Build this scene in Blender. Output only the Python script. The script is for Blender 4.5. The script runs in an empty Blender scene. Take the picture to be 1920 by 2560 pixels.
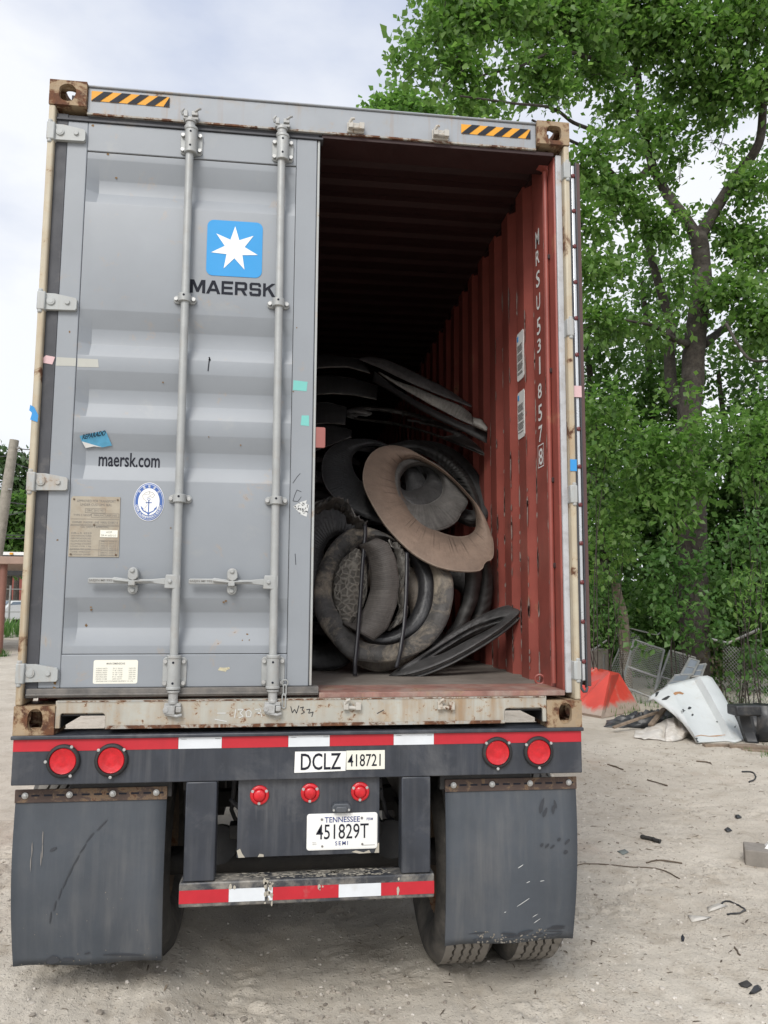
import bpy, bmesh, math, random
import numpy as np
from mathutils import Vector, Matrix, noise

random.seed(7)
rng = np.random.default_rng(7)
C = bpy.context.scene.collection
SC = bpy.context.scene
PI = math.pi
R = math.radians

# ------------------------------------------------------------------ camera
CAM = np.array([-0.1124, -3.4151, 1.795])
YAW, PITCH, ROLL, FPX = 0.1244, 0.1100, 0.0059, 1928.1
def cam_basis():
    f = np.array([math.sin(YAW)*math.cos(PITCH), math.cos(YAW)*math.cos(PITCH), math.sin(PITCH)])
    r = np.array([math.cos(YAW), -math.sin(YAW), 0.0]); u = np.cross(r, f)
    c, s = math.cos(ROLL), math.sin(ROLL)
    return np.array([c*r+s*u, -s*r+c*u, f])
BAS = cam_basis()
cd = bpy.data.cameras.new("camera"); cam = bpy.data.objects.new("camera", cd); C.objects.link(cam)
m = Matrix.Identity(4)
for i in range(3):
    m[i][0], m[i][1], m[i][2], m[i][3] = BAS[0][i], BAS[1][i], -BAS[2][i], CAM[i]
cam.matrix_world = m
cd.sensor_fit = 'AUTO'; cd.sensor_width = 36.0; cd.lens = FPX/2560*36.0
cd.clip_start = 0.05; cd.clip_end = 2000
SC.camera = cam
SC.view_settings.view_transform = 'Standard'; SC.view_settings.look = 'None'
SC.view_settings.exposure = 0.55; SC.view_settings.gamma = 1.0
SC.view_settings.use_curve_mapping = False

# ------------------------------------------------------------------ sky and sun
SUN_EL, SUN_ROT = R(43), R(204)
w = bpy.data.worlds.new("World"); SC.world = w; w.use_nodes = True
nt = w.node_tree; nt.nodes.clear()
N = nt.nodes.new; L = nt.links.new
out = N("ShaderNodeOutputWorld"); bg = N("ShaderNodeBackground"); bg.inputs[1].default_value = 0.07
sky = N("ShaderNodeTexSky"); sky.sky_type = 'NISHITA'; sky.sun_disc = False
sky.sun_elevation = SUN_EL; sky.sun_rotation = SUN_ROT; sky.air_density = 1.0; sky.dust_density = 2.0
tc = N("ShaderNodeTexCoord"); mp = N("ShaderNodeMapping"); mp.inputs["Scale"].default_value = (1, 1, 2.2)
nz = N("ShaderNodeTexNoise"); nz.inputs["Scale"].default_value = 1.7; nz.inputs["Detail"].default_value = 7; nz.inputs["Roughness"].default_value = .52
L(tc.outputs["Generated"], mp.inputs[0]); L(mp.outputs[0], nz.inputs["Vector"])
cr = N("ShaderNodeValToRGB")                        # cloud layer: grey-blue bellies to white
cr.color_ramp.elements[0].position = .40; cr.color_ramp.elements[0].color = (6.3, 7.0, 8.7, 1)
cr.color_ramp.elements[1].position = .60; cr.color_ramp.elements[1].color = (10.3, 10.5, 10.9, 1)
L(nz.outputs[0], cr.inputs[0])
sx = N("ShaderNodeSeparateXYZ"); L(tc.outputs["Generated"], sx.inputs[0])
mr = N("ShaderNodeMapRange"); mr.inputs[1].default_value = 0.0; mr.inputs[2].default_value = .42
mr.inputs[3].default_value = .85; mr.inputs[4].default_value = 0.0
L(sx.outputs[2], mr.inputs[0])
mh = N("ShaderNodeMix"); mh.data_type = 'RGBA'; L(mr.outputs[0], mh.inputs[0]); L(cr.outputs[0], mh.inputs[6])
mh.inputs[7].default_value = (10.2, 10.4, 10.7, 1)
mx = N("ShaderNodeMix"); mx.data_type = 'RGBA'; mx.inputs[0].default_value = .9
# the overcast is brightest round the hidden sun, high behind the camera
vd = N("ShaderNodeVectorMath"); vd.operation = 'DOT_PRODUCT'; L(tc.outputs["Generated"], vd.inputs[0])
vd.inputs[1].default_value = (math.sin(SUN_ROT)*math.cos(SUN_EL), math.cos(SUN_ROT)*math.cos(SUN_EL), math.sin(SUN_EL))
m1 = N("ShaderNodeMath"); m1.operation = 'MAXIMUM'; m1.inputs[1].default_value = 0; L(vd.outputs["Value"], m1.inputs[0])
m2 = N("ShaderNodeMath"); m2.operation = 'POWER'; m2.inputs[1].default_value = 4; L(m1.outputs[0], m2.inputs[0])
gl = N("ShaderNodeMix"); gl.data_type = 'RGBA'; gl.blend_type = 'ADD'; gl.clamp_factor = False; L(m2.outputs[0], gl.inputs[0]); L(mh.outputs[2], gl.inputs[6]); gl.inputs[7].default_value = (9, 8.7, 8.2, 1)
L(sky.outputs[0], mx.inputs[6]); L(gl.outputs[2], mx.inputs[7]); L(mx.outputs[2], bg.inputs[0]); L(bg.outputs[0], out.inputs[0])

sd = bpy.data.lights.new("sun", 'SUN'); sd.energy = 1.5; sd.angle = R(22); sd.color = (1, .97, .92)
so = bpy.data.objects.new("sun", sd); C.objects.link(so)
sdir = Vector((math.sin(SUN_ROT)*math.cos(SUN_EL), math.cos(SUN_ROT)*math.cos(SUN_EL), math.sin(SUN_EL)))
so.rotation_euler = sdir.to_track_quat('Z', 'Y').to_euler(); so.location = sdir*50

# ------------------------------------------------------------------ helpers
def ray(u, v):
    d = BAS.T @ np.array([(u-960)/FPX, -(v-1280)/FPX, 1.0]); return d
def at(u, v, Y):                     # photograph pixel -> point on the plane y = Y
    d = ray(u, v); t = (Y-CAM[1])/d[1]; return CAM + t*d
def at_plane(u, v, P, n):
    d = ray(u, v); t = np.dot(np.asarray(P)-CAM, n)/np.dot(d, n); return CAM + t*d
z3 = lambda a, b: (740+a*760/1659, 850+b*760/1659)
z7 = lambda a, b: (1400+a*520/1534, 1450+b*520/1534)
z8 = lambda a, b: (900+a*1020/1659, b*1000/1626)

def origin_of(o):
    p = Vector((0, 0, 0))
    while o is not None:
        p += o.location; o = o.parent
    return p

def tag(o, label=None, cat=None, group=None, kind=None):
    if label: o['label'] = label
    if cat: o['category'] = cat
    if group: o['group'] = group
    if kind: o['kind'] = kind
    return o

def thing(name, label, cat, loc=(0, 0, 0), group=None):
    o = bpy.data.objects.new(name, None); C.objects.link(o); o.location = loc
    o.empty_display_size = .1
    return tag(o, label, cat, group)

class MB:
    def __init__(s): s.v = []; s.f = []; s.uv = {}
    def add(s, vs, fs, uv=None):
        b = len(s.v); s.v += [tuple(map(float, q)) for q in vs]
        for i, f in enumerate(fs):
            if uv is not None: s.uv[len(s.f)] = [uv[k] for k in f]
            s.f.append([b+k for k in f])
        return s
    def box(s, x0, x1, y0, y1, z0, z1, rot=None, piv=None):
        vs = [(x, y, z) for x in (x0, x1) for y in (y0, y1) for z in (z0, z1)]
        if rot is not None:
            pv = Vector(piv if piv is not None else ((x0+x1)/2, (y0+y1)/2, (z0+z1)/2))
            vs = [tuple(rot @ (Vector(q)-pv) + pv) for q in vs]
        return s.add(vs, [(0, 1, 3, 2), (4, 6, 7, 5), (0, 4, 5, 1), (2, 3, 7, 6), (0, 2, 6, 4), (1, 5, 7, 3)])
    def prism(s, pts, a0, a1, axis='y'):      # pts (x,z) for y, (y,z) for x, (x,y) for z
        n = len(pts)
        def mk(p, a): return (p[0], a, p[1]) if axis == 'y' else ((a, p[0], p[1]) if axis == 'x' else (p[0], p[1], a))
        vs = [mk(p, a0) for p in pts]+[mk(p, a1) for p in pts]
        return s.add(vs, [list(range(n)), list(range(2*n-1, n-1, -1))]+[(i, i+n, (i+1) % n+n, (i+1) % n) for i in range(n)])
    def tube(s, pts, rad, n=10, cap=True, closed=False):
        pts = [Vector(p) for p in pts]; k = len(pts)
        if not hasattr(rad, '__len__'): rad = [rad]*k
        vs = []; up = None
        for i, p in enumerate(pts):
            if closed: d = pts[(i+1) % k]-pts[i-1]
            else: d = pts[min(i+1, k-1)]-pts[max(i-1, 0)]
            d = d.normalized() if d.length > 1e-9 else Vector((0, 0, 1))
            if up is None: up = Vector((0, 0, 1)) if abs(d.z) < .9 else Vector((1, 0, 0))
            a = (up-d*up.dot(d)).normalized(); b = d.cross(a); up = a
            for j in range(n):
                t = 2*PI*j/n; vs.append(p+(a*math.cos(t)+b*math.sin(t))*rad[i])
        fs = []
        for i in range(k if closed else k-1):
            i2 = (i+1) % k
            for j in range(n): fs.append((i*n+j, i*n+(j+1) % n, i2*n+(j+1) % n, i2*n+j))
        if cap and not closed: fs += [list(range(n-1, -1, -1)), [(k-1)*n+j for j in range(n)]]
        return s.add(vs, fs)
    def cyl(s, p0, p1, r0, r1=None, n=18): return s.tube([p0, p1], [r0, r0 if r1 is None else r1], n)
    def lathe(s, prof, c, ax, n=48, closed=False):     # prof (r,h) along the axis ax through c
        ax = Vector(ax).normalized(); t = Vector((0, 0, 1)) if abs(ax.z) < .9 else Vector((1, 0, 0))
        a = (t-ax*t.dot(ax)).normalized(); b = ax.cross(a); c = Vector(c); k = len(prof); vs = []; uv = []
        for (r, h) in prof:
            for j in range(n):
                th = 2*PI*j/n; vs.append(c+ax*h+(a*math.cos(th)+b*math.sin(th))*r)
        fs = [(i*n+j, i*n+(j+1) % n, ((i+1) % k)*n+(j+1) % n, ((i+1) % k)*n+j) for i in range(k if closed else k-1) for j in range(n)]
        return s.add(vs, fs)
    def grid(s, P, closed_u=False):               # P[i][j] points
        n, k = len(P), len(P[0]); vs = [q for row in P for q in row]
        fs = [(i*k+j, i*k+j+1, ((i+1) % n)*k+j+1, ((i+1) % n)*k+j) for i in range(n if closed_u else n-1) for j in range(k-1)]
        return s.add(vs, fs)
    def build(s, name, mat, parent=None, loc=None, bevel=0, ang=35, recalc=True, seg=2, smooth=True):
        me = bpy.data.meshes.new(name)
        o = bpy.data.objects.new(name, me); C.objects.link(o)
        if parent is not None: o.parent = parent; off = origin_of(parent)
        elif loc is not None: o.location = loc; off = Vector(loc)
        else: off = Vector((0, 0, 0))
        me.from_pydata([(q[0]-off.x, q[1]-off.y, q[2]-off.z) for q in s.v], [], s.f)
        if s.uv:
            ul = me.uv_layers.new(name="UVMap")
            for p in me.polygons:
                if p.index in s.uv:
                    for li, c in zip(p.loop_indices, s.uv[p.index]): ul.data[li].uv = c
        if recalc:
            bm = bmesh.new(); bm.from_mesh(me); bmesh.ops.recalc_face_normals(bm, faces=bm.faces); bm.to_mesh(me); bm.free()
        if smooth: me.shade_smooth(); me.set_sharp_from_angle(angle=R(ang))
        if mat is not None: me.materials.append(mat)
        if bevel:
            b = o.modifiers.new("bevel", 'BEVEL'); b.width = bevel; b.segments = seg; b.limit_method = 'ANGLE'; b.angle_limit = R(40)
        return o

def solidify(o, t, off=-1):
    md = o.modifiers.new("thick", 'SOLIDIFY'); md.thickness = t; md.offset = off; return o

# ------------------------------------------------------------------ materials
def principled(name):
    mt = bpy.data.materials.new(name); mt.use_nodes = True
    t = mt.node_tree; b = t.nodes["Principled BSDF"]; return mt, t, b
def mixn(t, fac, a, b, bt='MIX'):
    n = t.nodes.new("ShaderNodeMix"); n.data_type = 'RGBA'; n.blend_type = bt
    for i, x in ((0, fac), (6, a), (7, b)):
        if isinstance(x, (int, float)): n.inputs[i].default_value = x
        elif isinstance(x, tuple): n.inputs[i].default_value = x if len(x) == 4 else (*x, 1)
        else: t.links.new(x, n.inputs[i])
    return n.outputs[2]
def noisen(t, scale, detail=6, rough=.6, vec=None, stretch=None, dist=0, coord='Object'):
    n = t.nodes.new("ShaderNodeTexNoise"); n.inputs["Scale"].default_value = scale; n.inputs["Detail"].default_value = detail
    n.inputs["Roughness"].default_value = rough; n.inputs["Distortion"].default_value = dist
    c = t.nodes.new("ShaderNodeTexCoord"); v = vec or c.outputs[coord]
    if stretch:
        m_ = t.nodes.new("ShaderNodeMapping"); m_.inputs["Scale"].default_value = stretch; t.links.new(v, m_.inputs[0]); v = m_.outputs[0]
    t.links.new(v, n.inputs["Vector"]); return n.outputs[0]
def ramp(t, x, p0, p1, c0=0.0, c1=1.0):
    n = t.nodes.new("ShaderNodeMapRange"); t.links.new(x, n.inputs[0])
    for i, q in ((1, p0), (2, p1), (3, c0), (4, c1)): n.inputs[i].default_value = q
    return n.outputs[0]
def mathn(t, op, a, b=None):
    n = t.nodes.new("ShaderNodeMath"); n.operation = op; n.use_clamp = False
    for i, x in enumerate((a, b)):
        if x is None: continue
        if isinstance(x, (int, float)): n.inputs[i].default_value = x
        else: t.links.new(x, n.inputs[i])
    return n.outputs[0]
def bumpn(t, b, h, strength=.3, dist=.01):
    n = t.nodes.new("ShaderNodeBump"); n.inputs["Strength"].default_value = strength; n.inputs["Distance"].default_value = dist
    t.links.new(h, n.inputs["Height"]); t.links.new(n.outputs[0], b.inputs["Normal"]); return n

RUST = (.16, .065, .028); RUSTD = (.06, .026, .016)
def mk(name, col, rough=.5, metal=0.0, var=.12, vscale=4, bump=.0, bscale=60, rust=0.0, rscale=7, streak=0.0, dirt=0.0, dcol=(.30, .26, .21), dscale=5, spec=.5, rustcol=RUST, scol=(.27, .155, .065)):
    """Painted or plain surface: a colour with mottling, optional rust blotches, run-down streaks and dust."""
    mt, t, b = principled(name)
    c2 = tuple(max(0, x*(1-var)) for x in col); c1 = tuple(min(1, x*(1+var)) for x in col)
    x = mixn(t, ramp(t, noisen(t, vscale, 8, .62), .3, .7), c2, c1)
    r = None
    if dirt:
        dm = ramp(t, noisen(t, dscale, 9, .68, dist=.3), .62-dirt*.45, .78-dirt*.25)
        dm2 = mathn(t, 'MULTIPLY', dm, .75); x = mixn(t, dm2, x, dcol)
    if streak:
        sm = mathn(t, 'MULTIPLY', ramp(t, noisen(t, 1, 5, .6, stretch=(28, 28, 1.6)), .60-streak*.3, .85-streak*.2), ramp(t, noisen(t, 2.2, 4, .6), .35, .65))
        sm = mathn(t, 'MULTIPLY', sm, .8)
        x = mixn(t, sm, x, scol)
    if rust:
        nn = noisen(t, rscale, 10, .7, dist=.4)
        rm = ramp(t, nn, .70-rust*.38, .74-rust*.32)
        halo = ramp(t, nn, .62-rust*.38, .74-rust*.34)
        x = mixn(t, mathn(t, 'MULTIPLY', halo, .45), x, (.40, .27, .14))
        rc = mixn(t, ramp(t, noisen(t, 26, 8, .7), .35, .65), RUSTD, rustcol)
        x = mixn(t, rm, x, rc); r = rm
    t.links.new(x, b.inputs["Base Color"])
    if r is not None: t.links.new(ramp(t, r, 0, 1, rough, .88), b.inputs["Roughness"])
    else: t.links.new(ramp(t, noisen(t, vscale*3, 6, .6), .3, .7, max(0, rough-.07), min(1, rough+.07)), b.inputs["Roughness"])
    b.inputs["Metallic"].default_value = metal
    b.inputs["Specular IOR Level"].default_value = spec
    if bump: bumpn(t, b, noisen(t, bscale, 6, .65), bump, .004)
    return mt

M = {}
M['grey'] = mk('container_grey_paint', (.252, .272, .296), .46, var=.05, vscale=3, bump=.05, bscale=25, rust=.03, rscale=9, dirt=.06, dcol=(.30, .31, .31))
M['grey_hdr'] = mk('header_grey_paint', (.29, .31, .335), .48, var=.07, rust=.12, rscale=6, streak=.25, dirt=.1)
M['sill'] = mk('sill_grey_paint', (.40, .40, .36), .5, var=.1, rust=.30, rscale=26, streak=.95, bump=.15, bscale=40, dirt=.1, dcol=(.42, .36, .27))
M['edge_rust'] = mk('rusted_edge', (.34, .35, .34), .7, var=.15, rust=.62, rscale=16, bump=.3, streak=.4)
M['casting'] = mk('casting_rust', (.31, .235, .155), .75, var=.22, rust=.60, rscale=9, bump=.5, bscale=45, streak=.3)
M['tan'] = mk('post_tan_paint', (.46, .41, .31), .55, var=.12, rust=.36, rscale=5, streak=.7, bump=.1)
M['lug'] = mk('lug_grey_paint', (.37, .385, .38), .5, var=.1, rust=.2, rscale=9, streak=.3)
M['postgrey'] = mk('post_grey_paint', (.45, .46, .48), .55, var=.08, rust=.05, dirt=.25, dcol=(.28, .27, .27), dscale=14)
M['steel'] = mk('galvanised_rod', (.35, .36, .355), .48, .15, var=.12, vscale=9, bump=.12, bscale=70, dirt=.2, dcol=(.33, .31, .28), dscale=12)
M['steeld'] = mk('galvanised_cast', (.36, .365, .36), .55, .15, var=.2, vscale=20, bump=.35, bscale=90, dirt=.3, dcol=(.25, .23, .21), dscale=18)
M['keeper'] = mk('keeper_paint', (.44, .42, .38), .6, var=.15, rust=.3, rscale=14, bump=.4)
M['bolt'] = mk('zinc_bolt', (.45, .45, .44), .42, .5, var=.2, vscale=40, bump=.2)
M['gasket'] = mk('gasket_rubber', (.052, .054, .062), .62, var=.2, vscale=6, bump=.15, dirt=.12, dcol=(.13, .125, .12), dscale=9)
M['gasket_low'] = mk('gasket_worn_rubber', (.11, .105, .10), .7, var=.3, vscale=12, bump=.4, dirt=.5, dcol=(.20, .18, .16), dscale=14)
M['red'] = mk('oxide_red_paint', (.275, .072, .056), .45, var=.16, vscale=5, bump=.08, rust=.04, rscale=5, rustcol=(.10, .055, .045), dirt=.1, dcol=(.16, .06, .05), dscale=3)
M['red_shaded'] = mk('shaded_red_paint', (.028, .0100, .0095), .6, var=.15)  # the wall red again, with the dim interior's shade put into the colour
M['redbrown'] = mk('door_edge_paint', (.085, .045, .042), .55, var=.12, bump=.1)
M['rivet'] = mk('rivet_red', (.13, .028, .03), .4, var=.1)
M['aluminium'] = mk('retainer_strip', (.62, .64, .66), .32, .65, var=.1, vscale=6)
M['black'] = mk('chassis_black_paint', (.031, .036, .047), .42, var=.25, vscale=6, bump=.12, bscale=35, dirt=.2, dcol=(.105, .108, .115), dscale=4, streak=.55, scol=(.10, .103, .11))
M['blackd'] = mk('chassis_dark_steel', (.018, .018, .019), .65, var=.3, dirt=.2, dcol=(.05, .045, .04), bump=.3)
M['blackmud'] = mk('bar_black_paint', (.04, .043, .05), .5, var=.25, vscale=8, bump=.2, dirt=.42, dcol=(.36, .33, .28), dscale=9)
M['flap'] = mk('mud_flap_rubber', (.060, .070, .084), .5, var=.16, vscale=3, bump=.12, bscale=30, dirt=.3, dcol=(.088, .092, .10), dscale=2.2, streak=.5, scol=(.115, .118, .122))
M['flapbar'] = mk('flap_bar_rust', (.078, .052, .043), .8, var=.3, rust=.3, rustcol=(.11, .055, .035), rscale=16, bump=.4)
M['tape_red'] = mk('reflective_red', (.46, .014, .026), .5, var=.08, vscale=14, dirt=.05, dcol=(.35, .2, .18))
M['tape_white'] = mk('reflective_white', (.66, .69, .72), .38, var=.05, vscale=14, dirt=.12, dcol=(.5, .49, .46))
M['white'] = mk('sticker_white', (.78, .78, .76), .45, var=.03, dirt=.08, dcol=(.62, .61, .58))
M['cream'] = mk('sticker_cream', (.76, .75, .66), .45, var=.03)
M['ink'] = mk('ink_black', (.018, .020, .028), .6, var=.05, spec=.12)
M['inkblue'] = mk('ink_blue', (.03, .05, .19), .6, var=.05, spec=.12)
M['greyink'] = mk('ink_grey', (.17, .16, .15), .6, var=.2)
M['chalk'] = mk('chalk_mark', (.58, .59, .58), .8, var=.1)
M['yellow'] = mk('hazard_yellow', (.70, .33, .04), .5, var=.05, spec=.2)
M['hazblack'] = mk('hazard_black', (.024, .027, .036), .55, var=.2, spec=.15)
M['logoblue'] = mk('emblem_blue', (.045, .30, .64), .5, var=.03, spec=.25)
M['sealblue'] = mk('seal_blue', (.05, .12, .36), .4, var=.05)
M['teal'] = mk('tape_teal', (.16, .48, .44), .45, var=.06)
M['bluetape'] = mk('tape_blue', (.03, .26, .60), .4, var=.08)
M['tapebeige'] = mk('tape_beige', (.42, .42, .38), .35, var=.05)
M['pink'] = mk('tape_pink', (.62, .42, .43), .45, var=.08)
M['redflag'] = mk('latch_red', (.30, .10, .085), .5, var=.08)
M['plateb'] = mk('data_plate_metal', (.36, .32, .255), .42, .35, var=.12, vscale=9, dirt=.25, dcol=(.26, .185, .12), dscale=6)
M['wood'] = mk('floor_ply', (.165, .145, .125), .75, var=.25, vscale=5, bump=.3, dirt=.35, dcol=(.27, .25, .22), dscale=3)
M['sillplate'] = mk('threshold_plate', (.25, .13, .105), .62, var=.3, vscale=12, bump=.4, dirt=.4, dcol=(.33, .27, .23), dscale=8, rust=.2)
M['mud'] = mk('dried_mud', (.40, .37, .31), .95, var=.15, bump=.5)
M['tyre'] = mk('tyre_rubber', (.035, .034, .033), .8, var=.25, vscale=7, bump=.3, dirt=.4, dcol=(.16, .145, .125), dscale=4)
M['tread'] = mk('tyre_tread_dusty', (.20, .185, .165), .9, var=.2, bump=.3)
M['rim'] = mk('rim_dirty', (.10, .075, .055), .7, .2, var=.3, rust=.4, rscale=7)
def red_lens():
    mt, t, b = principled('lens_red'); 
    v = t.nodes.new("ShaderNodeTexVoronoi"); v.inputs["Scale"].default_value = 160
    c = t.nodes.new("ShaderNodeTexCoord"); t.links.new(c.outputs["Object"], v.inputs["Vector"])
    t.links.new(mixn(t, ramp(t, noisen(t, 30, 6, .7), .35, .65), (.42, .006, .012), (.62, .012, .022)), b.inputs["Base Color"]); b.inputs["Roughness"].default_value = .32
    b.inputs["Coat Weight"].default_value = .25; b.inputs["Coat Roughness"].default_value = .08
    bumpn(t, b, v.outputs[0], .15, .003); return mt
M['lens'] = red_lens()

def rubber(name, col, mud=.0, mudcol=(.30, .26, .21), ribs=.0, nrib=180, rough=.62, honey=False, crack=0.0, edge=.6, edgecol=None, lo=.45, hi=1.5, finef=.4):
    """Old tyre rubber; the UV runs round the piece (u) and from its outer edge to the bead (v)."""
    mt, t, b = principled(name)
    uv = t.nodes.new("ShaderNodeUVMap").outputs[0]
    base = mixn(t, ramp(t, noisen(t, 4, 9, .7, dist=.3), .36, .64), tuple(x*lo for x in col), tuple(min(1, x*hi) for x in col))
    fine = mixn(t, ramp(t, noisen(t, 1, 4, .6, vec=uv, stretch=(nrib, 1.2, 1)), .35, .65), tuple(x*.45 for x in col), tuple(min(1, x*1.45) for x in col))
    x = mixn(t, finef, base, fine)
    se = t.nodes.new("ShaderNodeSeparateXYZ"); t.links.new(uv, se.inputs[0])
    em = mathn(t, 'MULTIPLY', mathn(t, 'MAXIMUM', ramp(t, se.outputs[1], .012, .03, 1, 0), mathn(t, 'MULTIPLY', ramp(t, se.outputs[1], .95, .985), .7)), edge)
    em = mathn(t, 'MULTIPLY', em, ramp(t, noisen(t, 9, 6, .65), .35, .6, .15, 1))
    x = mixn(t, em, x, edgecol or tuple(min(.5, c*2.2+.10) for c in col))  # pale rim edges: wear plus a highlight painted into the colour
    hgt = noisen(t, 40, 6, .6)
    if crack:
        sp = t.nodes.new("ShaderNodeSeparateXYZ"); t.links.new(uv, sp.inputs[0])
        line = ramp(t, noisen(t, 1, 3, .5, vec=uv, stretch=(nrib*1.7, .6, 1)), .58, .66)
        zone = mathn(t, 'MULTIPLY', ramp(t, sp.outputs[1], .42, .70), ramp(t, sp.outputs[1], 1.0, .86))
        ck = mathn(t, 'MULTIPLY', mathn(t, 'MULTIPLY', line, zone), crack)
        x = mixn(t, ck, x, tuple(c*.16 for c in col))
        x = mixn(t, mathn(t, 'MULTIPLY', ramp(t, sp.outputs[1], .70, .95), .55), x, tuple(c*.35 for c in col))
        x = mixn(t, mathn(t, 'MULTIPLY', ramp(t, noisen(t, 70, 5, .7), .62, .70), .5), x, tuple(min(1, c*1.5) for c in col))
        hgt = mathn(t, 'SUBTRACT', hgt, ck)
    if honey:
        v = t.nodes.new("ShaderNodeTexVoronoi"); v.feature = 'DISTANCE_TO_EDGE'; v.inputs["Scale"].default_value = 27
        c = t.nodes.new("ShaderNodeTexCoord"); nv = t.nodes.new("ShaderNodeTexNoise"); nv.inputs["Scale"].default_value = 9; nv.inputs["Detail"].default_value = 4; t.links.new(c.outputs["Object"], nv.inputs["Vector"])
        va = t.nodes.new("ShaderNodeVectorMath"); va.operation = 'MULTIPLY_ADD'; t.links.new(nv.outputs["Color"], va.inputs[0]); va.inputs[1].default_value = (.05, .05, .05); t.links.new(c.outputs["Object"], va.inputs[2]); t.links.new(va.outputs[0], v.inputs["Vector"])
        wl = ramp(t, v.outputs[0], .04, .22, 1, 0)
        x = mixn(t, mathn(t, 'MULTIPLY', mathn(t, 'MULTIPLY', wl, .85), ramp(t, noisen(t, 14, 6, .7), .3, .6, .25, 1)), x, (.27, .25, .215)); hgt = mathn(t, 'ADD', hgt, mathn(t, 'MULTIPLY', wl, 2.0))
    if mud:
        mm = ramp(t, noisen(t, 6, 10, .72, dist=.5), .66-mud*.4, .74-mud*.28)
        x = mixn(t, mathn(t, 'MULTIPLY', mm, .85), x, mixn(t, noisen(t, 30, 6, .7), tuple(c*.6 for c in mudcol), mudcol))
        hgt = mathn(t, 'ADD', hgt, mm)
    if ribs:
        wv = t.nodes.new("ShaderNodeTexWave"); wv.inputs["Scale"].default_value = nrib/6.3; wv.inputs["Distortion"].default_value = .6
        wv.inputs["Detail"].default_value = 1
        t.links.new(uv, wv.inputs["Vector"]); hgt = mathn(t, 'ADD', hgt, mathn(t, 'MULTIPLY', wv.outputs[1], ribs))
        x = mixn(t, mathn(t, 'MULTIPLY', wv.outputs[1], .12+.2*min(1, ribs)), x, tuple(c*.45 for c in col))
    t.links.new(x, b.inputs["Base Color"]); b.inputs["Roughness"].default_value = rough
    bumpn(t, b, hgt, .55, .008); return mt

# ------------------------------------------------------------------ lettering
def text_geo(s, bold=0.0, spacing=1.0):
    """Blender's built-in face as flat polygons: returns vertices (x, y) and faces."""
    cu = bpy.data.curves.new("t", 'FONT'); cu.body = s; cu.size = 1; cu.offset = bold; cu.space_character = spacing
    cu.resolution_u = 3; cu.fill_mode = 'FRONT'
    ob = bpy.data.objects.new("t", cu); C.objects.link(ob)
    dg = bpy.context.evaluated_depsgraph_get(); me = bpy.data.meshes.new_from_object(ob.evaluated_get(dg))
    vs = np.array([v.co[:2] for v in me.vertices]) if len(me.vertices) else np.zeros((0, 2)); fs = [tuple(p.vertices) for p in me.polygons]
    bpy.data.objects.remove(ob); bpy.data.curves.remove(cu); bpy.data.meshes.remove(me)
    return vs, fs
def put_text(mb, s, p0, ex, ey, width, height, bold=0.0, spacing=1.0, shear=0.0):
    """Fit a line of text into the rectangle at p0 (lower left) spanned by ex*width, ey*height."""
    vs, fs = text_geo(s, bold, spacing)
    if not len(vs): return mb
    lo, hi = vs.min(0), vs.max(0); q = (vs-lo)/np.maximum(hi-lo, 1e-6)
    p0, ex, ey = (np.asarray(a, float) for a in (p0, ex, ey))
    return mb.add([p0+ex*(a*width+shear*b*height)+ey*b*height for a, b in q], fs)
X1, Y1, Z1 = (1, 0, 0), (0, 1, 0), (0, 0, 1)
def scribble(mb, pts, y, wd=.003):
    """A hand-drawn stroke on a surface at depth y."""
    for (a, b) in zip(pts, pts[1:]):
        a, b = np.array(a), np.array(b); d = b-a; n = np.array([-d[1], d[0]])/max(np.linalg.norm(d), 1e-6)*wd/2
        mb.add([(p[0], y, p[1]) for p in (a-n, b-n, b+n, a+n)], [(0, 1, 2, 3)])
# =================================================================== ground
def ground_h(x, y):
    h = 0.0
    h += .030*noise.noise(Vector((x*.55, y*.55, 3.1))) + .014*noise.noise(Vector((x*1.9, y*1.9, 7.7)))
    h += .011*noise.noise(Vector((x*6, y*6, 1.3))) + .007*noise.noise(Vector((x*15, y*15, 5.3)))
    d = noise.noise(Vector((x*2.4+9, y*2.4, 2.2)))
    if d > .12: h += (d-.12)*.06*noise.noise(Vector((x*22, y*22, 8.8)))        # churned clods
    # wheel tracks running out behind the trailer
    for xc, wd in ((.76, .13), (1.09, .13), (-.76, .13), (-1.09, .13)):
        xx = x-xc-.10*(max(0, .6-y)**1.5)*.35
        if abs(xx) < wd and y < 3:
            h += (-.016*(1-(xx/wd)**2)+(.0085*math.cos(xx*2*PI/.075) if abs(xx) < wd-.02 else .004))*(.6+.4*noise.noise(Vector((x, y*1.3, 5))))
    q = min(1, max(0, (-.30-x)/.35)); h += 0.14*q*q*(3-2*q)*max(0, 1-max(0, abs(y-.2)-1.2)/3)
    g = math.exp(-((x+1.9)**2*1.2+(y-.2)**2*.08)); h += .03*g
    f = 1.0
    r = math.hypot(x-.2, y+.5)
    f = 1 if r < 9 else max(.3, 1-(r-9)/30)
    return h*f
def axis(lo, hi, c, fine, grow, maxd):
    a = [c]; d = fine
    while a[-1] < hi:
        if abs(a[-1]-c) > 2.7: d = min(d*grow, maxd)
        a.append(a[-1]+d)
    b = [c]; d = fine
    while b[-1] > lo:
        if abs(b[-1]-c) > 2.7: d = min(d*grow, maxd)
        b.append(b[-1]-d)
    return b[:0:-1]+a
ax_ = axis(-420, 420, .2, .019, 1.035, 40); ay_ = axis(-60, 700, .2, .019, 1.035, 40)
GV = [(x, y, ground_h(x, y) if (-12 < x < 18 and -8 < y < 30) else 0.0) for x in ax_ for y in ay_]
ny = len(ay_)
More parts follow.
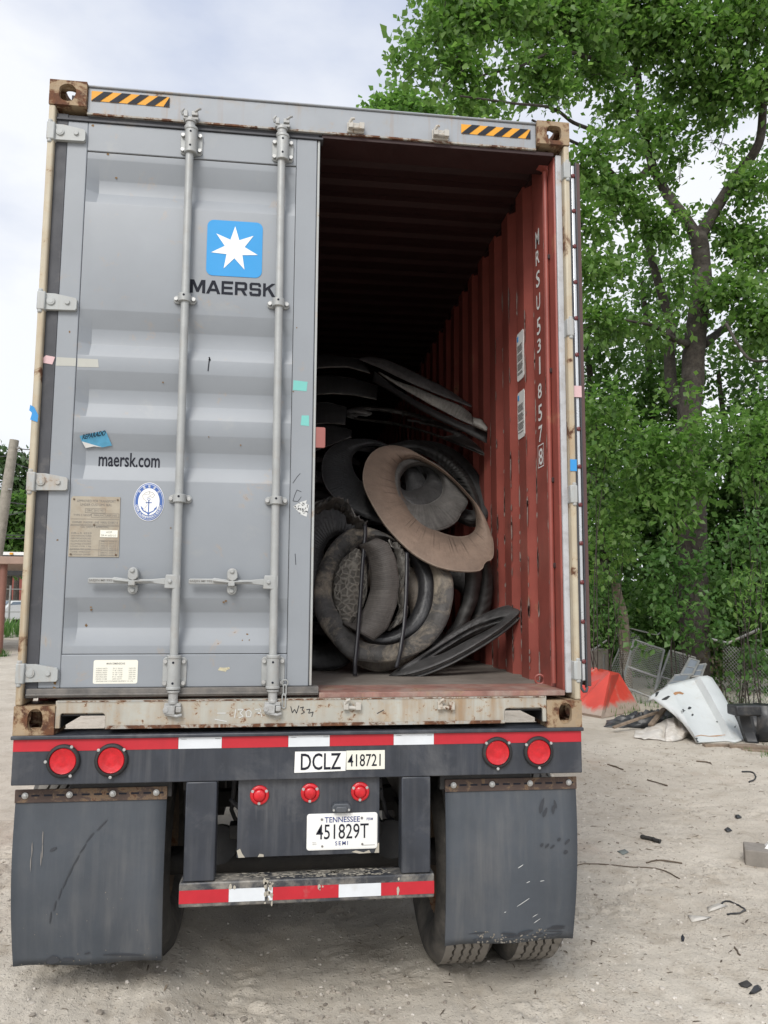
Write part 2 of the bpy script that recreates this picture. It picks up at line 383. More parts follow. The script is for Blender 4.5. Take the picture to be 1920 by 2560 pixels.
GF = [(i*ny+j, (i+1)*ny+j, (i+1)*ny+j+1, i*ny+j+1) for i in range(len(ax_)-1) for j in range(ny-1)]
me = bpy.data.meshes.new('ground'); me.from_pydata(GV, [], GF); me.shade_smooth()
go = bpy.data.objects.new('ground', me); C.objects.link(go); go['kind'] = 'structure'
def ground_mat():
    mt, t, b = principled('dirt_ground')
    big = noisen(t, .8, 6, .6); mid = noisen(t, 4.5, 8, .65, dist=.4); fin = noisen(t, 55, 6, .7)
    x = mixn(t, ramp(t, big, .32, .68), (.46, .415, .35), (.62, .57, .49))
    x = mixn(t, ramp(t, mid, .50, .74), x, (.41, .355, .285))
    x = mixn(t, mathn(t, 'MULTIPLY', ramp(t, noisen(t, 1.1, 5, .6, stretch=(1, .6, 1)), .58, .72), .45), x, (.42, .32, .25))
    c = t.nodes.new("ShaderNodeTexCoord"); stm = None; zone = ramp(t, noisen(t, 1.3, 4, .6), .36, .58, .25, 1)
    for sc_, lo_, hi_, kp in ((32, .22, .34, .50), (74, .24, .38, .42), (150, .25, .42, .4)):
        v = t.nodes.new("ShaderNodeTexVoronoi"); v.inputs["Scale"].default_value = sc_; t.links.new(c.outputs["Object"], v.inputs["Vector"])
        sp = t.nodes.new("ShaderNodeSeparateColor"); t.links.new(v.outputs["Color"], sp.inputs[0])
        q = mathn(t, 'MULTIPLY', mathn(t, 'MULTIPLY', ramp(t, v.outputs["Distance"], lo_, hi_, 1, 0), ramp(t, sp.outputs[0], kp, kp+.05)), zone)
        cr_ = t.nodes.new("ShaderNodeValToRGB"); e_ = cr_.color_ramp.elements
        e_[0].position = 0; e_[0].color = (.24, .21, .17, 1); e_[1].position = 1; e_[1].color = (.72, .69, .63, 1); k_ = e_.new(.45); k_.color = (.36, .32, .27, 1)
        t.links.new(sp.outputs[1], cr_.inputs[0]); x = mixn(t, mathn(t, 'MULTIPLY', q, .34), x, cr_.outputs[0])
        stm = q if stm is None else mathn(t, 'ADD', stm, q)
    x = mixn(t, ramp(t, fin, .25, .75), mixn(t, .16, x, (.16, .14, .11)), x)
    t.links.new(x, b.inputs["Base Color"]); b.inputs["Roughness"].default_value = .97; b.inputs["Specular IOR Level"].default_value = .2
    h = mathn(t, 'ADD', mathn(t, 'MULTIPLY', fin, .6), mathn(t, 'MULTIPLY', stm, .8)); h = mathn(t, 'ADD', h, mid)
    bumpn(t, b, h, .6, .014); return mt
me.materials.append(ground_mat())

# pebbles and litter nobody could count
def gz(x, y): return ground_h(x, y)
def scatter(name, count, mat, shape, region):
    V, F = [], []; k = 0
    while k < count:
        x, y, s = region()
        vs, fs = shape(s); b = len(V); z = gz(x, y); a = rng.random()*2*PI; c_, s_ = math.cos(a), math.sin(a)
        V += [(x+p[0]*c_-p[1]*s_, y+p[0]*s_+p[1]*c_, z+p[2]) for p in vs]; F += [[b+i for i in f] for f in fs]; k += 1
    me = bpy.data.meshes.new(name); me.from_pydata(V, [], F); me.materials.append(mat)
    o = bpy.data.objects.new(name, me); C.objects.link(o); o['kind'] = 'stuff'; return o
ICO = [(0, 0, 1), (.89, 0, .45), (.28, .85, .45), (-.72, .53, .45), (-.72, -.53, .45), (.28, -.85, .45), (.72, .53, -.45), (-.28, .85, -.45), (-.89, 0, -.45), (-.28, -.85, -.45), (.72, -.53, -.45), (0, 0, -1)]
ICF = [(0, 1, 2), (0, 2, 3), (0, 3, 4), (0, 4, 5), (0, 5, 1), (1, 6, 2), (2, 7, 3), (3, 8, 4), (4, 9, 5), (5, 10, 1), (2, 6, 7), (3, 7, 8), (4, 8, 9), (5, 9, 10), (1, 10, 6), (11, 7, 6), (11, 8, 7), (11, 9, 8), (11, 10, 9), (11, 6, 10)]
def stone(s):
    q = .7+.6*rng.random(3); j = rng.normal(0, .12, (12, 3))
    return [((p[0]+e[0])*s*q[0], (p[1]+e[1])*s*q[1], (p[2]+e[2])*s*q[2]*.6+s*.15) for p, e in zip(ICO, j)], ICF
def reg_stone():
    if rng.random() < .62: x, y = 1.2+4.6*rng.random(), -1.2+7.2*rng.random()
    else: x, y = -2.6+5.2*rng.random(), -1.3+3.2*rng.random()
    return x, y, .0022+.010*rng.random()**5
def isl(name, c0, c1, rough=.9):
    mt, t, b = principled(name); g = t.nodes.new("ShaderNodeNewGeometry")
    x = mixn(t, g.outputs["Random Per Island"], c0, c1); t.links.new(x, b.inputs["Base Color"]); b.inputs["Roughness"].default_value = rough; return mt
M['stone'] = isl('pebbles', (.22, .19, .16), (.62, .58, .52)); M['litter'] = isl('leaf_litter', (.06, .045, .033), (.28, .23, .17))
scatter('pebbles', 11000, M['stone'], stone, reg_stone)
def chip(s):
    l, w_ = s*(1+2.5*rng.random()), s*.35; h = .002+.004*rng.random()
    return [(-l, -w_*.3, .001), (-l*.2, -w_, h), (l*.6, -w_*.6, h*1.3), (l, .1*w_, .001), (l*.4, w_, h), (-l*.5, w_*.7, .002)], [(0, 1, 2, 3, 4, 5)]
def reg_lit():
    if rng.random() < .8: x, y = 1.3+4.8*rng.random(), -.6+6.6*rng.random()**.8
    else: x, y = -2.4+4*rng.random(), -1.2+3*rng.random()
    return x, y, .003+.011*rng.random()**2.5
scatter('leaf_litter', 2600, M['litter'], chip, reg_lit)
def clod_region():
    cs = ((-.05, -.35), (-.25, -.1), (.05, .0), (-.9, -.35), (-1.0, -.5), (-.55, -.2), (.25, .25), (-.1, -.55), (.4, -.2))
    c = cs[int(rng.random()*len(cs))]; return c[0]+.13*rng.normal(), c[1]+.16*rng.normal(), .004+.013*rng.random()**2.2
M['clod'] = isl('clods', (.20, .175, .145), (.40, .36, .31))
scatter('gravel', 900, M['clod'], stone, clod_region)
# =================================================================== shipping container
box_c = thing('shipping_container', 'grey steel shipping container with one rear door open, loaded with old tyre pieces', 'container', (0, 0, 1.22))

def holed(mb, o, ex, ey, w_, h_, hole, th, n=40):
    """A rectangular plate with a hole; o lower left corner, th the thickness vector."""
    o, ex, ey, th = (np.asarray(a, float) for a in (o, ex, ey, th))
    cx, cy = np.mean(hole, axis=0); A = set(np.linspace(-PI, PI, n, endpoint=False))
    for x, y in ((0, 0), (w_, 0), (w_, h_), (0, h_)): A.add(math.atan2(y-cy, x-cx))
    A = sorted(A); ha = np.array([math.atan2(y-cy, x-cx) for x, y in hole]); hr = np.array([math.hypot(x-cx, y-cy) for x, y in hole])
    ii = np.argsort(ha); O, I = [], []
    for t in A:
        c, s_ = math.cos(t), math.sin(t); r = 1e9
        if c > 1e-9: r = min(r, (w_-cx)/c)
        if c < -1e-9: r = min(r, -cx/c)
        if s_ > 1e-9: r = min(r, (h_-cy)/s_)
        if s_ < -1e-9: r = min(r, -cy/s_)
        O.append((cx+c*r, cy+s_*r)); q = np.interp(t, ha[ii], hr[ii], period=2*PI); I.append((cx+c*q, cy+s_*q))
    k = len(A); vs = []
    for P in (O, I):
        for d in (0, 1): vs += [o+ex*x+ey*y+th*d for x, y in P]
    fs = []
    for i in range(k):
        j = (i+1) % k
        fs += [(i, j, 2*k+j, 2*k+i), (k+i, 3*k+i, 3*k+j, k+j), (2*k+i, 2*k+j, 3*k+j, 3*k+i), (i, k+i, k+j, j)]
    mb.add(vs, fs)
def oval(cx, cy, rx, ry, n=28, p=2.6):
    r_ = []
    for i in range(n):
        t = 2*PI*i/n; c, s_ = math.cos(t), math.sin(t)
        r_.append((cx+rx*abs(c)**(2/p)*(1 if c > 0 else -1), cy+ry*abs(s_)**(2/p)*(1 if s_ > 0 else -1)))
    return r_

def casting(sx, z0, front_hole):
    mb = MB(); xa, xb = (-1.219, -1.057) if sx < 0 else (1.057, 1.219); t = .026
    holed(mb, (xa, 0, z0), X1, Z1, .162, .118, front_hole, (0, t, 0))                          # face
    xo = -1.219 if sx < 0 else 1.219-t
    holed(mb, (xo, t, z0+t), Y1, Z1, .178-t, .118-2*t, oval((.178-t)/2, .033, .042, .024), (t, 0, 0))   # outer side
    zt = z0+.118-t if z0 > 3 else z0
    zb = z0 if z0 > 3 else z0+.118-t
    holed(mb, (xa, t, zt), X1, Y1, .162, .178-t, oval(.081, .075, .032, .06), (0, 0, t))         # the outward flat face
    mb.box(xa, xb, t, .178, zb, zb+t)
    xi = xb-t if sx < 0 else xa
    mb.box(xi, xi+t, t, .178, z0+t, z0+.118-t)
    mb.box(xa+t if sx < 0 else xa+t, xb-t, .178-t, .178, z0+t, z0+.092)
    return mb.build('corner_casting', M['casting'], box_c, ang=50)
shield = [(.05, .03), (.10, .022), (.112, .05), (.112, .085), (.10, .096), (.06, .096), (.046, .085), (.044, .06)]
casting(-1, 3.998, shield)
casting(1, 3.998, oval(.085, .058, .036, .037, p=4))
casting(-1, 1.220, oval(.085, .06, .03, .046))
casting(1, 1.220, oval(.085, .06, .03, .046))

# posts: an outer section with hinge lugs, an inner return behind the door
for s in (-1, 1):
    mb = MB(); xa, xb = sorted((s*1.219, s*1.190))
    mb.box(xa, xb, .004, .16, 1.338, 3.998)
    po = mb.build('corner_post', M['tan'], box_c, bevel=.008)
    mb = MB(); xa, xb = sorted((s*1.1895, s*1.160))
    mb.box(xa, xb, .036 if s > 0 else .10, .052 if s > 0 else .12, 1.366, 3.965)
    mb.build('post_return', M['postgrey'], po, bevel=.004)
    mb = MB(); xa, xb = sorted((s*1.1895, s*1.152))
    mb.box(xa, xb, .0525 if s > 0 else .1205, .1602, 1.366, 3.965)
    mb.build('post_inside', M['red'], po, bevel=.006)
    for zz in (3.87, 3.078, 2.277, 1.47):
        mb = MB(); xa, xb = sorted((s*1.2212, s*1.186))
        mb.box(xa, xb, -.004, .05, zz-.042, zz+.042)
        mb.cyl((s*1.208, .008, zz-.055), (s*1.208, .008, zz+.055), .011)
        mb.build('hinge_lug', M['lug'], po, bevel=.005)
    if s > 0:
        mb = MB(); mb.box(1.189, 1.2205, .0005, .004, 2.385, 2.44); mb.build('blue_tape', M['bluetape'], po)
    else:
        mb = MB(); mb.add([(-1.2205, .001, 2.545), (-1.19, .001, 2.535), (-1.188, .001, 2.565), (-1.206, -.002, 2.60), (-1.224, .003, 2.61), (-1.226, .0, 2.585), (-1.214, .001, 2.575)], [tuple(range(7))])
        mb.build('blue_tape', M['bluetape'], po)

# header
mb = MB()
mb.box(-1.0565, 1.0565, .020, .10, 3.972, 4.102)
mb.box(-1.0565, 1.0565, .012, .10, 4.1025, 4.112)
hd = mb.build('header', M['grey_hdr'], box_c, bevel=.004)
mb = MB(); mb.box(.012, 1.148, .028, .20, 3.952, 3.971); mb.box(-1.15, 1.15, .1005, .17, 3.9715, 4.112)
mb.build('header_underside', M['red_shaded'], hd, bevel=.002)
for (xa, xb, zl, zr) in ((-1.040, -.693, 4.062, 4.062), (.682, 1.028, 4.050, 4.050)):
    h = .024; ya = .0175
    mb = MB(); mb.add([(xa, ya, zl-h), (xb, ya, zl-h), (xb, ya, zl+h), (xa, ya, zl+h)], [(0, 1, 2, 3)])
    hz_ = mb.build('hazard_stripe', M['yellow'], hd, recalc=False)
    mb = MB(); wd = xb-xa; st = wd/4.3
    for k in range(5):
        x0 = xa+(k-.02)*st+.0; pts = []
        a, b = x0+.0, x0+st*.5
        poly = [(a, zl-h), (b, zl-h), (b+.055, zl+h), (a+.055, zl+h)]
        poly = [(min(max(x, xa), xb), z) for x, z in poly]
        if poly[1][0]-poly[0][0] < 1e-4: continue
        mb.add([(x, ya-.0015, z) for x, z in poly], [(0, 1, 2, 3)])
    mb.build('hazard_band', M['hazblack'], hd, recalc=False)
mb = MB(); mb.box(-1.056, 1.056, .0175, .0295, 3.9715, 3.9795); mb.build('rust_edge', M['edge_rust'], hd)
def keeper(x, z, parent, up):
    mb = MB()
    mb.box(x-.04, x+.04, .008, .02, z-.026, z+.022)
    mb.box(x-.036, x-.014, -.018, .01, z-.018, z+.016); mb.box(x+.016, x+.040, -.016, .01, z-.02, z+.012)
    mb.tube([(x-.03, -.012, z+.005), (x-.022, -.02, z+.022), (x-.008, -.016, z+.026)], .007, 8)
    mb.tube([(x-.016, -.004, z-.01), (x+.02, -.006, z-.012)], .009, 8)
    return mb.build('cam_keeper', M['keeper'], parent, bevel=.004)
keeper(.170, 4.008, hd, 1); keeper(.577, 4.006, hd, 1)

# sill with fork pockets
def arc(cx, cz, r, a0, a1, n=5): return [(cx+r*math.cos(R(a0+(a1-a0)*i/n)), cz+r*math.sin(R(a0+(a1-a0)*i/n))) for i in range(n+1)]
mb = MB()
poly = [(-1.0565, 1.245), (-1.036, 1.245)]+arc(-1.026, 1.296, .010, 180, 90)+arc(-.872, 1.289, .017, 90, 0)+[(-.855, 1.245), (.862, 1.245)]
poly += arc(.879, 1.289, .017, 180, 90)+arc(1.028, 1.296, .010, 90, 0)+[(1.038, 1.245), (1.0565, 1.245), (1.0565, 1.3575), (-1.0565, 1.3575)]
mb.prism(poly, .006, .020)
mb.box(-1.0565, 1.0565, .020, .12, 1.31, 1.3575)
mb.box(-.852, .86, .020, .12, 1.245, 1.309)
for x0 in (-1.03, .868): mb.box(x0, x0+.165, .0205, 1.6, 1.3005, 1.309)           # tunnel roof
sl = mb.build('sill', M['sill'], box_c, bevel=.0025)
mb = MB(); mb.box(-.852, .86, -.003, .0055, 1.242, 1.2545); mb.build('rust_edge', M['edge_rust'], sl)
mb = MB(); mb.box(-1.05, 1.05, .0035, .0058, 1.3515, 1.3572); mb.build('rust_edge', M['edge_rust'], sl)
for xa, xb, xt in ((-1.041, -.858, -1.0355), (.861, 1.038, .8665)):
    mb = MB(); mb.box(xa, xa+.005, .0205, .34, 1.246, 1.2935); mb.box(xb, xb+.005, .0205, .34, 1.246, 1.2935); mb.box(xa, xb+.005, .0205, .34, 1.2936, 1.2995)
    mb.build('fork_pocket', M['blackd'], sl)
keeper(.178, 1.328, sl, 0); keeper(.592, 1.324, sl, 0)
mb = MB()                                                  # chalk and pen marks on the sill
for pts in ([(-.395, 1.30), (-.36, 1.30)], [(-.405, 1.275), (-.355, 1.265)], [(-.318, 1.315), (-.322, 1.28)], [(-.31, 1.315), (-.285, 1.315), (-.30, 1.30), (-.285, 1.285), (-.305, 1.28)],
            [(-.262, 1.312), (-.275, 1.305), (-.272, 1.283), (-.255, 1.283), (-.252, 1.303), (-.262, 1.312)], [(-.235, 1.313), (-.215, 1.316), (-.212, 1.302), (-.23, 1.298), (-.21, 1.295), (-.208, 1.282)]):
    scribble(mb, pts, .0045, .0035)
mb.build('chalk_mark', M['chalk'], sl, recalc=False)
mb = MB()
for pts in ([(-.085, 1.325), (-.078, 1.298), (-.068, 1.312), (-.06, 1.295), (-.05, 1.328)], [(-.045, 1.318), (-.03, 1.322), (-.036, 1.309), (-.025, 1.3), (-.04, 1.292)], [(-.018, 1.31), (-.002, 1.312), (-.008, 1.295), (.012, 1.3), (.006, 1.28)], [(.29, 1.29), (.32, 1.305)]):
    scribble(mb, pts, .0045, .003)
mb.build('pen_mark', M['ink'], sl, recalc=False)

# floor, walls, roof
mb = MB(); mb.box(-1.17, 1.17, .30, 12.1, 1.345, 1.378)
fl = mb.build('floor', M['wood'], box_c)
mb = MB(); mb.box(.036, 1.146, .012, .2995, 1.3580, 1.3805); mb.box(-1.146, .036, .085, .2995, 1.358, 1.3805); mb.build('threshold_plate', M['sillplate'], fl, bevel=.002)
mb = MB()
for k in range(38): mb.box(-1.14, 1.14, .5+k*.305, .545+k*.305, 1.235, 1.344)
mb.build('cross_member', M['blackd'], fl)
def wall_profile(s):
    pr = [(.1605, 1.172), (.165, 1.172), (.185, 1.142), (.345, 1.142), (.395, 1.178), (.465, 1.178), (.515, 1.142)]
    y = .515
    while y < 11.7:
        pr += [(y+.125, 1.142), (y+.175, 1.178), (y+.245, 1.178), (y+.295, 1.142)]; y += .295
    pr += [(12.1, 1.142)]
    return [(x*s, yy) for yy, x in pr]
for s in (-1, 1):
    pr = wall_profile(s); mb = MB()
    mb.grid([[(x, y, 1.30), (x, y, 4.06)] for x, y in pr])
    wl = mb.build('side_wall', M['red'], box_c, recalc=False, smooth=False)
    solidify(wl, .002, 0)
    mb = MB()
    mb.box(*sorted((s*1.150, s*1.215)), .161, 12.1, 1.236, 1.305); mb.box(*sorted((s*1.150, s*1.21)), .161, 12.1, 4.045, 4.10)
    mb.build('wall_rail', M['red_shaded'] , wl, bevel=.003)
    if s > 0: rwall = wl
mb = MB(); pr = []; y = .161
while y < 12.05:
    pr += [(y, 4.076), (y+.05, 4.076), (y+.085, 4.060), (y+.155, 4.060)]; y += .19
mb.grid([[(-1.16, yy, z), (1.16, yy, z)] for yy, z in pr])
rf = mb.build('roof', M['red_shaded'], box_c, recalc=False, smooth=False); solidify(rf, .002, 0)
mb = MB(); mb.box(-1.2, 1.2, 12.1, 12.16, 1.24, 4.1); mb.build('front_wall', M['red_shaded'], box_c)
# gusset in the top right corner
mb = MB(); mb.prism([(1.148, 3.951), (1.10, 3.951)]+[(1.10+.048*math.sin(R(a)), 3.951-.048*(1-math.cos(R(a)))) for a in range(10, 91, 10)], .11, .155)
mb.build('gusset', M['red'], box_c)
# lashing rod and rings on the right wall
mb = MB(); mb.cyl((1.138, .135, 1.40), (1.138, .135, 3.93), .012, n=14); 
lr = mb.build('lashing_rod', M['red'], rwall)
for zz in (3.48, 2.90, 2.36, 1.95):
    mb = MB(); mb.box(1.1405, 1.165, .118, .150, zz-.012, zz+.012); mb.build('rod_clip', M['red_shaded'], rwall, bevel=.003)
mb = MB(); mb.lathe([(.022+.006*math.cos(t), .006*math.sin(t)) for t in np.linspace(0, 2*PI, 9)[:-1]], (1.125, .30, 1.40), (.3, 1, 0), 20, True); mb.build('lashing_ring', M['red'], rwall)
# identification number, reading downwards on the wall
mb = MB(); xq = 1.1385
rows = [('M', 3.695, 3.600), ('R', 3.587, 3.505), ('S', 3.476, 3.384), ('U', 3.352, 3.264), ('5', 3.225, 3.132), ('3', 3.115, 3.038), ('1', 3.019, 2.922), ('8', 2.881, 2.798), ('5', 2.772, 2.683), ('7', 2.664, 2.575), ('8', 2.548, 2.458)]
for ch, zt, zb in rows:
    wd = .022 if ch == '1' else .058
    yc = .262 if ch == '1' else .268
    put_text(mb, ch, (xq, yc+wd/2, zb), (0, -1, 0), Z1, wd, zt-zb-.006, bold=.012)
ya_, yb_, za_, zb_, t_ = .312, .224, 2.446, 2.562, .005
for a, b, c_, d_ in ((ya_, yb_, za_, za_+t_), (ya_, yb_, zb_-t_, zb_), (ya_, ya_-t_, za_+t_, zb_-t_), (yb_+t_, yb_, za_+t_, zb_-t_)):
    mb.add([(xq, a, c_), (xq, b, c_), (xq, b, d_), (xq, a, d_)], [(0, 1, 2, 3)])
mb.build('lettering', M['white'], rwall, recalc=False)
for zt, zb in ((3.255, 2.985), (2.92, 2.66)):
    mb = MB(); ya, yb = .645, .522; pts = []
    for cx, cz, a0 in ((ya-.012, zt-.012, 90), (yb+.012, zt-.012, 0), (yb+.012, zb+.012, -90), (ya-.012, zb+.012, 180)):
        pts += [(cx+(-.012*math.cos(R(a)) if False else .012*math.cos(R(a))), cz+.012*math.sin(R(a))) for a in np.linspace(a0, a0+90, 5)]
    pts = [(yb, zb+.012), (yb+.012, zb), (ya-.012, zb), (ya, zb+.012), (ya, zt-.012), (ya-.012, zt), (yb+.012, zt), (yb, zt-.012)]
    mb.prism(pts, xq-.001, xq+.0015, 'x')
    lb = mb.build('safety_label', M['white'], rwall, smooth=False)
    mb = MB(); mb.box(xq-.0025, xq-.0015, ya-.034, ya-.010, zt-.045, zt-.016); mb.build('label_emblem', M['logoblue'], rwall)
    mb = MB(); k = 0; zz = zt-.075
    while zz > zb+.03:
        k += 1
        if k % 6: mb.box(xq-.0025, xq-.0015, yb+.012+.02*rng.random(), ya-.012, zz, zz+.0035)
        zz -= .0085
    mb.build('label_print', M['greyink'], rwall)
# scuffs: paint chipped off along the wall ribs
mb = MB()
for y0 in (.185, .345, .515, .64, .81, .935, 1.105, 1.23):
    for k in range(26):
        zz = 1.42+2.2*rng.random()**1.25; hh = .012+.085*rng.random()**2.5; ww = .005+.012*rng.random()
        if rng.random() < .5 and zz > 2.9: continue
        yy = y0+(.004+.004*rng.random() if y0 in (.345, .64, .935, 1.23) else -.004-.004*rng.random())-.006
        n_ = 7; pts = [(yy+ww*math.cos(2*PI*i/n_)*(.6+.6*rng.random()), zz+hh*math.sin(2*PI*i/n_)*(.6+.6*rng.random())) for i in range(n_)]
        mb.add([(1.1400, a, b) for a, b in pts], [tuple(range(n_))])
M['scuff'] = mk('scuffed_paint', (.36, .28, .25), .8, var=.4, vscale=30)
mb.build('scuff', M['scuff'], rwall, recalc=False, smooth=False)['kind'] = 'stuff'

# ------------------------------------------------------------------ the closed door
mb = MB(); YF = .030
mb.box(-1.139, -1.0505, YF, .075, 1.407, 3.940); mb.box(-.1055, -.010, YF, .075, 1.407, 3.940)
mb.box(-1.0505, -.1055, YF, .075, 3.803, 3.940); mb.box(-1.0505, -.1055, YF, .075, 1.407, 1.546)
dr = mb.build('door', M['grey'], box_c, bevel=.004)
pr = [(3.799, .034), (3.769, .034), (3.684, .069), (3.622, .069), (3.560, .034), (3.061, .034), (2.982, .069), (2.911, .069), (2.849, .034), (2.783, .034), (2.706, .069), (2.640, .069), (2.574, .034), (2.503, .034), (2.431, .069), (2.362, .069), (2.296, .034), (1.787, .034), (1.724, .069), (1.657, .069), (1.582, .034), (1.549, .034)]
mb = MB()
def soft(pr, r=.0025):
    o = [pr[0]]
    for a, b, c in zip(pr, pr[1:], pr[2:]):
        b_ = np.array(b); 
        for e in (a, c):
            d = np.array(e)-b_; o.append(tuple(b_+d/np.linalg.norm(d)*r))
    return o+[pr[-1]]
prs = soft(pr)
cols = []
for x, k in ((-1.0485, 0), (-1.0, 1), (-.16, 1), (-.1075, 0)):
    cols.append([(x, .034+(y-.034)*k, z) for z, y in prs])
mb.grid(cols); mb.build('door_panel', M['grey'], dr, recalc=False, ang=20)
mb = MB()
mb.box(-1.1895, -1.1395, .030, .075, 1.366, 3.972); mb.box(-1.19, .018, .022, .075, 3.9405, 3.9505)
mb.box(-1.19, -.002, .034, .075, 3.951, 3.9705)
mb.box(-.0095, -.007, .034, .075, 1.407, 3.94)
gk = mb.build('door_gasket', M['gasket'], dr, bevel=.004)
mb = MB(); mb.box(-1.18, .034, .014, .07, 1.3705, 1.4065); mb.box(-1.18, .034, .008, .014, 1.377, 1.386); mb.build('door_gasket', M['gasket_low'], dr, bevel=.004)
mb = MB(); mb.box(-.0068, .004, .033, .085, 1.409, 3.938); mb.build('door_edge', M['lug'], dr, bevel=.002)
# hinges
for zz in (3.87, 3.078, 2.277, 1.47):
    mb = MB()
    mb.prism([(-1.196, zz-.036), (-1.196, zz+.038), (-1.15, zz+.038), (-1.062, zz+.022), (-1.056, zz+.014), (-1.056, zz-.026), (-1.062, zz-.034)], .010, .0298)
    mb.cyl((-1.165, .004, zz+.002), (-1.165, .012, zz+.002), .018); mb.cyl((-1.165, .0025, zz+.002), (-1.165, .0045, zz+.002), .012)
    mb.cyl((-1.095, .003, zz), (-1.095, .012, zz), .011, n=6)
    mb.build('hinge', M['lug'], dr, bevel=.003)
# lock rods, brackets, cams, handles
for xr in (-.586, -.169):
    mb = MB(); mb.cyl((xr-.006, .0, 3.90), (xr+.004, .0, 1.42), .0178, n=20)
    mb.build('lock_rod', M['steel'], dr)
    mb = MB()
    # upper cam
    xo = xr-.006
    mb.cyl((xo, .0, 3.915), (xo, .0, 3.962), .021); mb.cyl((xo, 0, 3.926), (xo, 0, 3.938), .027)
    mb.cyl((xo, 0, 3.956), (xo, 0, 3.968), .026)
    mb.box(xo-.032, xo+.036, -.014, .016, 3.968, 3.982); mb.box(xo-.030, xo-.012, -.02, .012, 3.978, 4.008); mb.box(xo+.006, xo+.034, -.022, .012, 3.984, 4.004)
    mb.tube([(xo+.02, -.02, 4.0), (xo+.038, -.024, 4.012), (xo+.046, -.018, 4.018)], .006, 8); mb.tube([(xo-.034, -.012, 3.985), (xo-.04, -.016, 4.0), (xo-.028, -.018, 4.014)], .006, 8)
    mb.build('lock_cam', M['steeld'], dr, bevel=.003)
    mb = MB()
    xo = xr+.006
    mb.cyl((xo, .0, 1.395), (xo, .0, 1.348), .0195); mb.cyl((xo, 0, 1.398), (xo, 0, 1.388), .026); mb.cyl((xo, 0, 1.356), (xo, 0, 1.342), .0205)
    mb.box(xo-.034, xo+.034, -.012, .004, 1.330, 1.345); mb.prism([(xo-.036, 1.305), (xo+.01, 1.296), (xo+.012, 1.335), (xo-.034, 1.338)], -.022, .004)
    mb.box(xo+.014, xo+.036, -.02, .002, 1.308, 1.330); mb.tube([(xo-.03, -.01, 1.303), (xo+.02, -.016, 1.292), (xo+.04, -.012, 1.297)], .0075, 8)
    mb.cyl((xo-.026, -.024, 1.318), (xo-.026, -.01, 1.318), .012)
    mb.build('lock_cam', M['steeld'], dr, bevel=.003)
    for z0, z1, kind in ((3.815, 3.922, 1), (1.409, 1.535, 1), (3.103, 3.140, 0), (2.199, 2.235, 0)):
        xo = xr+(.005 if z0 > 3.5 else (.002 if z0 < 1.6 else .0))-(.006 if z0 > 3 else -.003)
        mb = MB(); hw = .050
        mb.prism([(xo-hw, z0+.010), (xo-hw+.01, z0), (xo+hw-.01, z0), (xo+hw, z0+.010), (xo+hw, z1-.01), (xo+hw-.01, z1), (xo-hw+.01, z1), (xo-hw, z1-.01)], .022, .0298)
        r_ = .0275; mb.cyl((xo, .0, z0), (xo, .0, z1), r_, n=24)
        mb.box(xo-r_*.98, xo+r_*.98, 0, .0235, z0+.001, z1-.001)
        if kind: 
            mb.cyl((xo, 0, z0-.008), (xo, 0, z0+.004), .030, n=24); mb.cyl((xo, 0, z1-.004), (xo, 0, z1+.01), .030, n=24)
        mb.build('rod_bracket', M['steel'], dr, bevel=.0025)
        mb = MB()
        zs = (z0+.018, z1-.018) if kind else ((z0+z1)/2,)
        for zz in zs:
            for sx in (-1, 1):
                mb.cyl((xo+sx*.0385, .0215, zz), (xo+sx*.0385, .008, zz), .0095, .0085, 12)
        mb.build('bracket_bolt', M['bolt'], dr)
        mb = MB()
        for zz in ((z0+.02, z1-.02) if kind else ((z0+z1)/2+.006,)): mb.cyl((xo, -.0285, zz), (xo, -.020, zz), .005, n=10)
        mb.build('bracket_hole', M['ink'], dr)
    # handle and catch
    xh = xr
    mb = MB()
    mb.prism([(xh-.362, 1.848), (xh-.362, 1.866), (xh-.355, 1.870), (xh-.26, 1.870), (xh-.255, 1.874), (xh-.20, 1.866), (xh-.10, 1.866), (xh-.04, 1.872), (xh-.04, 1.842), (xh-.10, 1.848), (xh-.20, 1.846), (xh-.26, 1.846), (xh-.355, 1.846)], -.010, .002)
    mb.prism([(xh-.26, 1.858), (xh-.255, 1.868), (xh-.20, 1.861), (xh-.09, 1.857), (xh-.20, 1.852)], -.024, -.009)
    mb.prism([(xh-.046, 1.828), (xh+.004, 1.826), (xh+.01, 1.886), (xh-.04, 1.886)], -.018, .006)
    mb.cyl((xh-.022, -.026, 1.857), (xh-.022, -.016, 1.857), .0085); 
    mb.box(xh-.016, xh+.019, -.012, .02, 1.83, 1.884)
    hb = mb.build('door_handle', M['steel'], dr, bevel=.003)
    mb = MB(); put_text(mb, 'SAEJIN MF 995', (xh-.358, -.0112, 1.852), X1, Z1, .095, .012, .01); mb.build('handle_lettering', M['greyink'], dr, recalc=False)
    mb = MB(); xc = xh-.180
    mb.prism([(xc+.022*math.cos(R(a)), 1.895+.022*math.sin(R(a))) for a in range(0, 181, 20)]+[(xc-.022, 1.862), (xc+.022, 1.862)], .006, .0298)
    mb.prism([(xc+.020*math.cos(R(a))+.004, 1.895+.020*math.sin(R(a))) for a in range(0, 181, 20)]+[(xc-.018, 1.876), (xc-.012, 1.866), (xc+.004, 1.858), (xc+.018, 1.866), (xc+.026, 1.876)], -.022, .004)
    mb.prism([(xc-.021, 1.842), (xc+.021, 1.842)]+[(xc+.021*math.cos(R(a)), 1.822+.021*math.sin(R(a))) for a in range(0, -181, -20)], .006, .0298)
    mb.box(xc-.014, xc+.014, -.024, .008, 1.838, 1.858)
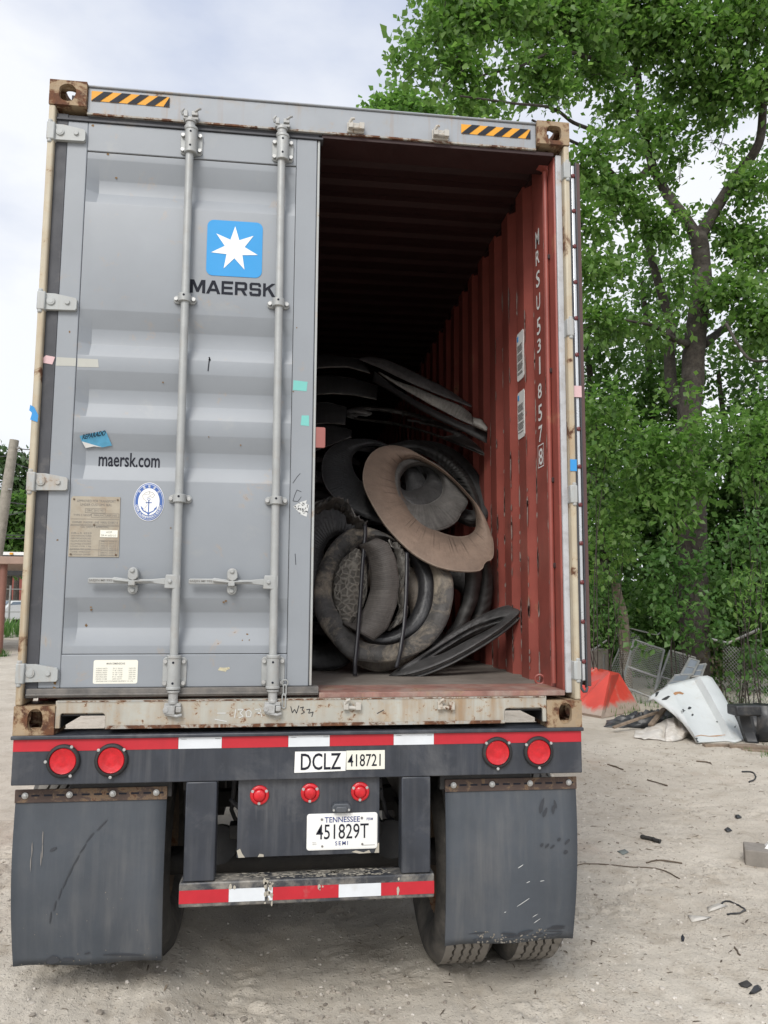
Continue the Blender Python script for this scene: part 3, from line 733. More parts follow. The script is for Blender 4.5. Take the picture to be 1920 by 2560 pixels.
    mb.cyl((xc+.001, -.030, 1.903), (xc+.001, -.018, 1.903), .010, n=12); mb.cyl((xc, .008, 1.818), (xc, -.004, 1.818), .010, n=12)
    mb.build('handle_catch', M['steel'], dr, bevel=.003)
# seal chain at the second rod
mb = MB(); xs = -.112
pts = [(xs+.002, .010, 1.432), (xs+.004, .004, 1.425)]
mb.lathe([(.013+.0032*math.cos(t), .0032*math.sin(t)) for t in np.linspace(0, 2*PI, 7)[:-1]], (xs, .006, 1.425), (0, 1, .2), 16, True)
def link(x, z0, z1, w2, y):
    p = [(x-w2, y, z0+w2), (x-w2, y, z1-w2)]+[(x-w2*math.cos(R(a)), y, z1-w2+w2*math.sin(R(a))) for a in range(30, 180, 30)]+[(x+w2, y, z1-w2), (x+w2, y, z0+w2)]+[(x+w2*math.cos(R(a)), y, z0+w2-w2*math.sin(R(a))) for a in range(30, 180, 30)]
    mb.tube(p, .0028, 6, closed=True)
link(xs+.0, 1.372, 1.417, .006, .003); link(xs-.003, 1.318, 1.378, .007, .001)
mb.build('seal_chain', M['steel'], dr)
# grooved welds and stains on the frame are in the paint; stickers and lettering follow
def rrect(x0, x1, z0, z1, r, n=5):
    p = []
    for cx, cz, a0 in ((x1-r, z1-r, 0), (x0+r, z1-r, 90), (x0+r, z0+r, 180), (x1-r, z0+r, 270)): p += [(cx+r*math.cos(R(a0+90*i/n)), cz+r*math.sin(R(a0+90*i/n))) for i in range(n+1)]
    return p
YS = .034
def flat(name, pts, mat, y, parent=dr, dn=.001):
    mb = MB(); mb.prism(pts, y-dn, y); return mb.build(name, mat, parent, smooth=False)
flat('emblem', rrect(-.505, -.254, 3.248, 3.514, .03), M['logoblue'], YS-.001)
star = []
cx, cz = -.3795, 3.381
for k in range(14):
    a = R(90-360/14*k+ 0); r_ = .108 if k % 2 == 0 else .046
    star.append((cx+r_*math.cos(a), cz+r_*math.sin(a)))
flat('emblem_star', star, M['white'], YS-.0025)
BLK = {'M': [[(0, 0), (0, 1), (.27, 1), (.5, .40), (.73, 1), (1, 1), (1, 0), (.80, 0), (.80, .66), (.58, .08), (.42, .08), (.20, .66), (.20, 0)]],
       'A': [[(0, 0), (.22, 0), (.60, 1), (.39, 1)], [(1, 0), (.78, 0), (.40, 1), (.61, 1)], [(.24, .20), (.76, .20), (.69, .38), (.31, .38)]],
       'E': [[(0, 0), (0, 1), (.22, 1), (.22, 0)], [(.2, 0), (1, 0), (1, .19), (.2, .19)], [(.2, .41), (.95, .41), (.95, .59), (.2, .59)], [(.2, .81), (1, .81), (1, 1), (.2, 1)]],
       'R': [[(0, 0), (0, 1), (.22, 1), (.22, 0)], [(.2, .81), (.82, .81), (.76, 1), (.2, 1)], [(.82, 1), (.76, 1), (.76, .36), (.84, .36), (.98, .46), (.98, .88)], [(.2, .36), (.84, .36), (.8, .54), (.2, .54)], [(.48, .38), (.74, .38), (1, 0), (.74, 0)]],
       'S': [[(.04, .82), (.14, 1), (.86, 1), (.98, .86), (.98, .70), (.76, .70), (.76, .82)], [(.02, .88), (.14, 1), (.24, .98), (.24, .50), (.12, .42), (.02, .54)], [(.1, .42), (.9, .42), (.9, .59), (.1, .59)], [(.76, .5), (.88, .59), (.99, .48), (.99, .12), (.86, 0), (.76, .02)], [(.02, .16), (.12, 0), (.9, 0), (.9, .18), (.24, .18), (.24, .30), (.02, .30)]],
       'K': [[(0, 0), (0, 1), (.22, 1), (.22, 0)], [(.2, .40), (.2, .64), (.70, 1), (1, 1)], [(.34, .56), (.56, .66), (1, 0), (.72, 0)]]}
x0, gap, hh_ = -.574, .0085, .063; ws = dict(M=.068, A=.064, E=.0515, R=.056, S=.054, K=.056); x = x0
for ch in 'MAERSK':
    mb = MB()
    for k, pl in enumerate(BLK[ch]): mb.add([(x+a*ws[ch], YS-.0012-.0003*k, 3.1615+b*hh_) for a, b in pl], [tuple(range(len(pl)))])
    mb.build('lettering', M['ink'], dr, recalc=False); x += ws[ch]+(gap if ch != 'M' else .004)-(.004 if ch == 'A' else 0)
mb = MB(); put_text(mb, 'maersk.com', (-.945, .0675, 2.360), X1, Z1, .262, .064, bold=.014); mb.build('lettering', M['ink'], dr, recalc=False)
# REPARADO sticker on the sloping face of the groove
def slope_y(z): return .034+(2.503-z)/(2.503-2.431)*.035 if z > 2.431 else .069
mb = MB(); pt = [(-1.022, 2.487), (-.912, 2.513), (-.888, 2.452), (-.93, 2.443), (-.965, 2.446), (-1.000, 2.438), (-1.013, 2.46)]
mb.add([(x, min(.033, slope_y(z))-.006+.0*z if z > 2.5 else slope_y(z)-.006, z) for x, z in pt], [tuple(range(7))])
mb.build('repair_sticker', mk('sticker_sky_blue', (.10, .36, .56), .4, var=.12, vscale=40), dr, recalc=False)
mb = MB(); q = [(-1.014, 2.465), (-.93, 2.443), (-.965, 2.446), (-1.000, 2.438)]
mb.add([(x, slope_y(z)-.008, z) for x, z in q], [(0, 1, 2, 3)]); mb.build('sticker_torn_edge', M['white'], dr, recalc=False)
mb = MB(); ex = np.array((.110, .0, .026)); ex = ex/np.linalg.norm(ex); ey = np.array((-.02, .035, -.072)); ey = -ey/np.linalg.norm(ey)
p0 = np.array((-1.010, slope_y(2.474)-.016, 2.470)); put_text(mb, 'REPARADO', p0, ex, ey, .098, .024, .02); mb.build('lettering', M['ink'], dr, recalc=False)
# classification seal
cx, cz, rx, rz = -.7165, 2.203, .065, .085
el = lambda k, n=48: [(cx+rx*k*math.cos(2*PI*i/n), cz+rz*k*math.sin(2*PI*i/n)) for i in range(n)]
flat('seal_rim', el(1.0), M['white'], YS-.001); flat('seal_ring', el(.965), M['sealblue'], YS-.002)
flat('seal_band', el(.915), M['white'], YS-.003); flat('seal_ring', el(.89), M['sealblue'], YS-.004); flat('seal_field', el(.70), M['white'], YS-.005)
mb = MB()
def ring_text(s, a0, a1, k, h, inward, bold=.01):
    n = len(s)
    for i, ch in enumerate(s):
        if ch == ' ': continue
        a = R(a0+(a1-a0)*(i+.5)/n); px, pz = cx+rx*k*math.cos(a), cz+rz*k*math.sin(a)
        nx, nz_ = math.cos(a), math.sin(a)
        up = np.array((nx, 0, nz_))*(-1 if inward else 1); rt = np.array((up[2], 0, -up[0]))
        wd = h*.72 if ch != 'I' else h*.2
        put_text(mb, ch, np.array((px, YS-.0055, pz))-rt*wd/2-up*h/2, rt, up, wd, h, bold)
ring_text('中国船级社', 152, 28, .80, .0125, False)
ring_text('★CHINA CLASSIFICATION SOCIETY★'.replace('★', ' '), 186, 354, .80, .0095, True, .02)
mb.build('lettering', M['white'], dr, recalc=False)
mb = MB(); ya = YS-.0052                                    # anchor with a dolphin curling round the shank
mb.box(cx-.0022, cx+.0022, ya-.001, ya, cz-.045, cz+.006); mb.box(cx-.013, cx+.013, ya-.001, ya, cz-.006, cz-.002)
scribble(mb, [(cx+.0055*math.cos(R(a)), cz+.011+.0055*math.sin(R(a))) for a in range(0, 361, 40)], ya-.001, .0022)
scribble(mb, [(cx-.030, cz-.026), (cx-.022, cz-.040), (cx, cz-.051), (cx+.022, cz-.040), (cx+.032, cz-.026)], ya-.001, .005)
mb.add([(x, ya-.0012, z) for x, z in ((cx-.034, cz-.018), (cx-.030, cz-.034), (cx-.020, cz-.032))], [(0, 1, 2)]); mb.add([(x, ya-.0012, z) for x, z in ((cx+.036, cz-.018), (cx+.033, cz-.034), (cx+.022, cz-.032))], [(0, 1, 2)])
mb.add([(x, ya-.0012, z) for x, z in ((cx-.01, cz-.046), (cx, cz-.060), (cx+.01, cz-.046))], [(0, 1, 2)])
mb.build('seal_anchor', M['sealblue'], dr, recalc=False)
mb = MB()
scribble(mb, [(cx-.012, cz-.045), (cx-.016, cz-.028), (cx-.006, cz-.014), (cx-.012, cz+.004), (cx-.024, cz+.012), (cx-.027, cz+.028), (cx-.014, cz+.040), (cx+.004, cz+.046), (cx+.0, cz+.036), (cx+.014, cz+.043), (cx+.024, cz+.03), (cx+.016, cz+.018), (cx+.004, cz+.024), (cx-.008, cz+.018)], ya-.001, .0014)
scribble(mb, [(cx-.02, cz+.03), (cx-.006, cz+.034), (cx+.006, cz+.028), (cx+.018, cz+.034)], ya-.001, .0012)
mb.build('seal_drawing', M['greyink'], dr, recalc=False)
# customs approval data plate
flat('data_plate', [(-1.043, 1.960), (-.834, 1.960), (-.838, 2.221), (-1.036, 2.221), (-1.043, 2.212)], M['plateb'], YS, dn=.004)
mb = MB(); yp = YS-.0046
put_text(mb, 'APPROVED FOR TRANSPORT', (-1.018, yp, 2.196), X1, Z1, .162, .0105); put_text(mb, 'UNDER CUSTOMS SEAL', (-1.003, yp, 2.180), X1, Z1, .132, .0105)
put_text(mb, 'CSC SAFETY APPROVAL', (-.998, yp, 2.084), X1, Z1, .118, .009)
put_text(mb, 'GB/C 2012 951', (-.976, yp, 2.156), X1, Z1, .072, .009)
put_text(mb, 'TYPE S S45GP', (-1.03, yp, 2.135), X1, Z1, .075, .009); put_text(mb, 'MANUFACTURER\'S NO.', (-.945, yp, 2.135), X1, Z1, .098, .009)
put_text(mb, 'OWNER  MAERSK LINE  MRSU 531857 8', (-1.034, yp, 2.104), X1, Z1, .190, .009)
for k, s in enumerate(('GB-LR 4529', 'DATE MANUFACTURED', 'IDENTIFICATION NO.', 'MAXIMUM GROSS MASS', 'ALLOWABLE STACKING', 'LOAD FOR 1.8g', 'RACKING TEST LOAD', 'TARE WEIGHT', 'CONTAINER OWNER')):
    put_text(mb, s, (-1.036, yp, 2.058-k*.0115), X1, Z1, .085, .007)
for k in range(7): put_text(mb, '%05d KG  %05d LB' % (30480-k*317, 67200-k*991), (-.912, yp, 2.024-k*.0098), X1, Z1, .066, .0065)
for z in (2.122, 2.098, 2.093, 1.990): mb.box(-1.040, -.838, yp-.0004, yp, z, z+.0012)
for z0, z1, x0, x1 in ((2.150, 2.168, -.982, -.898), (2.130, 2.147, -.955, -.84), (1.965, 2.03, -.918, -.839)):
    for a in ((x0, x1, z0, z0+.001), (x0, x1, z1, z1+.001), (x0, x0+.001, z0, z1), (x1-.001, x1, z0, z1)): mb.box(a[0], a[1], yp-.0004, yp, a[2], a[3])
mb.build('plate_lettering', M['greyink'], dr, recalc=False)
flat('plate_label', [(-.915, 2.045), (-.842, 2.045), (-.842, 2.076), (-.915, 2.076)], M['cream'], yp-.0006)
mb = MB(); put_text(mb, 'ACEP', (-.89, yp-.002, 2.063), X1, Z1, .025, .008); put_text(mb, 'DK-41-A0312-3', (-.91, yp-.002, 2.049), X1, Z1, .062, .008)
mb.build('plate_lettering', M['greyink'], dr, recalc=False)
mb = MB()
for x, z in ((-1.03, 2.208), (-.848, 2.208), (-1.033, 1.970), (-.846, 1.970), (-.942, 2.098)): mb.cyl((x, yp+.002, z), (x, yp-.003, z), .004, n=10)
mb.build('plate_rivet', M['rim'], dr)
# dimensions label
flat('dimension_label', rrect(-.917, -.735, 1.424, 1.523, .008), M['cream'], YF)
mb = MB(); yp = YF-.0015
put_text(mb, 'MAIN DIMENSIONS', (-.864, yp, 1.504), X1, Z1, .076, .008, .01)
for k, s in enumerate(('INTERNAL LENGTH', 'INTERNAL WIDTH', 'INTERNAL HEIGHT', 'DOOR OPENING WIDTH', 'DOOR OPENING HEIGHT', 'INSIDE CUBE')):
    z = 1.4855-k*.0088
    put_text(mb, s, (-.906, yp, z), X1, Z1, .046, .0048); put_text(mb, ("39' 5\" 45/64", "7' 8\" 19/32", "8' 10\" 5/32", "7' 8\" 1/8", "8' 5\" 45/64", "2690 CU.FT.")[k], (-.838, yp, z), X1, Z1, .040, .0048)
    put_text(mb, ('12032 MM', '2352 MM', '2698 MM', '2340 MM', '2585 MM', '76.2 CU.M')[k], (-.772, yp, z), X1, Z1, .028, .0048)
put_text(mb, 'QINGDAO CIMC CONTAINER EQUIPMENT CO. LTD.', (-.904, yp, 1.431), X1, Z1, .152, .006)
mb.build('lettering', M['greyink'], dr, recalc=False)
# tape scraps, scribbles, small marks
flat('tape_scrap', [(-.102, 2.727), (-.040, 2.724), (-.036, 2.768), (-.100, 2.773)], M['teal'], YF)
flat('tape_scrap', [(-.064, 2.566), (-.026, 2.563), (-.027, 2.612), (-.060, 2.611)], M['teal'], YF)
flat('tape_scrap', [(-1.136, 2.795), (-1.052, 2.797), (-1.052, 2.833), (-1.134, 2.834)], M['tapebeige'], YF)
flat('tape_scrap', [(-1.046, 2.795), (-.955, 2.797), (-.96, 2.833), (-1.046, 2.834)], M['tapebeige'], YS)
flat('tape_scrap', [(-1.188, 2.805), (-1.150, 2.80), (-1.14, 2.834), (-1.178, 2.840), (-1.19, 2.828)], M['pink'], YF-.001)
flat('sticker_residue', [(-.318, 2.77), (-.296, 2.755), (-.285, 2.772), (-.29, 2.80), (-.30, 2.812), (-.304, 2.795), (-.320, 2.81), (-.31, 2.79)], M['chalk'], .060)
flat('sticker_residue', [(-.090, 2.195), (-.055, 2.160), (-.03, 2.15), (-.02, 2.205), (-.035, 2.21), (-.03, 2.225), (-.06, 2.215)], M['chalk'], YF)
mb = MB()
for k in range(30):
    x, z = -.085+.06*rng.random(), 2.165+.05*rng.random(); a = rng.random()*PI
    scribble(mb, [(x, z), (x+.008*math.cos(a), z+.008*math.sin(a))], YF-.0015, .0025)
scribble(mb, [(-.094, 2.30), (-.075, 2.33), (-.062, 2.345)], YF-.0012, .002)
scribble(mb, [(-.055, 2.262), (-.075, 2.27), (-.085, 2.245), (-.092, 2.22), (-.07, 2.218), (-.055, 2.24)], YF-.0012, .002)
scribble(mb, [(-.078, 1.985), (-.074, 1.935)], YF-.0012, .0025)
scribble(mb, [(-.477, 2.865), (-.482, 2.80)], .032, .0045); scribble(mb, [(-.479, 2.865), (-.474, 2.85), (-.48, 2.855)], .032, .006)
mb.build('pen_mark', M['ink'], dr, recalc=False)
M['ruststain'] = mk('rust_spot', (.17, .10, .04), .85, var=.4, vscale=80)
mb = MB()
for x, z, r_ in ((-.946, 1.745, .004), (-.945, 1.735, .005), (-.965, 1.667, .006), (-.925, 3.70, .005), (-.96, 3.795, .005), (-1.03, 3.925, .006), (-1.085, 2.95, .005), (-1.07, 1.43, .008), (-1.072, 1.408, .007), (-1.09, 2.03, .004), (-.09, 3.02, .003), (-.385, 1.77, .006), (-.375, 1.775, .005), (-.28, 1.63, .004), (-.27, 1.605, .003), (-.30, 1.604, .003), (-.10, 2.72, .004), (-.62, 2.09, .003), (-.47, 2.5, .003), (-.33, 2.47, .003), (-.68, 2.745, .004)):
    yy = .0295 if (x < -1.05 or x > -.105 or z > 3.8 or z < 1.546) else float(np.interp(z, [a for a, b in pr[::-1]] , [b for a, b in pr[::-1]]))-.0015
    n_ = 8; mb.add([(x+r_*(.6+.7*rng.random())*math.cos(2*PI*i/n_), yy, z+r_*(.6+.9*rng.random())*math.sin(2*PI*i/n_)) for i in range(n_)], [tuple(range(n_))])
mb.build('rust_spot', M['ruststain'], dr, recalc=False)['kind'] = 'stuff'
flat('sticker_residue', [(-.400, 1.478), (-.392, 1.49), (-.372, 1.488), (-.352, 1.491), (-.349, 1.483), (-.362, 1.479), (-.366, 1.471)], mk('sticker_residue_yellow', (.47, .43, .30), .7, var=.3, vscale=90), YF)
# red latch tab sticking out past the door edge
mb = MB(); mb.prism(rrect(-.006, .049, 2.467, 2.562, .008), .040, .048); mb.build('latch_tab', M['redflag'], dr, bevel=.002)

# ------------------------------------------------------------------ the open door, swung right round against the side wall
mb = MB(); mb.box(1.262, 1.282, .035, 1.165, 1.395, 3.93); mb.box(1.2245, 1.2615, .05, .10, 1.41, 3.925); mb.box(1.2245, 1.2615, 1.10, 1.15, 1.41, 3.925)
mb.box(1.2255, 1.2605, .1005, 1.0995, 3.80, 3.92); mb.box(1.2255, 1.2605, .1005, 1.0995, 1.41, 1.54)
od = mb.build('door', M['redbrown'], box_c, bevel=.003); od['label'] = 'open door folded back along the side wall'
mb = MB(); mb.box(1.236, 1.2545, .0335, .0495, 1.42, 3.915); mb.build('retainer_strip', M['aluminium'], od, bevel=.004)
mb = MB(); mb.box(1.2215, 1.2355, .028, .0495, 1.388, 3.93); mb.box(1.255, 1.2612, .026, .0495, 1.388, 3.93); mb.tube([(1.229, .03, 1.39), (1.24, .026, 1.372), (1.252, .026, 1.372), (1.26, .03, 1.392)], .0065, 8)
mb.build('door_gasket', M['gasket'], od, bevel=.004)
for k in range(14):
    mb = MB(); zz = 3.86-k*.181
    mb.lathe([(.0105, 0), (.0105, .004), (.006, .008), (.003, .0085), (.0001, .006)], (1.2455, .0335, zz), (0, -1, 0), 14)
    mb.build('rivet', M['rivet'], od)
mb = MB(); mb.box(1.222, 1.2615, .0235, .0255, 2.745, 2.80); mb.build('pink_tape', M['pink'], od)
# =================================================================== container chassis (semi trailer)
tr = thing('semi_trailer', 'black container chassis with red and white tape, round red lights and two mud flaps', 'trailer', (0, .65, 0))
mb = MB(); mb.box(-1.215, 1.215, 0, .11, 1.02, 1.2035); mb.box(-1.222, 1.222, -.014, .16, 1.204, 1.2195)
bp = mb.build('rear_beam', M['black'], tr, bevel=.004)
def face(name, x0, x1, z0, z1, y, mat, parent, th=.0015):
    mb = MB(); mb.box(x0, x1, y-th, y, z0, z1); return mb.build(name, mat, parent, smooth=False)
xs = [-1.213, -.551, -.372, -.092, .085, .363, .541, 1.213]
for k in range(7): face('reflective_tape', xs[k], xs[k+1]-.0008, 1.156, 1.2025, -.0005, M['tape_red'] if k % 2 == 0 else M['tape_white'], bp)
mb = MB()
for x in (-.54, -.40, -.08, .057, .375, .51): mb.box(x, x+.022, -.0032, -.0022, 1.195, 1.1962)
mb.build('tape_print', M['greyink'], bp)
def lamp(x, z, y, parent, r, big):
    mb = MB(); 
    if big:
        mb.lathe([(r*1.26, .0), (r*1.26, .006), (r*1.16, .014), (r*1.02, .014), (r*.99, .004)], (x, y, z), (0, -1, 0), 40)
        h = mb.build('tail_light', M['blackd'], parent, ang=60)
        mb = MB(); mb.lathe([(r, .003), (r*.985, .0085), (r*.93, .0105), (r*.91, .0098), (r*.62, .0122), (r*.60, .0115), (r*.3, .0130), (.0005, .0132)], (x, y, z), (0, -1, 0), 40); mb.build('lens', M['lens'], h, ang=60)
        scr = (60, 180, 300) if x < 0 and abs(x) > .9 else ((40, 140, 270) if abs(x) < .9 else (-5+40, 150, 270)); k = 1.24; yy = y-.012
    else:
        mb.lathe([(r*1.0, 0), (r*1.0, .006), (r*.93, .009), (r*.70, .010), (r*.66, .008)], (x, y, z), (0, -1, 0), 36)
        h = mb.build('marker_light', M['lens'], parent, ang=50)
        mb = MB(); mb.lathe([(r*.65, .007), (r*.62, .014), (r*.5, .019), (r*.25, .021), (.0005, .0215)], (x, y, z), (0, -1, 0), 36); mb.build('lens', M['lens'], h, ang=60)
        scr = (30, 150, 268); k = .84; yy = y-.007
    mb = MB()
    for a in scr: mb.lathe([(.0068, 0), (.0062, .003), (.002, .0035), (.0001, .002)], (x+r*k*math.cos(R(a)), yy, z+r*k*math.sin(R(a))), (0, -1, 0), 12)
    mb.build('screw', M['bolt'], h)
for x in (-1.012, -.820, .824, 1.012): lamp(x, 1.116, -.003, bp, .054, True)
def sign(pts, s, rect, parent, y, mat, ink, bold):
    mb = MB(); mb.prism(pts, y-.0015, y); o = mb.build('number_sign', mat, parent, smooth=False)
    mb = MB(); put_text(mb, s, (rect[0], y-.0022, rect[2]), X1, Z1, rect[1]-rect[0], rect[3]-rect[2], bold); mb.build('lettering', ink, parent, recalc=False)
sign([(-.065, 1.048), (.154, 1.052), (.157, 1.134), (-.063, 1.136)], 'DCLZ', (-.038, .134, 1.058, 1.128), bp, -.002, M['white'], M['ink'], .010)
sign([(.1575, 1.056), (.324, 1.056), (.324, 1.136), (.1575, 1.136)], '418721', (.163, .306, 1.069, 1.121), bp, -.002, M['cream'], M['ink'], .006)
# light panel with the licence plate
mb = MB(); mb.box(-.300, .306, .030, .040, .698, 1.0195); mb.box(-.300, .306, .040, .10, 1.0, 1.0195)
lp = mb.build('light_panel', M['black'], tr, bevel=.002)
for x, z in ((-.210, .953), (.005, .957), (.221, .957)): lamp(x, z, .029, lp, .040, False)
mb = MB(); mb.prism([(.096, .893), (.108, .913), (.17, .913), (.182, .893), (.170, .874), (.108, .874)], .004, .0298); mb.prism([(.112, .890), (.118, .903), (.160, .903), (.166, .890), (.158, .877), (.120, .877)], -.004, .0045)
pl = mb.build('plate_lamp', M['flap'], lp, bevel=.005)
mb = MB()
for x in (.106, .171): mb.cyl((x, -.0005, .888), (x, .005, .888), .005, n=10)
mb.build('screw', M['bolt'], lp)
mb = MB(); mb.prism(rrect(-.007, .297, .719, .869, .012), .0245, .0285); mb.prism(rrect(-.003, .293, .723, .865, .010), .0235, .0245)
lc = mb.build('license_plate', M['white'], lp, bevel=.0015)
yl = .0228
mb = MB(); put_text(mb, 'TENNESSEE', (.069, yl, .832), X1, Z1, .152, .023, .012); put_text(mb, 'SEMI', (.115, yl, .737), X1, Z1, .055, .017, .014, 1.35); put_text(mb, 'PERM', (.250, yl, .837), X1, Z1, .027, .011, .006)
for xx, a in ((.057, .0), (.229, .4)):
    p = [(xx+(.007 if k % 2 == 0 else .0032)*math.cos(R(90+36*k)), yl, .846+(.007 if k % 2 == 0 else .0032)*math.sin(R(90+36*k))) for k in range(10)]; mb.add(p, [tuple(range(10))])
mb.build('lettering', M['inkblue'], lp, recalc=False)
mb = MB(); put_text(mb, '451829T', (.033, yl, .763), X1, Z1, .226, .062, .004); mb.build('lettering', M['ink'], lp, recalc=False)
mb = MB(); put_text(mb, 'MAY', (.018, yl, .749), X1, Z1, .016, .004); put_text(mb, '2027', (.018, yl, .742), X1, Z1, .018, .004)
for x, z in ((.057, .8455), (.229, .848), (.060, .735), (.232, .739)): mb.cyl((x, .0245, z), (x, .0215, z), .0048, n=10)
mb.box(.232, .286, .0226, .0232, .7335, .7352); mb.build('plate_mark', M['greyink'], lp)
mb = MB()                                                   # chipped bare metal and mud at the panel foot
for pts in ([(-.30, .728), (-.286, .735), (-.277, .715), (-.265, .699), (-.292, .6985)], [(-.212, .699), (-.205, .712), (-.188, .709), (-.186, .699)], [(.185, .706), (.205, .712), (.238, .703), (.262, .712), (.27, .700), (.22, .6985)], [(.285, .699), (.30, .74), (.3055, .74), (.3055, .699)]):
    mb.add([(x, .0285, z) for x, z in pts], [tuple(range(len(pts)))])
mb.build('mud_spot', M['mud'], lp, recalc=False)['kind'] = 'stuff'
# underride guard
mb = MB()
mb.prism([(-.530, .516), (.542, .516), (.542, .614), (-.530, .614)], .0, .10)
ug = mb.build('underride_guard', M['blackmud'], tr, bevel=.006)
for x0, x1 in ((-.515, -.387), (.399, .526)):
    mb = MB(); mb.box(x0, x1, .002, .095, .6165, 1.0195); mb.build('guard_post', M['black'], ug, bevel=.006)
xs = [-.528, -.326, -.176, .0, .0]
for x0, x1, c in ((-.528, -.3265, 0), (-.326, -.178, 1), (-.165, -.146, 1), (-.145, .1305, 0), (.131, .311, 1), (.3115, .541, 0)):
    face('reflective_tape', x0, x1, .533, .585, -.0005, M['tape_white'] if c else M['tape_red'], ug)
mb = MB()
for x0, n_ in ((-.185, 14), (.03, 3), (.36, 2), (-.34, 2)):
    for k in range(n_):
        x, z = x0+.04*rng.random(), .52+.09*rng.random(); r_ = .003+.006*rng.random(); h_ = r_*(1+2*rng.random())
        mb.add([(x+r_*math.cos(2*PI*i/7)*(.6+.6*rng.random()), -.003, z+h_*math.sin(2*PI*i/7)*(.6+.6*rng.random())) for i in range(7)], [tuple(range(7))])
for k in range(240):
    x, y = -.4+.75*rng.random()**.8, .012+.08*rng.random(); r_ = .002+.007*rng.random()**2
    mb.add([(x+2.2*r_*math.cos(2*PI*i/7)*(.5+.7*rng.random()), min(.098, max(.002, y+r_*math.sin(2*PI*i/7))), .6155) for i in range(7)], [tuple(range(7))])
mb.build('mud_spot', M['mud'], ug, recalc=False)['kind'] = 'stuff'
# mud flaps on slotted rusty bars
M['mudflap'] = mk('flap_mud', (.21, .19, .16), .9, var=.25, vscale=40)
M['smear'] = mk('flap_smear', (.036, .040, .048), .5, var=.2)
def flap(x0, x1, s):
    yf = lambda z: .075+.02*(.965-z)-.026*math.sin(PI*min(1, max(0, (.965-z)/.72)))**1.1
    P = []; nz_ = 22
    for i in range(9):
        x = x0+(x1-x0)*i/8; col = []
        for j in range(nz_+1):
            z = .965-(.965-.281)*j/nz_; t = j/nz_
            col.append((x+(-s*.018*t*t*(1 if i == (8 if s > 0 else 0) else 0)), yf(z)+.011*math.sin(3*i/8*PI)*t+.012*t*t*(i/8 if s > 0 else 1-i/8), z))
        P.append(col)
    mb = MB(); mb.grid(P); o = mb.build('mud_flap', M['flap'], tr, recalc=False, ang=60); solidify(o, .008, 0)
    mb = MB(); mb.box(x0-.002, x1+.002, .062, .069, .936, .990)
    br = mb.build('flap_bar', M['flapbar'], o, bevel=.002)
    mb = MB()
    n_ = 12
    for k in range(n_):
        xx = x0+.03+(x1-x0-.06)*k/(n_-1); mb.box(xx-.016, xx+.016, .0608, .0618, .9615, .9685)
    mb.build('bar_slot', M['ink'], o)
    mb = MB()
    for xx in ((-1.174, -.997, -.822, -.644) if s < 0 else (.641, .817, .992, 1.173)):
        mb.lathe([(.0135, 0), (.013, .004), (.009, .0045), (.0085, .010), (.004, .012), (.0001, .012)], (xx, .0605, .966), (0, -1, 0), 14)
    mb.build('bolt', M['bolt'], o)
    # scuffs, fingermarks and mud along the foot
    def patch(x, z, rx, rz, a, n=9):
        q = []
        for i in range(n):
            u, v = rx*math.cos(2*PI*i/n)*(.7+.5*rng.random()), rz*math.sin(2*PI*i/n)*(.7+.5*rng.random())
            X_, Z_ = x+u*math.cos(a)-v*math.sin(a), z+u*math.sin(a)+v*math.cos(a)
            if Z_ < .284: Z_ = .284
            X_ = min(max(X_, x0+.01), x1-.01)
            q.append((X_, yf(Z_)+.011*math.sin(3*(X_-x0)/(x1-x0)*PI)*(.965-Z_)/.684-.0075+.012*((.965-Z_)/.684)**2*((X_-x0)/(x1-x0) if s > 0 else 1-(X_-x0)/(x1-x0)), Z_))
        return q
    md, mm, ml = MB(), MB(), MB()
    if s > 0:
        for x, z, rx, rz, a in ((1.045, .865, .010, .035, -.3), (1.06, .84, .008, .028, -.4), (1.10, .85, .008, .02, -.3), (1.11, .87, .006, .02, .2), (1.04, .700, .012, .006, .7), (1.065, .695, .013, .006, .7), (1.09, .69, .013, .005, .6), (1.12, .72, .012, .006, .6), (1.16, .71, .015, .006, .8), (1.15, .665, .012, .008, .6)):
            md.add(patch(x, z, rx, rz, a), [tuple(range(9))])
        for k in range(12): md.add(patch(.73+.40*rng.random(), .297+.05*rng.random()**2, .02+.035*rng.random(), .002+.005*rng.random(), .25*rng.random()-.1), [tuple(range(9))])
        for k in range(60): mm.add(patch(.74+.36*rng.random(), .286+.05*rng.random()**2, .002+.007*rng.random()**2, .002+.004*rng.random(), PI*rng.random()), [tuple(range(9))])
        for x, z, l_, a in ((.94, .615, .016, .5), (.975, .545, .01, .3), (1.04, .545, .012, .05), (.955, .46, .035, .5), (1.01, .395, .016, .45), (1.02, .37, .018, .5), (.87, .42, .005, .4)): ml.add(patch(x, z, l_, .0016, a), [tuple(range(9))])
    else:
        for k in range(9):
            t = k/8; md.add(patch(-.86-.19*t**.7, .84-.36*t, .003, .028, -.75+.65*t), [tuple(range(9))])
        for x, z, rx, rz, a in ((-1.05, .75, .018, .006, .4), (-1.04, .30, .03, .018, .2), (-.98, .305, .03, .008, .1), (-.75, .31, .08, .005, -.1), (-.90, .33, .012, .003, .3)): md.add(patch(x, z, rx, rz, a), [tuple(range(9))])
        for k in range(30): mm.add(patch(-1.17+.55*rng.random(), .286+.02*rng.random()**2+(.3*rng.random()**4), .001+.002*rng.random(), .001+.002*rng.random(), PI*rng.random()), [tuple(range(9))])
        for k in range(5): ml.add(patch(-1.14+.05*rng.random(), .60+.2*rng.random(), .0025, .03, .02), [tuple(range(9))])
    for q_, nm_, mt_ in ((md, 'smear', M['smear']), (mm, 'mud_spot', M['mudflap']), (ml, 'scratch', M['greyink'] if s < 0 else M['chalk'])): q_.build(nm_, mt_, o, recalc=False)['kind'] = 'stuff'
    return o
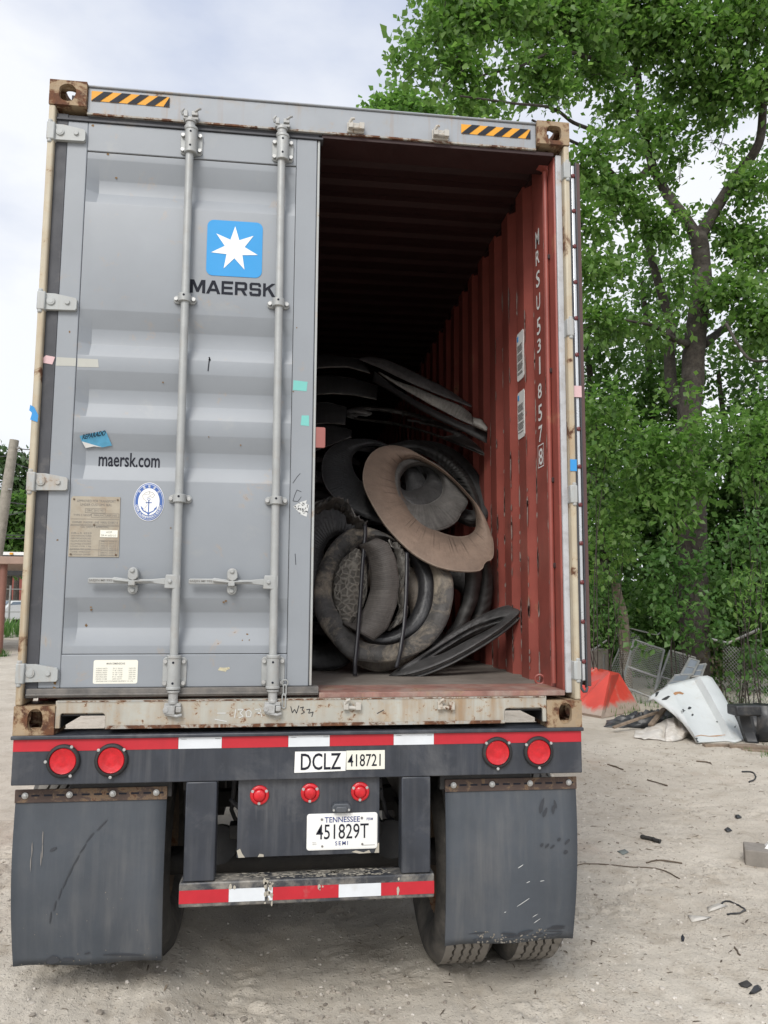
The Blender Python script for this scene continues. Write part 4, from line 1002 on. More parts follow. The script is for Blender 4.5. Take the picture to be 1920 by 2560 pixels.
flap(-1.214, -.601, -1); flap(.605, 1.209, 1)
mb = MB()
for s in (-1, 1):
    mb.box(*sorted((s*.58, s*1.0)), .0695, .12, .945, 1.0195)
    mb.box(*sorted((s*.42, s*.54)), .11, 11.9, .96, 1.203)
    mb.box(*sorted((s*.455, s*.56)), .30, 2.45, .80, .9595)
    for y in (.40, 1.2, 2.2): mb.box(*sorted((s*.44, s*.565)), y, y+.16, .56, .8)
for y in (.5, 1.6, 3.2, 6, 9): mb.box(-.42, .42, y, y+.1, 1.0, 1.19)
mb.box(-.35, .35, .28, .36, .70, .76); mb.box(-.54, .54, .75, .82, .72, .80)
for x in (-.55, .55): mb.box(x-.06, x+.06, 9.2, 9.34, .08, 1.0); mb.box(x-.12, x+.12, 9.15, 9.39, .01, .08)
mb.build('frame', M['blackd'], tr, bevel=.004)
mb = MB()
for x in (-.16, .15): mb.lathe([(.0005, .0), (.05, .004), (.088, .022), (.098, .05), (.098, .45), (.088, .478), (.0005, .5)], (x, .32, .748), (0, 1, 0), 28)
mb.build('air_tank', M['blackd'], tr, ang=60)
for pts in ([(-.33, .25, .97), (-.35, .40, .80), (-.30, .55, .70), (-.38, .62, .64)], [(.33, .22, .97), (.36, .35, .84), (.42, .45, .72), (.40, .55, .66)], [(-.34, .18, .90), (-.20, .26, .82), (.05, .28, .88), (.34, .2, .92)]):
    mb = MB(); o_ = []
    for a, b in zip(pts, pts[1:]): o_ += [tuple(np.array(a)+(np.array(b)-np.array(a))*t+np.array((0, 0, -.03*math.sin(PI*t)))) for t in (0, .25, .5, .75)]
    mb.tube(o_+[pts[-1]], .010, 8); mb.build('air_hose', M['gasket'], tr)
for y in (.65, 1.95):
    mb = MB(); mb.cyl((-.95, y, .5), (.95, y, .5), .065, n=20)
    for x in (-.40, .40): mb.cyl((x, y-.15, .62), (x, y-.31, .66), .085, n=20)
    mb.build('axle', M['blackd'], tr)
def wheel(xc, y, lug):
    zc = .497+(.10 if xc < 0 else 0)
    pr = [(.285, -.085), (.30, -.105), (.36, -.138), (.42, -.146), (.462, -.134), (.486, -.114), (.497, -.102)]
    ribs = [-.102, -.066, -.056, -.024, -.014, .014, .024, .056, .066, .102]
    for i in range(0, 10, 2):
        a, b = ribs[i], ribs[i+1]
        pr += [(.4995, a+.001), (.4995, b-.001)]
        if i < 8: pr += [(.489, b), (.489, ribs[i+2])]
    full = pr+[(r, -h) for r, h in pr[6::-1]]
    n_ = 144; P = []
    for (r, h) in full:
        row = []
        for j in range(n_):
            th = 2*PI*j/n_; zz = (abs(((j/n_*48) % 1)-.5)*4-1)*(.006 if .48 < r and abs(h) < .09 else 0)
            rr = r-(.010 if lug and r > .499 and abs(h) > .055 and j % 4 == 0 else 0)
            row.append((xc+h+zz, y+rr*math.cos(th), zc+rr*math.sin(th)))
        P.append(row)
    mb = MB(); k = len(P); vs = [q for row in P for q in row]
    fs = [(i*n_+j, i*n_+(j+1) % n_, (i+1)*n_+(j+1) % n_, (i+1)*n_+j) for i in range(k-1) for j in range(n_)]
    mb.add(vs, fs); t_ = mb.build('wheel', M['tyre'], tr, ang=40)
    t_.data.materials.append(M['tread'])
    for p in t_.data.polygons:
        c = p.center; r_ = math.hypot(c.y+.65-y, c.z-zc)
        if r_ > .4935: p.material_index = 1
    mb = MB(); mb.lathe([(.29, -.09), (.27, -.06), (.262, .0), (.27, .06), (.29, .09), (.262, .075), (.19, .03), (.15, .03), (.15, -.02), (.25, -.05)], (xc, y, zc), (1, 0, 0), 40, True)
    mb.build('rim', M['rim'], t_)
for y in (.65, 1.95):
    for s in (-1, 1):
        for xc in (.745, 1.088): wheel(s*xc, y, xc > 1)
# =================================================================== the load of old tyre pieces
TC = {}
def rub(key, *a, **k):
    if key not in TC: TC[key] = rubber('rubber_'+key, *a, **k)
    return TC[key]
def smooth_closed(pts, m=14):
    pts = [np.array(p, float) for p in pts]; n = len(pts); o = []
    for i in range(n):
        p0, p1, p2, p3 = pts[i-1], pts[i], pts[(i+1) % n], pts[(i+2) % n]
        for k in range(m):
            t = k/m
            o.append(.5*((2*p1)+(-p0+p2)*t+(2*p0-5*p1+4*p2-p3)*t*t+(-p0+3*p1-3*p2+p3)*t**3))
    return np.array(o)
def polar(poly, c, th):
    d = poly-c; a = np.arctan2(d[:, 1], d[:, 0]); r = np.hypot(d[:, 0], d[:, 1]); i = np.argsort(a)
    return np.interp(th, a[i], r[i], period=2*PI)
zT = lambda a, b: (770+a*.38885, 860+b*.38885)
def tyre_ring(name, label, outer, inner, pt, tilt, yaw, prof, th=.016, mat=None, group='old tyre pieces heaped in the container', cat='tyre piece', n=132, conv=z3, wob=.003, gapped=None):
    """A cut tyre ring: its outer and bead outlines lie on a leaning plane at their real distance; prof is its swell (t, height)."""
    u, v, Yp = pt; P0 = at(*conv(u, v), Yp)
    # normal of the plane: towards the viewer, leaning back by tilt, turned by yaw
    nrm = np.array([math.sin(yaw)*math.cos(tilt), -math.cos(yaw)*math.cos(tilt), math.sin(tilt)])
    e1 = np.cross([0, 0, 1.0], nrm); e1 /= np.linalg.norm(e1); e2 = np.cross(nrm, e1)
    def loc(p):
        q = at_plane(*conv(*p), P0, nrm)-P0; return (float(q @ e1), float(q @ e2))
    O = smooth_closed([loc(p) for p in outer]); I = smooth_closed([loc(p) for p in inner])
    c = I.mean(0); T = np.linspace(0, 2*PI, n, endpoint=False); ro, ri = polar(O, c, T), polar(I, c, T)
    ri = np.minimum(ri, ro-.02)
    ts = [p[0] for p in prof]; hs = [p[1] for p in prof]; tt = np.linspace(0, 1, 13)
    seed = rng.random()*50; top, bot = [], []
    for k, t in enumerate(tt):
        h = float(np.interp(t, ts, hs)); rowt, rowb = [], []
        for j, a in enumerate(T):
            r_ = ro[j]+(ri[j]-ro[j])*t
            w_ = noise.noise(Vector((math.cos(a)*1.6+seed, math.sin(a)*1.6, t)))*wob*2+noise.noise(Vector((math.cos(a)*7+seed, math.sin(a)*7, t*3)))*wob*.5
            d = P0+e1*(c[0]+r_*math.cos(a))+e2*(c[1]+r_*math.sin(a))-CAM
            p = CAM+d*(np.dot(P0+nrm*(h+w_)-CAM, nrm)/np.dot(d, nrm))
            rowt.append(p); rowb.append(p-nrm*th)
        top.append(rowt); bot.append(rowb)
    rows = top+bot[::-1]; K = len(rows); vs = [q for r in rows for q in r]; fs, uv = [], []
    tv = list(tt)+list(tt[::-1])
    fu = []
    for i in range(K):
        i2 = (i+1) % K
        for j in range(n):
            if gapped and gapped[0] < j < gapped[1]: continue
            j2 = (j+1) % n; fs.append((i*n+j, i*n+j2, i2*n+j2, i2*n+j)); fu.append([(j/n, tv[i]), ((j+1)/n, tv[i]), ((j+1)/n, tv[i2]), (j/n, tv[i2])])
    mb = MB(); mb.v = [tuple(map(float, q)) for q in vs]; mb.f = [list(f) for f in fs]; mb.uv = dict(enumerate(fu))
    ctr = P0+e1*c[0]+e2*c[1]
    o = mb.build(name, mat, None, loc=tuple(ctr), ang=60)
    return tag(o, label, cat, group)
SIDE = [(0, -.004), (.06, .003), (.25, .010), (.55, .012), (.8, .0), (.93, -.014), (1, -.030)]
DISH = [(0, -.003), (.05, .002), (.35, .006), (.6, -.006), (.8, -.026), (.93, -.052), (1, -.066)]
HAT = [(0, 0), (.12, .006), (.2, .03), (.5, .10), (.85, .15), (1, .145)]

brown = rub('brown', (.205, .148, .113), ribs=0, crack=.65, nrib=170, rough=.72, mud=.12, mudcol=(.31, .24, .185), lo=.75, hi=1.2, finef=.08, edge=.3)
tyre_ring('tyre_sidewall', 'large brown dusty tyre sidewall ring with cracked inner rim, on the pile front',
    [(365, 740), (385, 655), (440, 595), (520, 575), (600, 588), (700, 640), (800, 705), (880, 775), (950, 850), (1005, 920), (1050, 1010), (1078, 1105), (1074, 1190), (1034, 1212), (1010, 1256), (930, 1263), (840, 1254), (750, 1228), (650, 1172), (560, 1092), (480, 1000), (415, 895), (375, 810)],
    [(553, 720), (566, 682), (600, 660), (655, 655), (730, 680), (800, 722), (870, 775), (930, 840), (968, 905), (984, 970), (978, 1030), (945, 1062), (890, 1072), (830, 1062), (760, 1035), (690, 985), (630, 920), (585, 850), (560, 785)],
    (720, 900, 1.12), R(38), R(8), DISH, .010, brown)
tyre_ring('tyre_sidewall', 'black tyre sidewall ring half hidden behind the big brown ring, at its left',
    [(140, 690), (165, 612), (230, 562), (320, 539), (430, 546), (540, 592), (650, 680), (720, 790), (760, 900), (740, 985), (640, 1022), (540, 1012), (440, 984), (370, 958), (280, 908), (200, 848), (153, 775)],
    [(305, 645), (330, 604), (390, 578), (470, 582), (540, 640), (590, 730), (600, 820), (560, 862), (480, 852), (400, 812), (350, 765), (315, 710)],
    (720, 900, 1.33), R(37), R(4), SIDE, .014, rub('blackrib', (.040, .040, .041), nrib=170, ribs=.12, rough=.5))
tyre_ring('tyre_sidewall', 'grey tyre ring with a ragged lobe, seen through the hole of the brown ring',
    [(540, 720), (600, 650), (690, 645), (790, 690), (870, 770), (915, 835), (938, 880), (925, 915), (905, 940), (880, 985), (820, 1022), (740, 1038), (660, 1028), (590, 980), (545, 890)],
    [(575, 740), (620, 690), (700, 680), (765, 715), (800, 780), (790, 845), (740, 885), (690, 898), (630, 890), (585, 850), (570, 795)],
    (720, 900, 1.20), R(38), R(8), SIDE, .014, rub('greyold', (.09, .085, .08), nrib=120, rough=.66, mud=.1))
tyre_ring('tyre_sidewall', 'dark smooth tyre ring deepest in the brown ring hole, behind the grey lobed ring',
    [(520, 720), (570, 650), (680, 640), (780, 690), (820, 790), (800, 870), (700, 905), (600, 890), (530, 820)],
    [(560, 720), (600, 680), (670, 680), (710, 715), (715, 750), (690, 790), (650, 815), (600, 822), (565, 790)],
    (720, 900, 1.27), R(38), R(8), SIDE, .014, rub('blacksm', (.04, .039, .039), nrib=120, rough=.55))
tread_m = rub('treaded', (.050, .048, .046), nrib=70, ribs=1.0, rough=.6)
tyre_ring('tyre_tread_ring', 'black tyre ring with toothed tread shoulder just above the brown ring',
    [(470, 600), (560, 556), (680, 552), (790, 592), (890, 668), (965, 770), (1005, 880), (1020, 980), (960, 1010), (850, 960), (700, 860), (560, 740)],
    [(540, 640), (610, 605), (690, 612), (790, 672), (880, 760), (950, 860), (965, 930), (900, 930), (780, 860), (640, 750)],
    (720, 900, 1.40), R(38), R(-8), [(0, -.05), (.25, -.005), (.4, .01), (.7, 0), (1, -.03)], .02, tread_m)
tyre_ring('tyre_tread_ring', 'smooth black tyre ring behind the toothed one, close to the red wall',
    [(560, 560), (700, 548), (820, 575), (920, 640), (1000, 740), (1040, 850), (1045, 960), (980, 1000), (860, 940), (700, 800), (600, 680)],
    [(660, 620), (760, 625), (860, 690), (940, 780), (985, 880), (960, 930), (860, 880), (740, 760)],
    (720, 900, 1.48), R(38), R(-10), SIDE, .02, rub('blacksm', (.05, .05, .05)))
blk = rub('black', (.024, .0235, .024), nrib=120, rough=.5, ribs=.05)
def patch_sheet(name, label, P, mat, th, cat='tyre piece', loc=None, crumple=0):
    if crumple:
        sd_ = rng.random()*30
        P = [[p+np.array((.3, -1, .6))*crumple*((.45-abs(noise.noise(Vector((i*.35+sd_, j*.5, 1)))))*1.6+noise.noise(Vector((i*.9+sd_, j*.9, 4)))*.7) for j, p in enumerate(r)] for i, r in enumerate(P)]
    mb = MB(); n_, k = len(P), len(P[0]); vs = [q for r in P for q in r]; fs, uv = [], []
    uvs = [(i/(n_-1), j/(k-1)) for i in range(n_) for j in range(k)]
    for i in range(n_-1):
        for j in range(k-1): fs.append((i*k+j, i*k+j+1, (i+1)*k+j+1, (i+1)*k+j))
    mb.add(vs, fs, uvs); c = np.mean(vs, axis=0)
    o = mb.build(name, mat, None, loc=tuple(map(float, c)), recalc=False, ang=60); solidify(o, th, 0)
    return tag(o, label, cat, 'old tyre pieces heaped in the container')
def sheet_px(left, right, Yf, nu=30, nv=14, bow=0.0, conv=z3):
    """A sheet between two edge lines given in the picture, each point at its own distance Yf(s, t)."""
    def res(pl, n):
        pl = np.array(pl, float); d = np.r_[0, np.cumsum(np.hypot(*np.diff(pl, axis=0).T))]; s = np.linspace(0, d[-1], n)
        return np.c_[np.interp(s, d, pl[:, 0]), np.interp(s, d, pl[:, 1])]
    A, B = res(left, nu), res(right, nu)
    return [[at(*conv(*(A[i]+(B[i]-A[i])*j/(nv-1))), Yf(i/(nu-1), j/(nv-1))-bow*math.sin(PI*j/(nv-1))) for j in range(nv)] for i in range(nu)]
tyre_ring('tyre_sidewall', 'flat black tyre ring with a pale scuffed rim, tilted across the middle of the pile',
    [(220, 438), (300, 408), (380, 398), (500, 410), (620, 430), (740, 460), (860, 505), (980, 565), (1080, 640), (1135, 705), (1095, 700), (1000, 655), (880, 600), (740, 553), (600, 518), (450, 494), (320, 478), (250, 458)],
    [(268, 440), (340, 421), (400, 415), (500, 425), (620, 447), (740, 479), (850, 520), (930, 562), (952, 580), (850, 539), (700, 496), (540, 468), (400, 458), (310, 454)],
    (1135, 700, 1.26), R(60), R(-2), [(0, -.012), (.1, 0), (.5, .006), (1, -.004)], .014, rub('scuffed', (.05, .047, .045), mud=.34, mudcol=(.34, .33, .31)), conv=zT, wob=.002)
bend = lambda Y0, dY, k=.35: (lambda s, t: Y0+dY*t+k*(1-s)**1.5)
patch_sheet('tyre_sidewall', 'dark grey tyre sidewall band crowning the pile, sloping down to the right',
    sheet_px([(330, 100), (470, 158), (580, 213), (700, 268), (830, 322), (955, 368), (1050, 405)], [(338, 92), (400, 84), (490, 100), (600, 146), (720, 203), (850, 268), (935, 318), (1052, 400)], bend(1.52, .10), 34, 10, .03, zT), rub('domed', (.085, .080, .078), nrib=30, rough=.6), .012)
patch_sheet('tyre_sidewall', 'pale grey tyre band with fine cord lines, just under the dark crowning one',
    sheet_px([(500, 215), (640, 305), (770, 380), (900, 448), (1000, 498), (1072, 527)], [(452, 180), (560, 238), (700, 284), (850, 348), (985, 402), (1045, 450), (1072, 522)], bend(1.42, .10), 40, 12, .03, zT), rub('pale', (.30, .285, .255), nrib=60, rough=.8, mud=.2, lo=.35), .012)
patch_sheet('tyre_sidewall', 'black tyre band with a thin pale edge, right under the pale grey band',
    sheet_px([(420, 240), (560, 320), (700, 410), (850, 490), (1000, 560), (1150, 640)], [(425, 178), (560, 288), (700, 370), (850, 448), (1000, 518), (1152, 560)], bend(1.24, .04, .5), 40, 10, .02, zT), rub('blackedge', (.022, .021, .021), nrib=40, edgecol=(.30, .28, .26), edge=.9), .012)
patch_sheet('tyre_scrap', 'small pale tyre end poking out against the red wall, upper right of the pile',
    sheet_px([(1066, 524), (1100, 540), (1148, 560)], [(1060, 476), (1112, 488), (1152, 540)], bend(1.19, .03, .03), 12, 8, .03, zT), rub('pale2', (.24, .23, .21)), .012)
patch_sheet('tyre_sidewall', 'black tyre band running left from the pile crown to the closed door',
    sheet_px([(20, 160), (140, 150), (260, 150), (400, 190)], [(20, 66), (140, 72), (260, 90), (345, 98)], bend(1.9, .10, .1), 24, 8, .02, zT), rub('blackedge', (.022, .021, .021)), .012)
patch_sheet('tyre_sidewall', 'black tyre band with a faint lit edge, second below the crown, beside the closed door',
    sheet_px([(20, 330), (160, 320), (300, 330), (440, 360)], [(20, 205), (160, 206), (300, 225), (450, 275)], bend(1.93, .10, .1), 24, 8, .02, zT), rub('blackedge', (.022, .021, .021)), .012)
patch_sheet('tyre_sidewall', 'black tyre band above the red latch tab, third below the crown',
    sheet_px([(20, 520), (120, 510), (240, 520)], [(20, 380), (120, 376), (250, 410)], bend(1.86, .10, .1), 20, 8, .02, zT), rub('blackedge', (.022, .021, .021)), .012)
patch_sheet('tyre_sidewall', 'black tyre band level with the red latch tab, lowest of the dark layers',
    sheet_px([(20, 700), (150, 650), (280, 600)], [(20, 500), (130, 500), (280, 560)], bend(1.80, .10, .1), 20, 8, .02, zT), rub('blackedge', (.022, .021, .021)), .012)

# the strapped bundle at the front
muddy = rub('muddy', (.068, .065, .062), lo=.22, hi=1.6, mud=.46, finef=.25, mudcol=(.34, .29, .225), nrib=120, rough=.7)
BT, BYW = R(20), R(-4)
tyre_ring('tyre_sidewall', 'grey mud-caked tyre ring facing out, strapped to the front bundle',
    [(97, 1440), (103, 1330), (135, 1215), (190, 1115), (262, 1050), (330, 1020), (400, 1022), (500, 1062), (600, 1120), (700, 1185), (790, 1225), (845, 1275), (860, 1350), (853, 1440), (825, 1540), (775, 1620), (710, 1682), (620, 1728), (510, 1757), (390, 1752), (280, 1728), (205, 1655), (145, 1575), (110, 1510)],
    [(205, 1395), (212, 1285), (255, 1200), (330, 1135), (420, 1092), (520, 1085), (620, 1130), (700, 1190), (745, 1270), (752, 1370), (735, 1470), (690, 1555), (620, 1620), (530, 1660), (440, 1662), (360, 1640), (300, 1580), (245, 1500)],
    (480, 1400, .86), BT, BYW, [(0, -.006), (.06, .002), (.3, .012), (.6, .010), (.85, -.012), (1, -.03)], .012, muddy, wob=.005)
tyre_ring('tyre_sidewall', 'black ring nested inside the mud-caked ring of the bundle',
    [(250, 1420), (262, 1290), (330, 1170), (450, 1095), (580, 1105), (690, 1170), (748, 1270), (756, 1380), (730, 1500), (660, 1590), (540, 1650), (420, 1650), (320, 1590), (270, 1510)],
    [(330, 1400), (345, 1290), (420, 1190), (520, 1150), (610, 1190), (660, 1290), (664, 1390), (630, 1490), (560, 1570), (480, 1600), (400, 1570), (350, 1490)],
    (480, 1400, .93), BT, BYW, SIDE, .02, rub('blackin', (.024, .024, .026), nrib=120, rough=.42))
tyre_ring('tyre_sidewall', 'brown-grey ring showing below the mud-caked ring at the foot of the bundle',
    [(180, 1480), (260, 1300), (480, 1180), (700, 1300), (760, 1480), (720, 1640), (640, 1735), (560, 1785), (455, 1807), (360, 1782), (270, 1720), (200, 1610)],
    [(330, 1460), (400, 1340), (500, 1320), (600, 1400), (620, 1530), (540, 1630), (430, 1640), (350, 1570)],
    (480, 1500, .98), R(16), BYW, SIDE, .03, rub('lowbrown', (.15, .125, .10), nrib=160, ribs=.1, mud=.2))
tyre_ring('tyre_sidewall', 'ribbed black ring leaning behind the bundle at its upper left, next to the closed door',
    [(20, 1150), (30, 1010), (70, 930), (150, 890), (250, 905), (340, 970), (400, 1080), (400, 1240), (330, 1380), (200, 1430), (80, 1380), (30, 1270)],
    [(150, 1180), (180, 1090), (240, 1060), (300, 1110), (310, 1210), (260, 1290), (190, 1290)],
    (210, 1150, 1.06), R(24), R(6), SIDE, .03, rub('ribbed', (.034, .033, .033), nrib=120, ribs=.35, rough=.5))
tyre_ring('tyre_sidewall', 'big black ring behind the foot of the bundle, beside the closed door',
    [(-120, 1500), (-80, 1330), (60, 1240), (230, 1290), (340, 1450), (350, 1640), (290, 1760), (170, 1800), (20, 1770), (-80, 1660)],
    [(20, 1500), (60, 1420), (140, 1410), (210, 1480), (220, 1590), (160, 1660), (70, 1640)],
    (140, 1520, 1.1), R(14), R(4), SIDE, .03, blk)
# honeycomb tread block and folded flap inside the bundle
honey = rub('honey', (.10, .092, .08), honey=True, rough=.85, mud=.2)
def Yb(s, t): return .86+.10*(1-s)+.02
patch_sheet('tyre_tread_block', 'piece of tyre with honeycomb tread pattern filled with grey mud, inside the bundle ring',
    sheet_px([(330, 1140), (262, 1195), (218, 1270), (203, 1370), (215, 1450), (255, 1540)], [(352, 1150), (378, 1220), (388, 1310), (380, 1400), (350, 1490), (290, 1560)], lambda s, t: .915-.10*(s-.5)*.9, 26, 14, .03), honey, .02)
patch_sheet('tyre_flap', 'curled brown-grey tyre flap with fine ribs folded in the middle of the bundle',
    sheet_px([(345, 1120), (395, 1180), (412, 1270), (410, 1370), (375, 1470), (310, 1550), (255, 1545)], [(440, 1085), (500, 1110), (540, 1190), (560, 1320), (545, 1450), (500, 1570), (420, 1640)], lambda s, t: .87-.09*(s-.5)-.03*t, 34, 16, .035), rub('flapr', (.085, .076, .069), nrib=110, ribs=.16, rough=.68), .016)
patch_sheet('tyre_strip', 'crumpled grey strip of tyre fabric standing at the right inside the bundle',
    sheet_px([(500, 1100), (545, 1180), (560, 1290), (545, 1400), (560, 1480), (500, 1590)], [(560, 1120), (610, 1200), (615, 1300), (600, 1400), (605, 1500), (590, 1540)], lambda s, t: .93-.08*(s-.5)+.012*math.sin(9*s+4*t), 30, 10, .02), rub('strip', (.13, .122, .11), nrib=20, mud=.3), .008, crumple=.025)
patch_sheet('tyre_scrap', 'crumpled torn black rubber scrap over the top left of the bundle, by the closed door',
    sheet_px([(80, 915), (140, 880), (215, 868), (270, 890), (300, 945), (330, 985), (385, 1000)], [(85, 960), (150, 935), (210, 925), (255, 955), (290, 1010), (320, 1030), (360, 1040)], lambda s, t: .98+.05*t+.015*math.sin(13*s+5*t), 34, 10, .02), rub('scrapr', (.06, .055, .05), mud=.3, mudcol=(.2, .18, .15)), .008, crumple=.04)
# leaning strips at the right and the flat ring in front of them
patch_sheet('tyre_tread_strip', 'dark curved tread strip standing right of the bundle under the brown ring',
    sheet_px([(930, 1220), (930, 1330), (910, 1440), (870, 1540), (800, 1640)], [(1010, 1200), (1005, 1300), (985, 1420), (935, 1540), (880, 1640)], lambda s, t: 1.02+.04*s, 30, 10, .05), rub('treadstrip', (.062, .06, .058), nrib=14, ribs=.6, mud=.12), .02)
patch_sheet('tyre_tread_strip', 'dark curved tread strip bowed beside the red wall, outermost of the two',
    sheet_px([(1015, 1190), (1012, 1290), (995, 1400), (975, 1500), (930, 1600)], [(1050, 1210), (1068, 1300), (1070, 1370), (1058, 1450), (1040, 1500)], lambda s, t: 1.10+.04*s, 30, 10, .05), rub('treadstrip', (.062, .06, .058)), .02)
tyre_ring('tyre_sidewall', 'dark ring leaning deep behind the tread strips, right of the bundle',
    [(640, 1500), (660, 1330), (760, 1230), (900, 1200), (1010, 1280), (1060, 1420), (1050, 1580), (960, 1690), (820, 1720), (700, 1650)], [(760, 1490), (790, 1400), (870, 1350), (930, 1420), (940, 1530), (880, 1600), (800, 1590)],
    (860, 1460, 1.35), R(16), R(0), SIDE, .03, blk)
slabn = rub('slab', (.042, .041, .041), finef=.12, nrib=110, rough=.55, edge=.9, edgecol=(.22, .21, .20), mud=.1)  # bundle's shadow put into the dark base; edge colour paints the lit rim
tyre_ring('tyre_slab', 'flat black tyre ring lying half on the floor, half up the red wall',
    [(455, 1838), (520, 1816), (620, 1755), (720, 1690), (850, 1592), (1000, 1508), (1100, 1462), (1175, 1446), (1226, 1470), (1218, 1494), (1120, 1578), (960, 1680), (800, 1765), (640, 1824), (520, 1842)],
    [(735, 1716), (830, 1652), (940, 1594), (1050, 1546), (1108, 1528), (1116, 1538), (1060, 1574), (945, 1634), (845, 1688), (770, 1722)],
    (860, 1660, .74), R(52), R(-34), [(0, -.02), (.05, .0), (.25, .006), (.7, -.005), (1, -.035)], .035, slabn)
# straps
strapm = mk('strap_black', (.022, .022, .026), .38, var=.2)
def strap(label, pts, Yl):
    A = [at(*z3(*p), y) for p, y in zip(pts, Yl)]; P = []
    k = len(A)
    for i in range(40):
        s = i/39*(k-1); a = int(min(s, k-2)); q = A[a]+(A[a+1]-A[a])*(s-a); P.append([q+np.array((-.011, 0, 0)), q+np.array((.011, .002, 0))])
    # round the back of the bundle
    b = P[0]; back = [(np.array(b[0])+np.array((0, .10, .02)), np.array(b[1])+np.array((0, .10, .02)))]
    P = [list(back[0])]+P
    mb = MB(); mb.grid(P); o = mb.build('strap', strapm, None, loc=tuple(map(float, A[-1])), recalc=False); solidify(o, .002, 0)
    return tag(o, label, 'strap', 'straps round the tyre bundle')
strap('black plastic strap round the left half of the tyre bundle, knotted at the top', [(378, 1010), (378, 1060), (365, 1200), (352, 1400), (338, 1600), (322, 1760), (322, 1832)], [.95, .925, .87, .80, .732, .682, .68])
strap('black plastic strap round the right half of the tyre bundle', [(606, 1160), (606, 1230), (602, 1400), (590, 1560), (570, 1700), (548, 1790)], [.89, .87, .80, .742, .70, .69])
# the rest of the heap behind, in the dark
def plain_ring(label, c, Ro, Ri, ax, mat, bulge=.04):
    mb = MB(); mb.lathe([(Ro, 0), (Ro-.02, .02), ((Ro+Ri)/2, bulge+.02), (Ri+.02, .02), (Ri, -.02), (Ri+.01, -.035), ((Ro+Ri)/2, bulge-.01), (Ro-.015, -.03)], c, ax, 72, True)
    o = mb.build('tyre_sidewall', mat, None, loc=c, ang=60); return tag(o, label, 'tyre piece', 'black tyre rings stacked in the dark behind')
darkl = 'black tyre ring stacked in the dark at the back of the load'
for lay in range(13):
    for j, (x, y) in enumerate(((-.02, 2.50), (.60, 2.95))):
        if j == 1 and lay > 10: continue
        z = 1.42+lay*.125+.01*j
        plain_ring(darkl, (x+.05*math.sin(lay*1.7+j), y+.06*math.cos(lay*2.3+j), z), .54-.03*((lay+j) % 3), .29, (.10*math.sin(lay*2.1+j), -.10*lay/11+.07*math.sin(lay*1.3+j*2), 1), blk)
# =================================================================== trees and undergrowth
def leafmat(name, c0, c1, c2, trans=.52):
    mt, t, b = principled(name); g = t.nodes.new("ShaderNodeNewGeometry"); r_ = t.nodes.new("ShaderNodeValToRGB")
    e = r_.color_ramp.elements; e[0].position = 0; e[0].color = (*c0, 1); e[1].position = 1; e[1].color = (*c2, 1)
    q = e.new(.6); q.color = (*c1, 1); t.links.new(g.outputs["Random Per Island"], r_.inputs[0])
    cl = noisen(t, .9, 3, .5); x = mixn(t, ramp(t, cl, .35, .65, 0, .35), r_.outputs[0], tuple(v*.6 for v in c0))
    t.links.new(x, b.inputs["Base Color"]); b.inputs["Roughness"].default_value = .42; b.inputs["Specular IOR Level"].default_value = .45
    tr_ = t.nodes.new("ShaderNodeBsdfTranslucent"); t.links.new(mixn(t, 1.0, x, (1.12, 1.28, .85), 'MULTIPLY'), tr_.inputs[0])
    mx_ = t.nodes.new("ShaderNodeMixShader"); mx_.inputs[0].default_value = trans; t.links.new(b.outputs[0], mx_.inputs[1]); t.links.new(tr_.outputs[0], mx_.inputs[2])
    t.links.new(mx_.outputs[0], t.nodes["Material Output"].inputs[0]); return mt
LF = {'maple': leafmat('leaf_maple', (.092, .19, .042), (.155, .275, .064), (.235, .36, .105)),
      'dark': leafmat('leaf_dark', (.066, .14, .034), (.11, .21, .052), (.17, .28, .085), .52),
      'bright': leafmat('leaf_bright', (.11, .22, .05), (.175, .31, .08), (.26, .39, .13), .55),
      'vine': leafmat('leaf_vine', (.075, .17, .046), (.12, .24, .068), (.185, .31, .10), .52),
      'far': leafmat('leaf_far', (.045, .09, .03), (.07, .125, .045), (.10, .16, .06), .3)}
LF['dry'] = leafmat('leaf_dry', (.07, .05, .032), (.12, .09, .055), (.10, .12, .045), .25)
M['bark'] = mk('bark_dark', (.040, .033, .027), .95, var=.55, vscale=16, bump=1.0, bscale=26, dirt=.3, dcol=(.10, .09, .078))
M['barkl'] = mk('bark_light', (.20, .165, .125), .95, var=.35, vscale=10, bump=1.0, bscale=24)

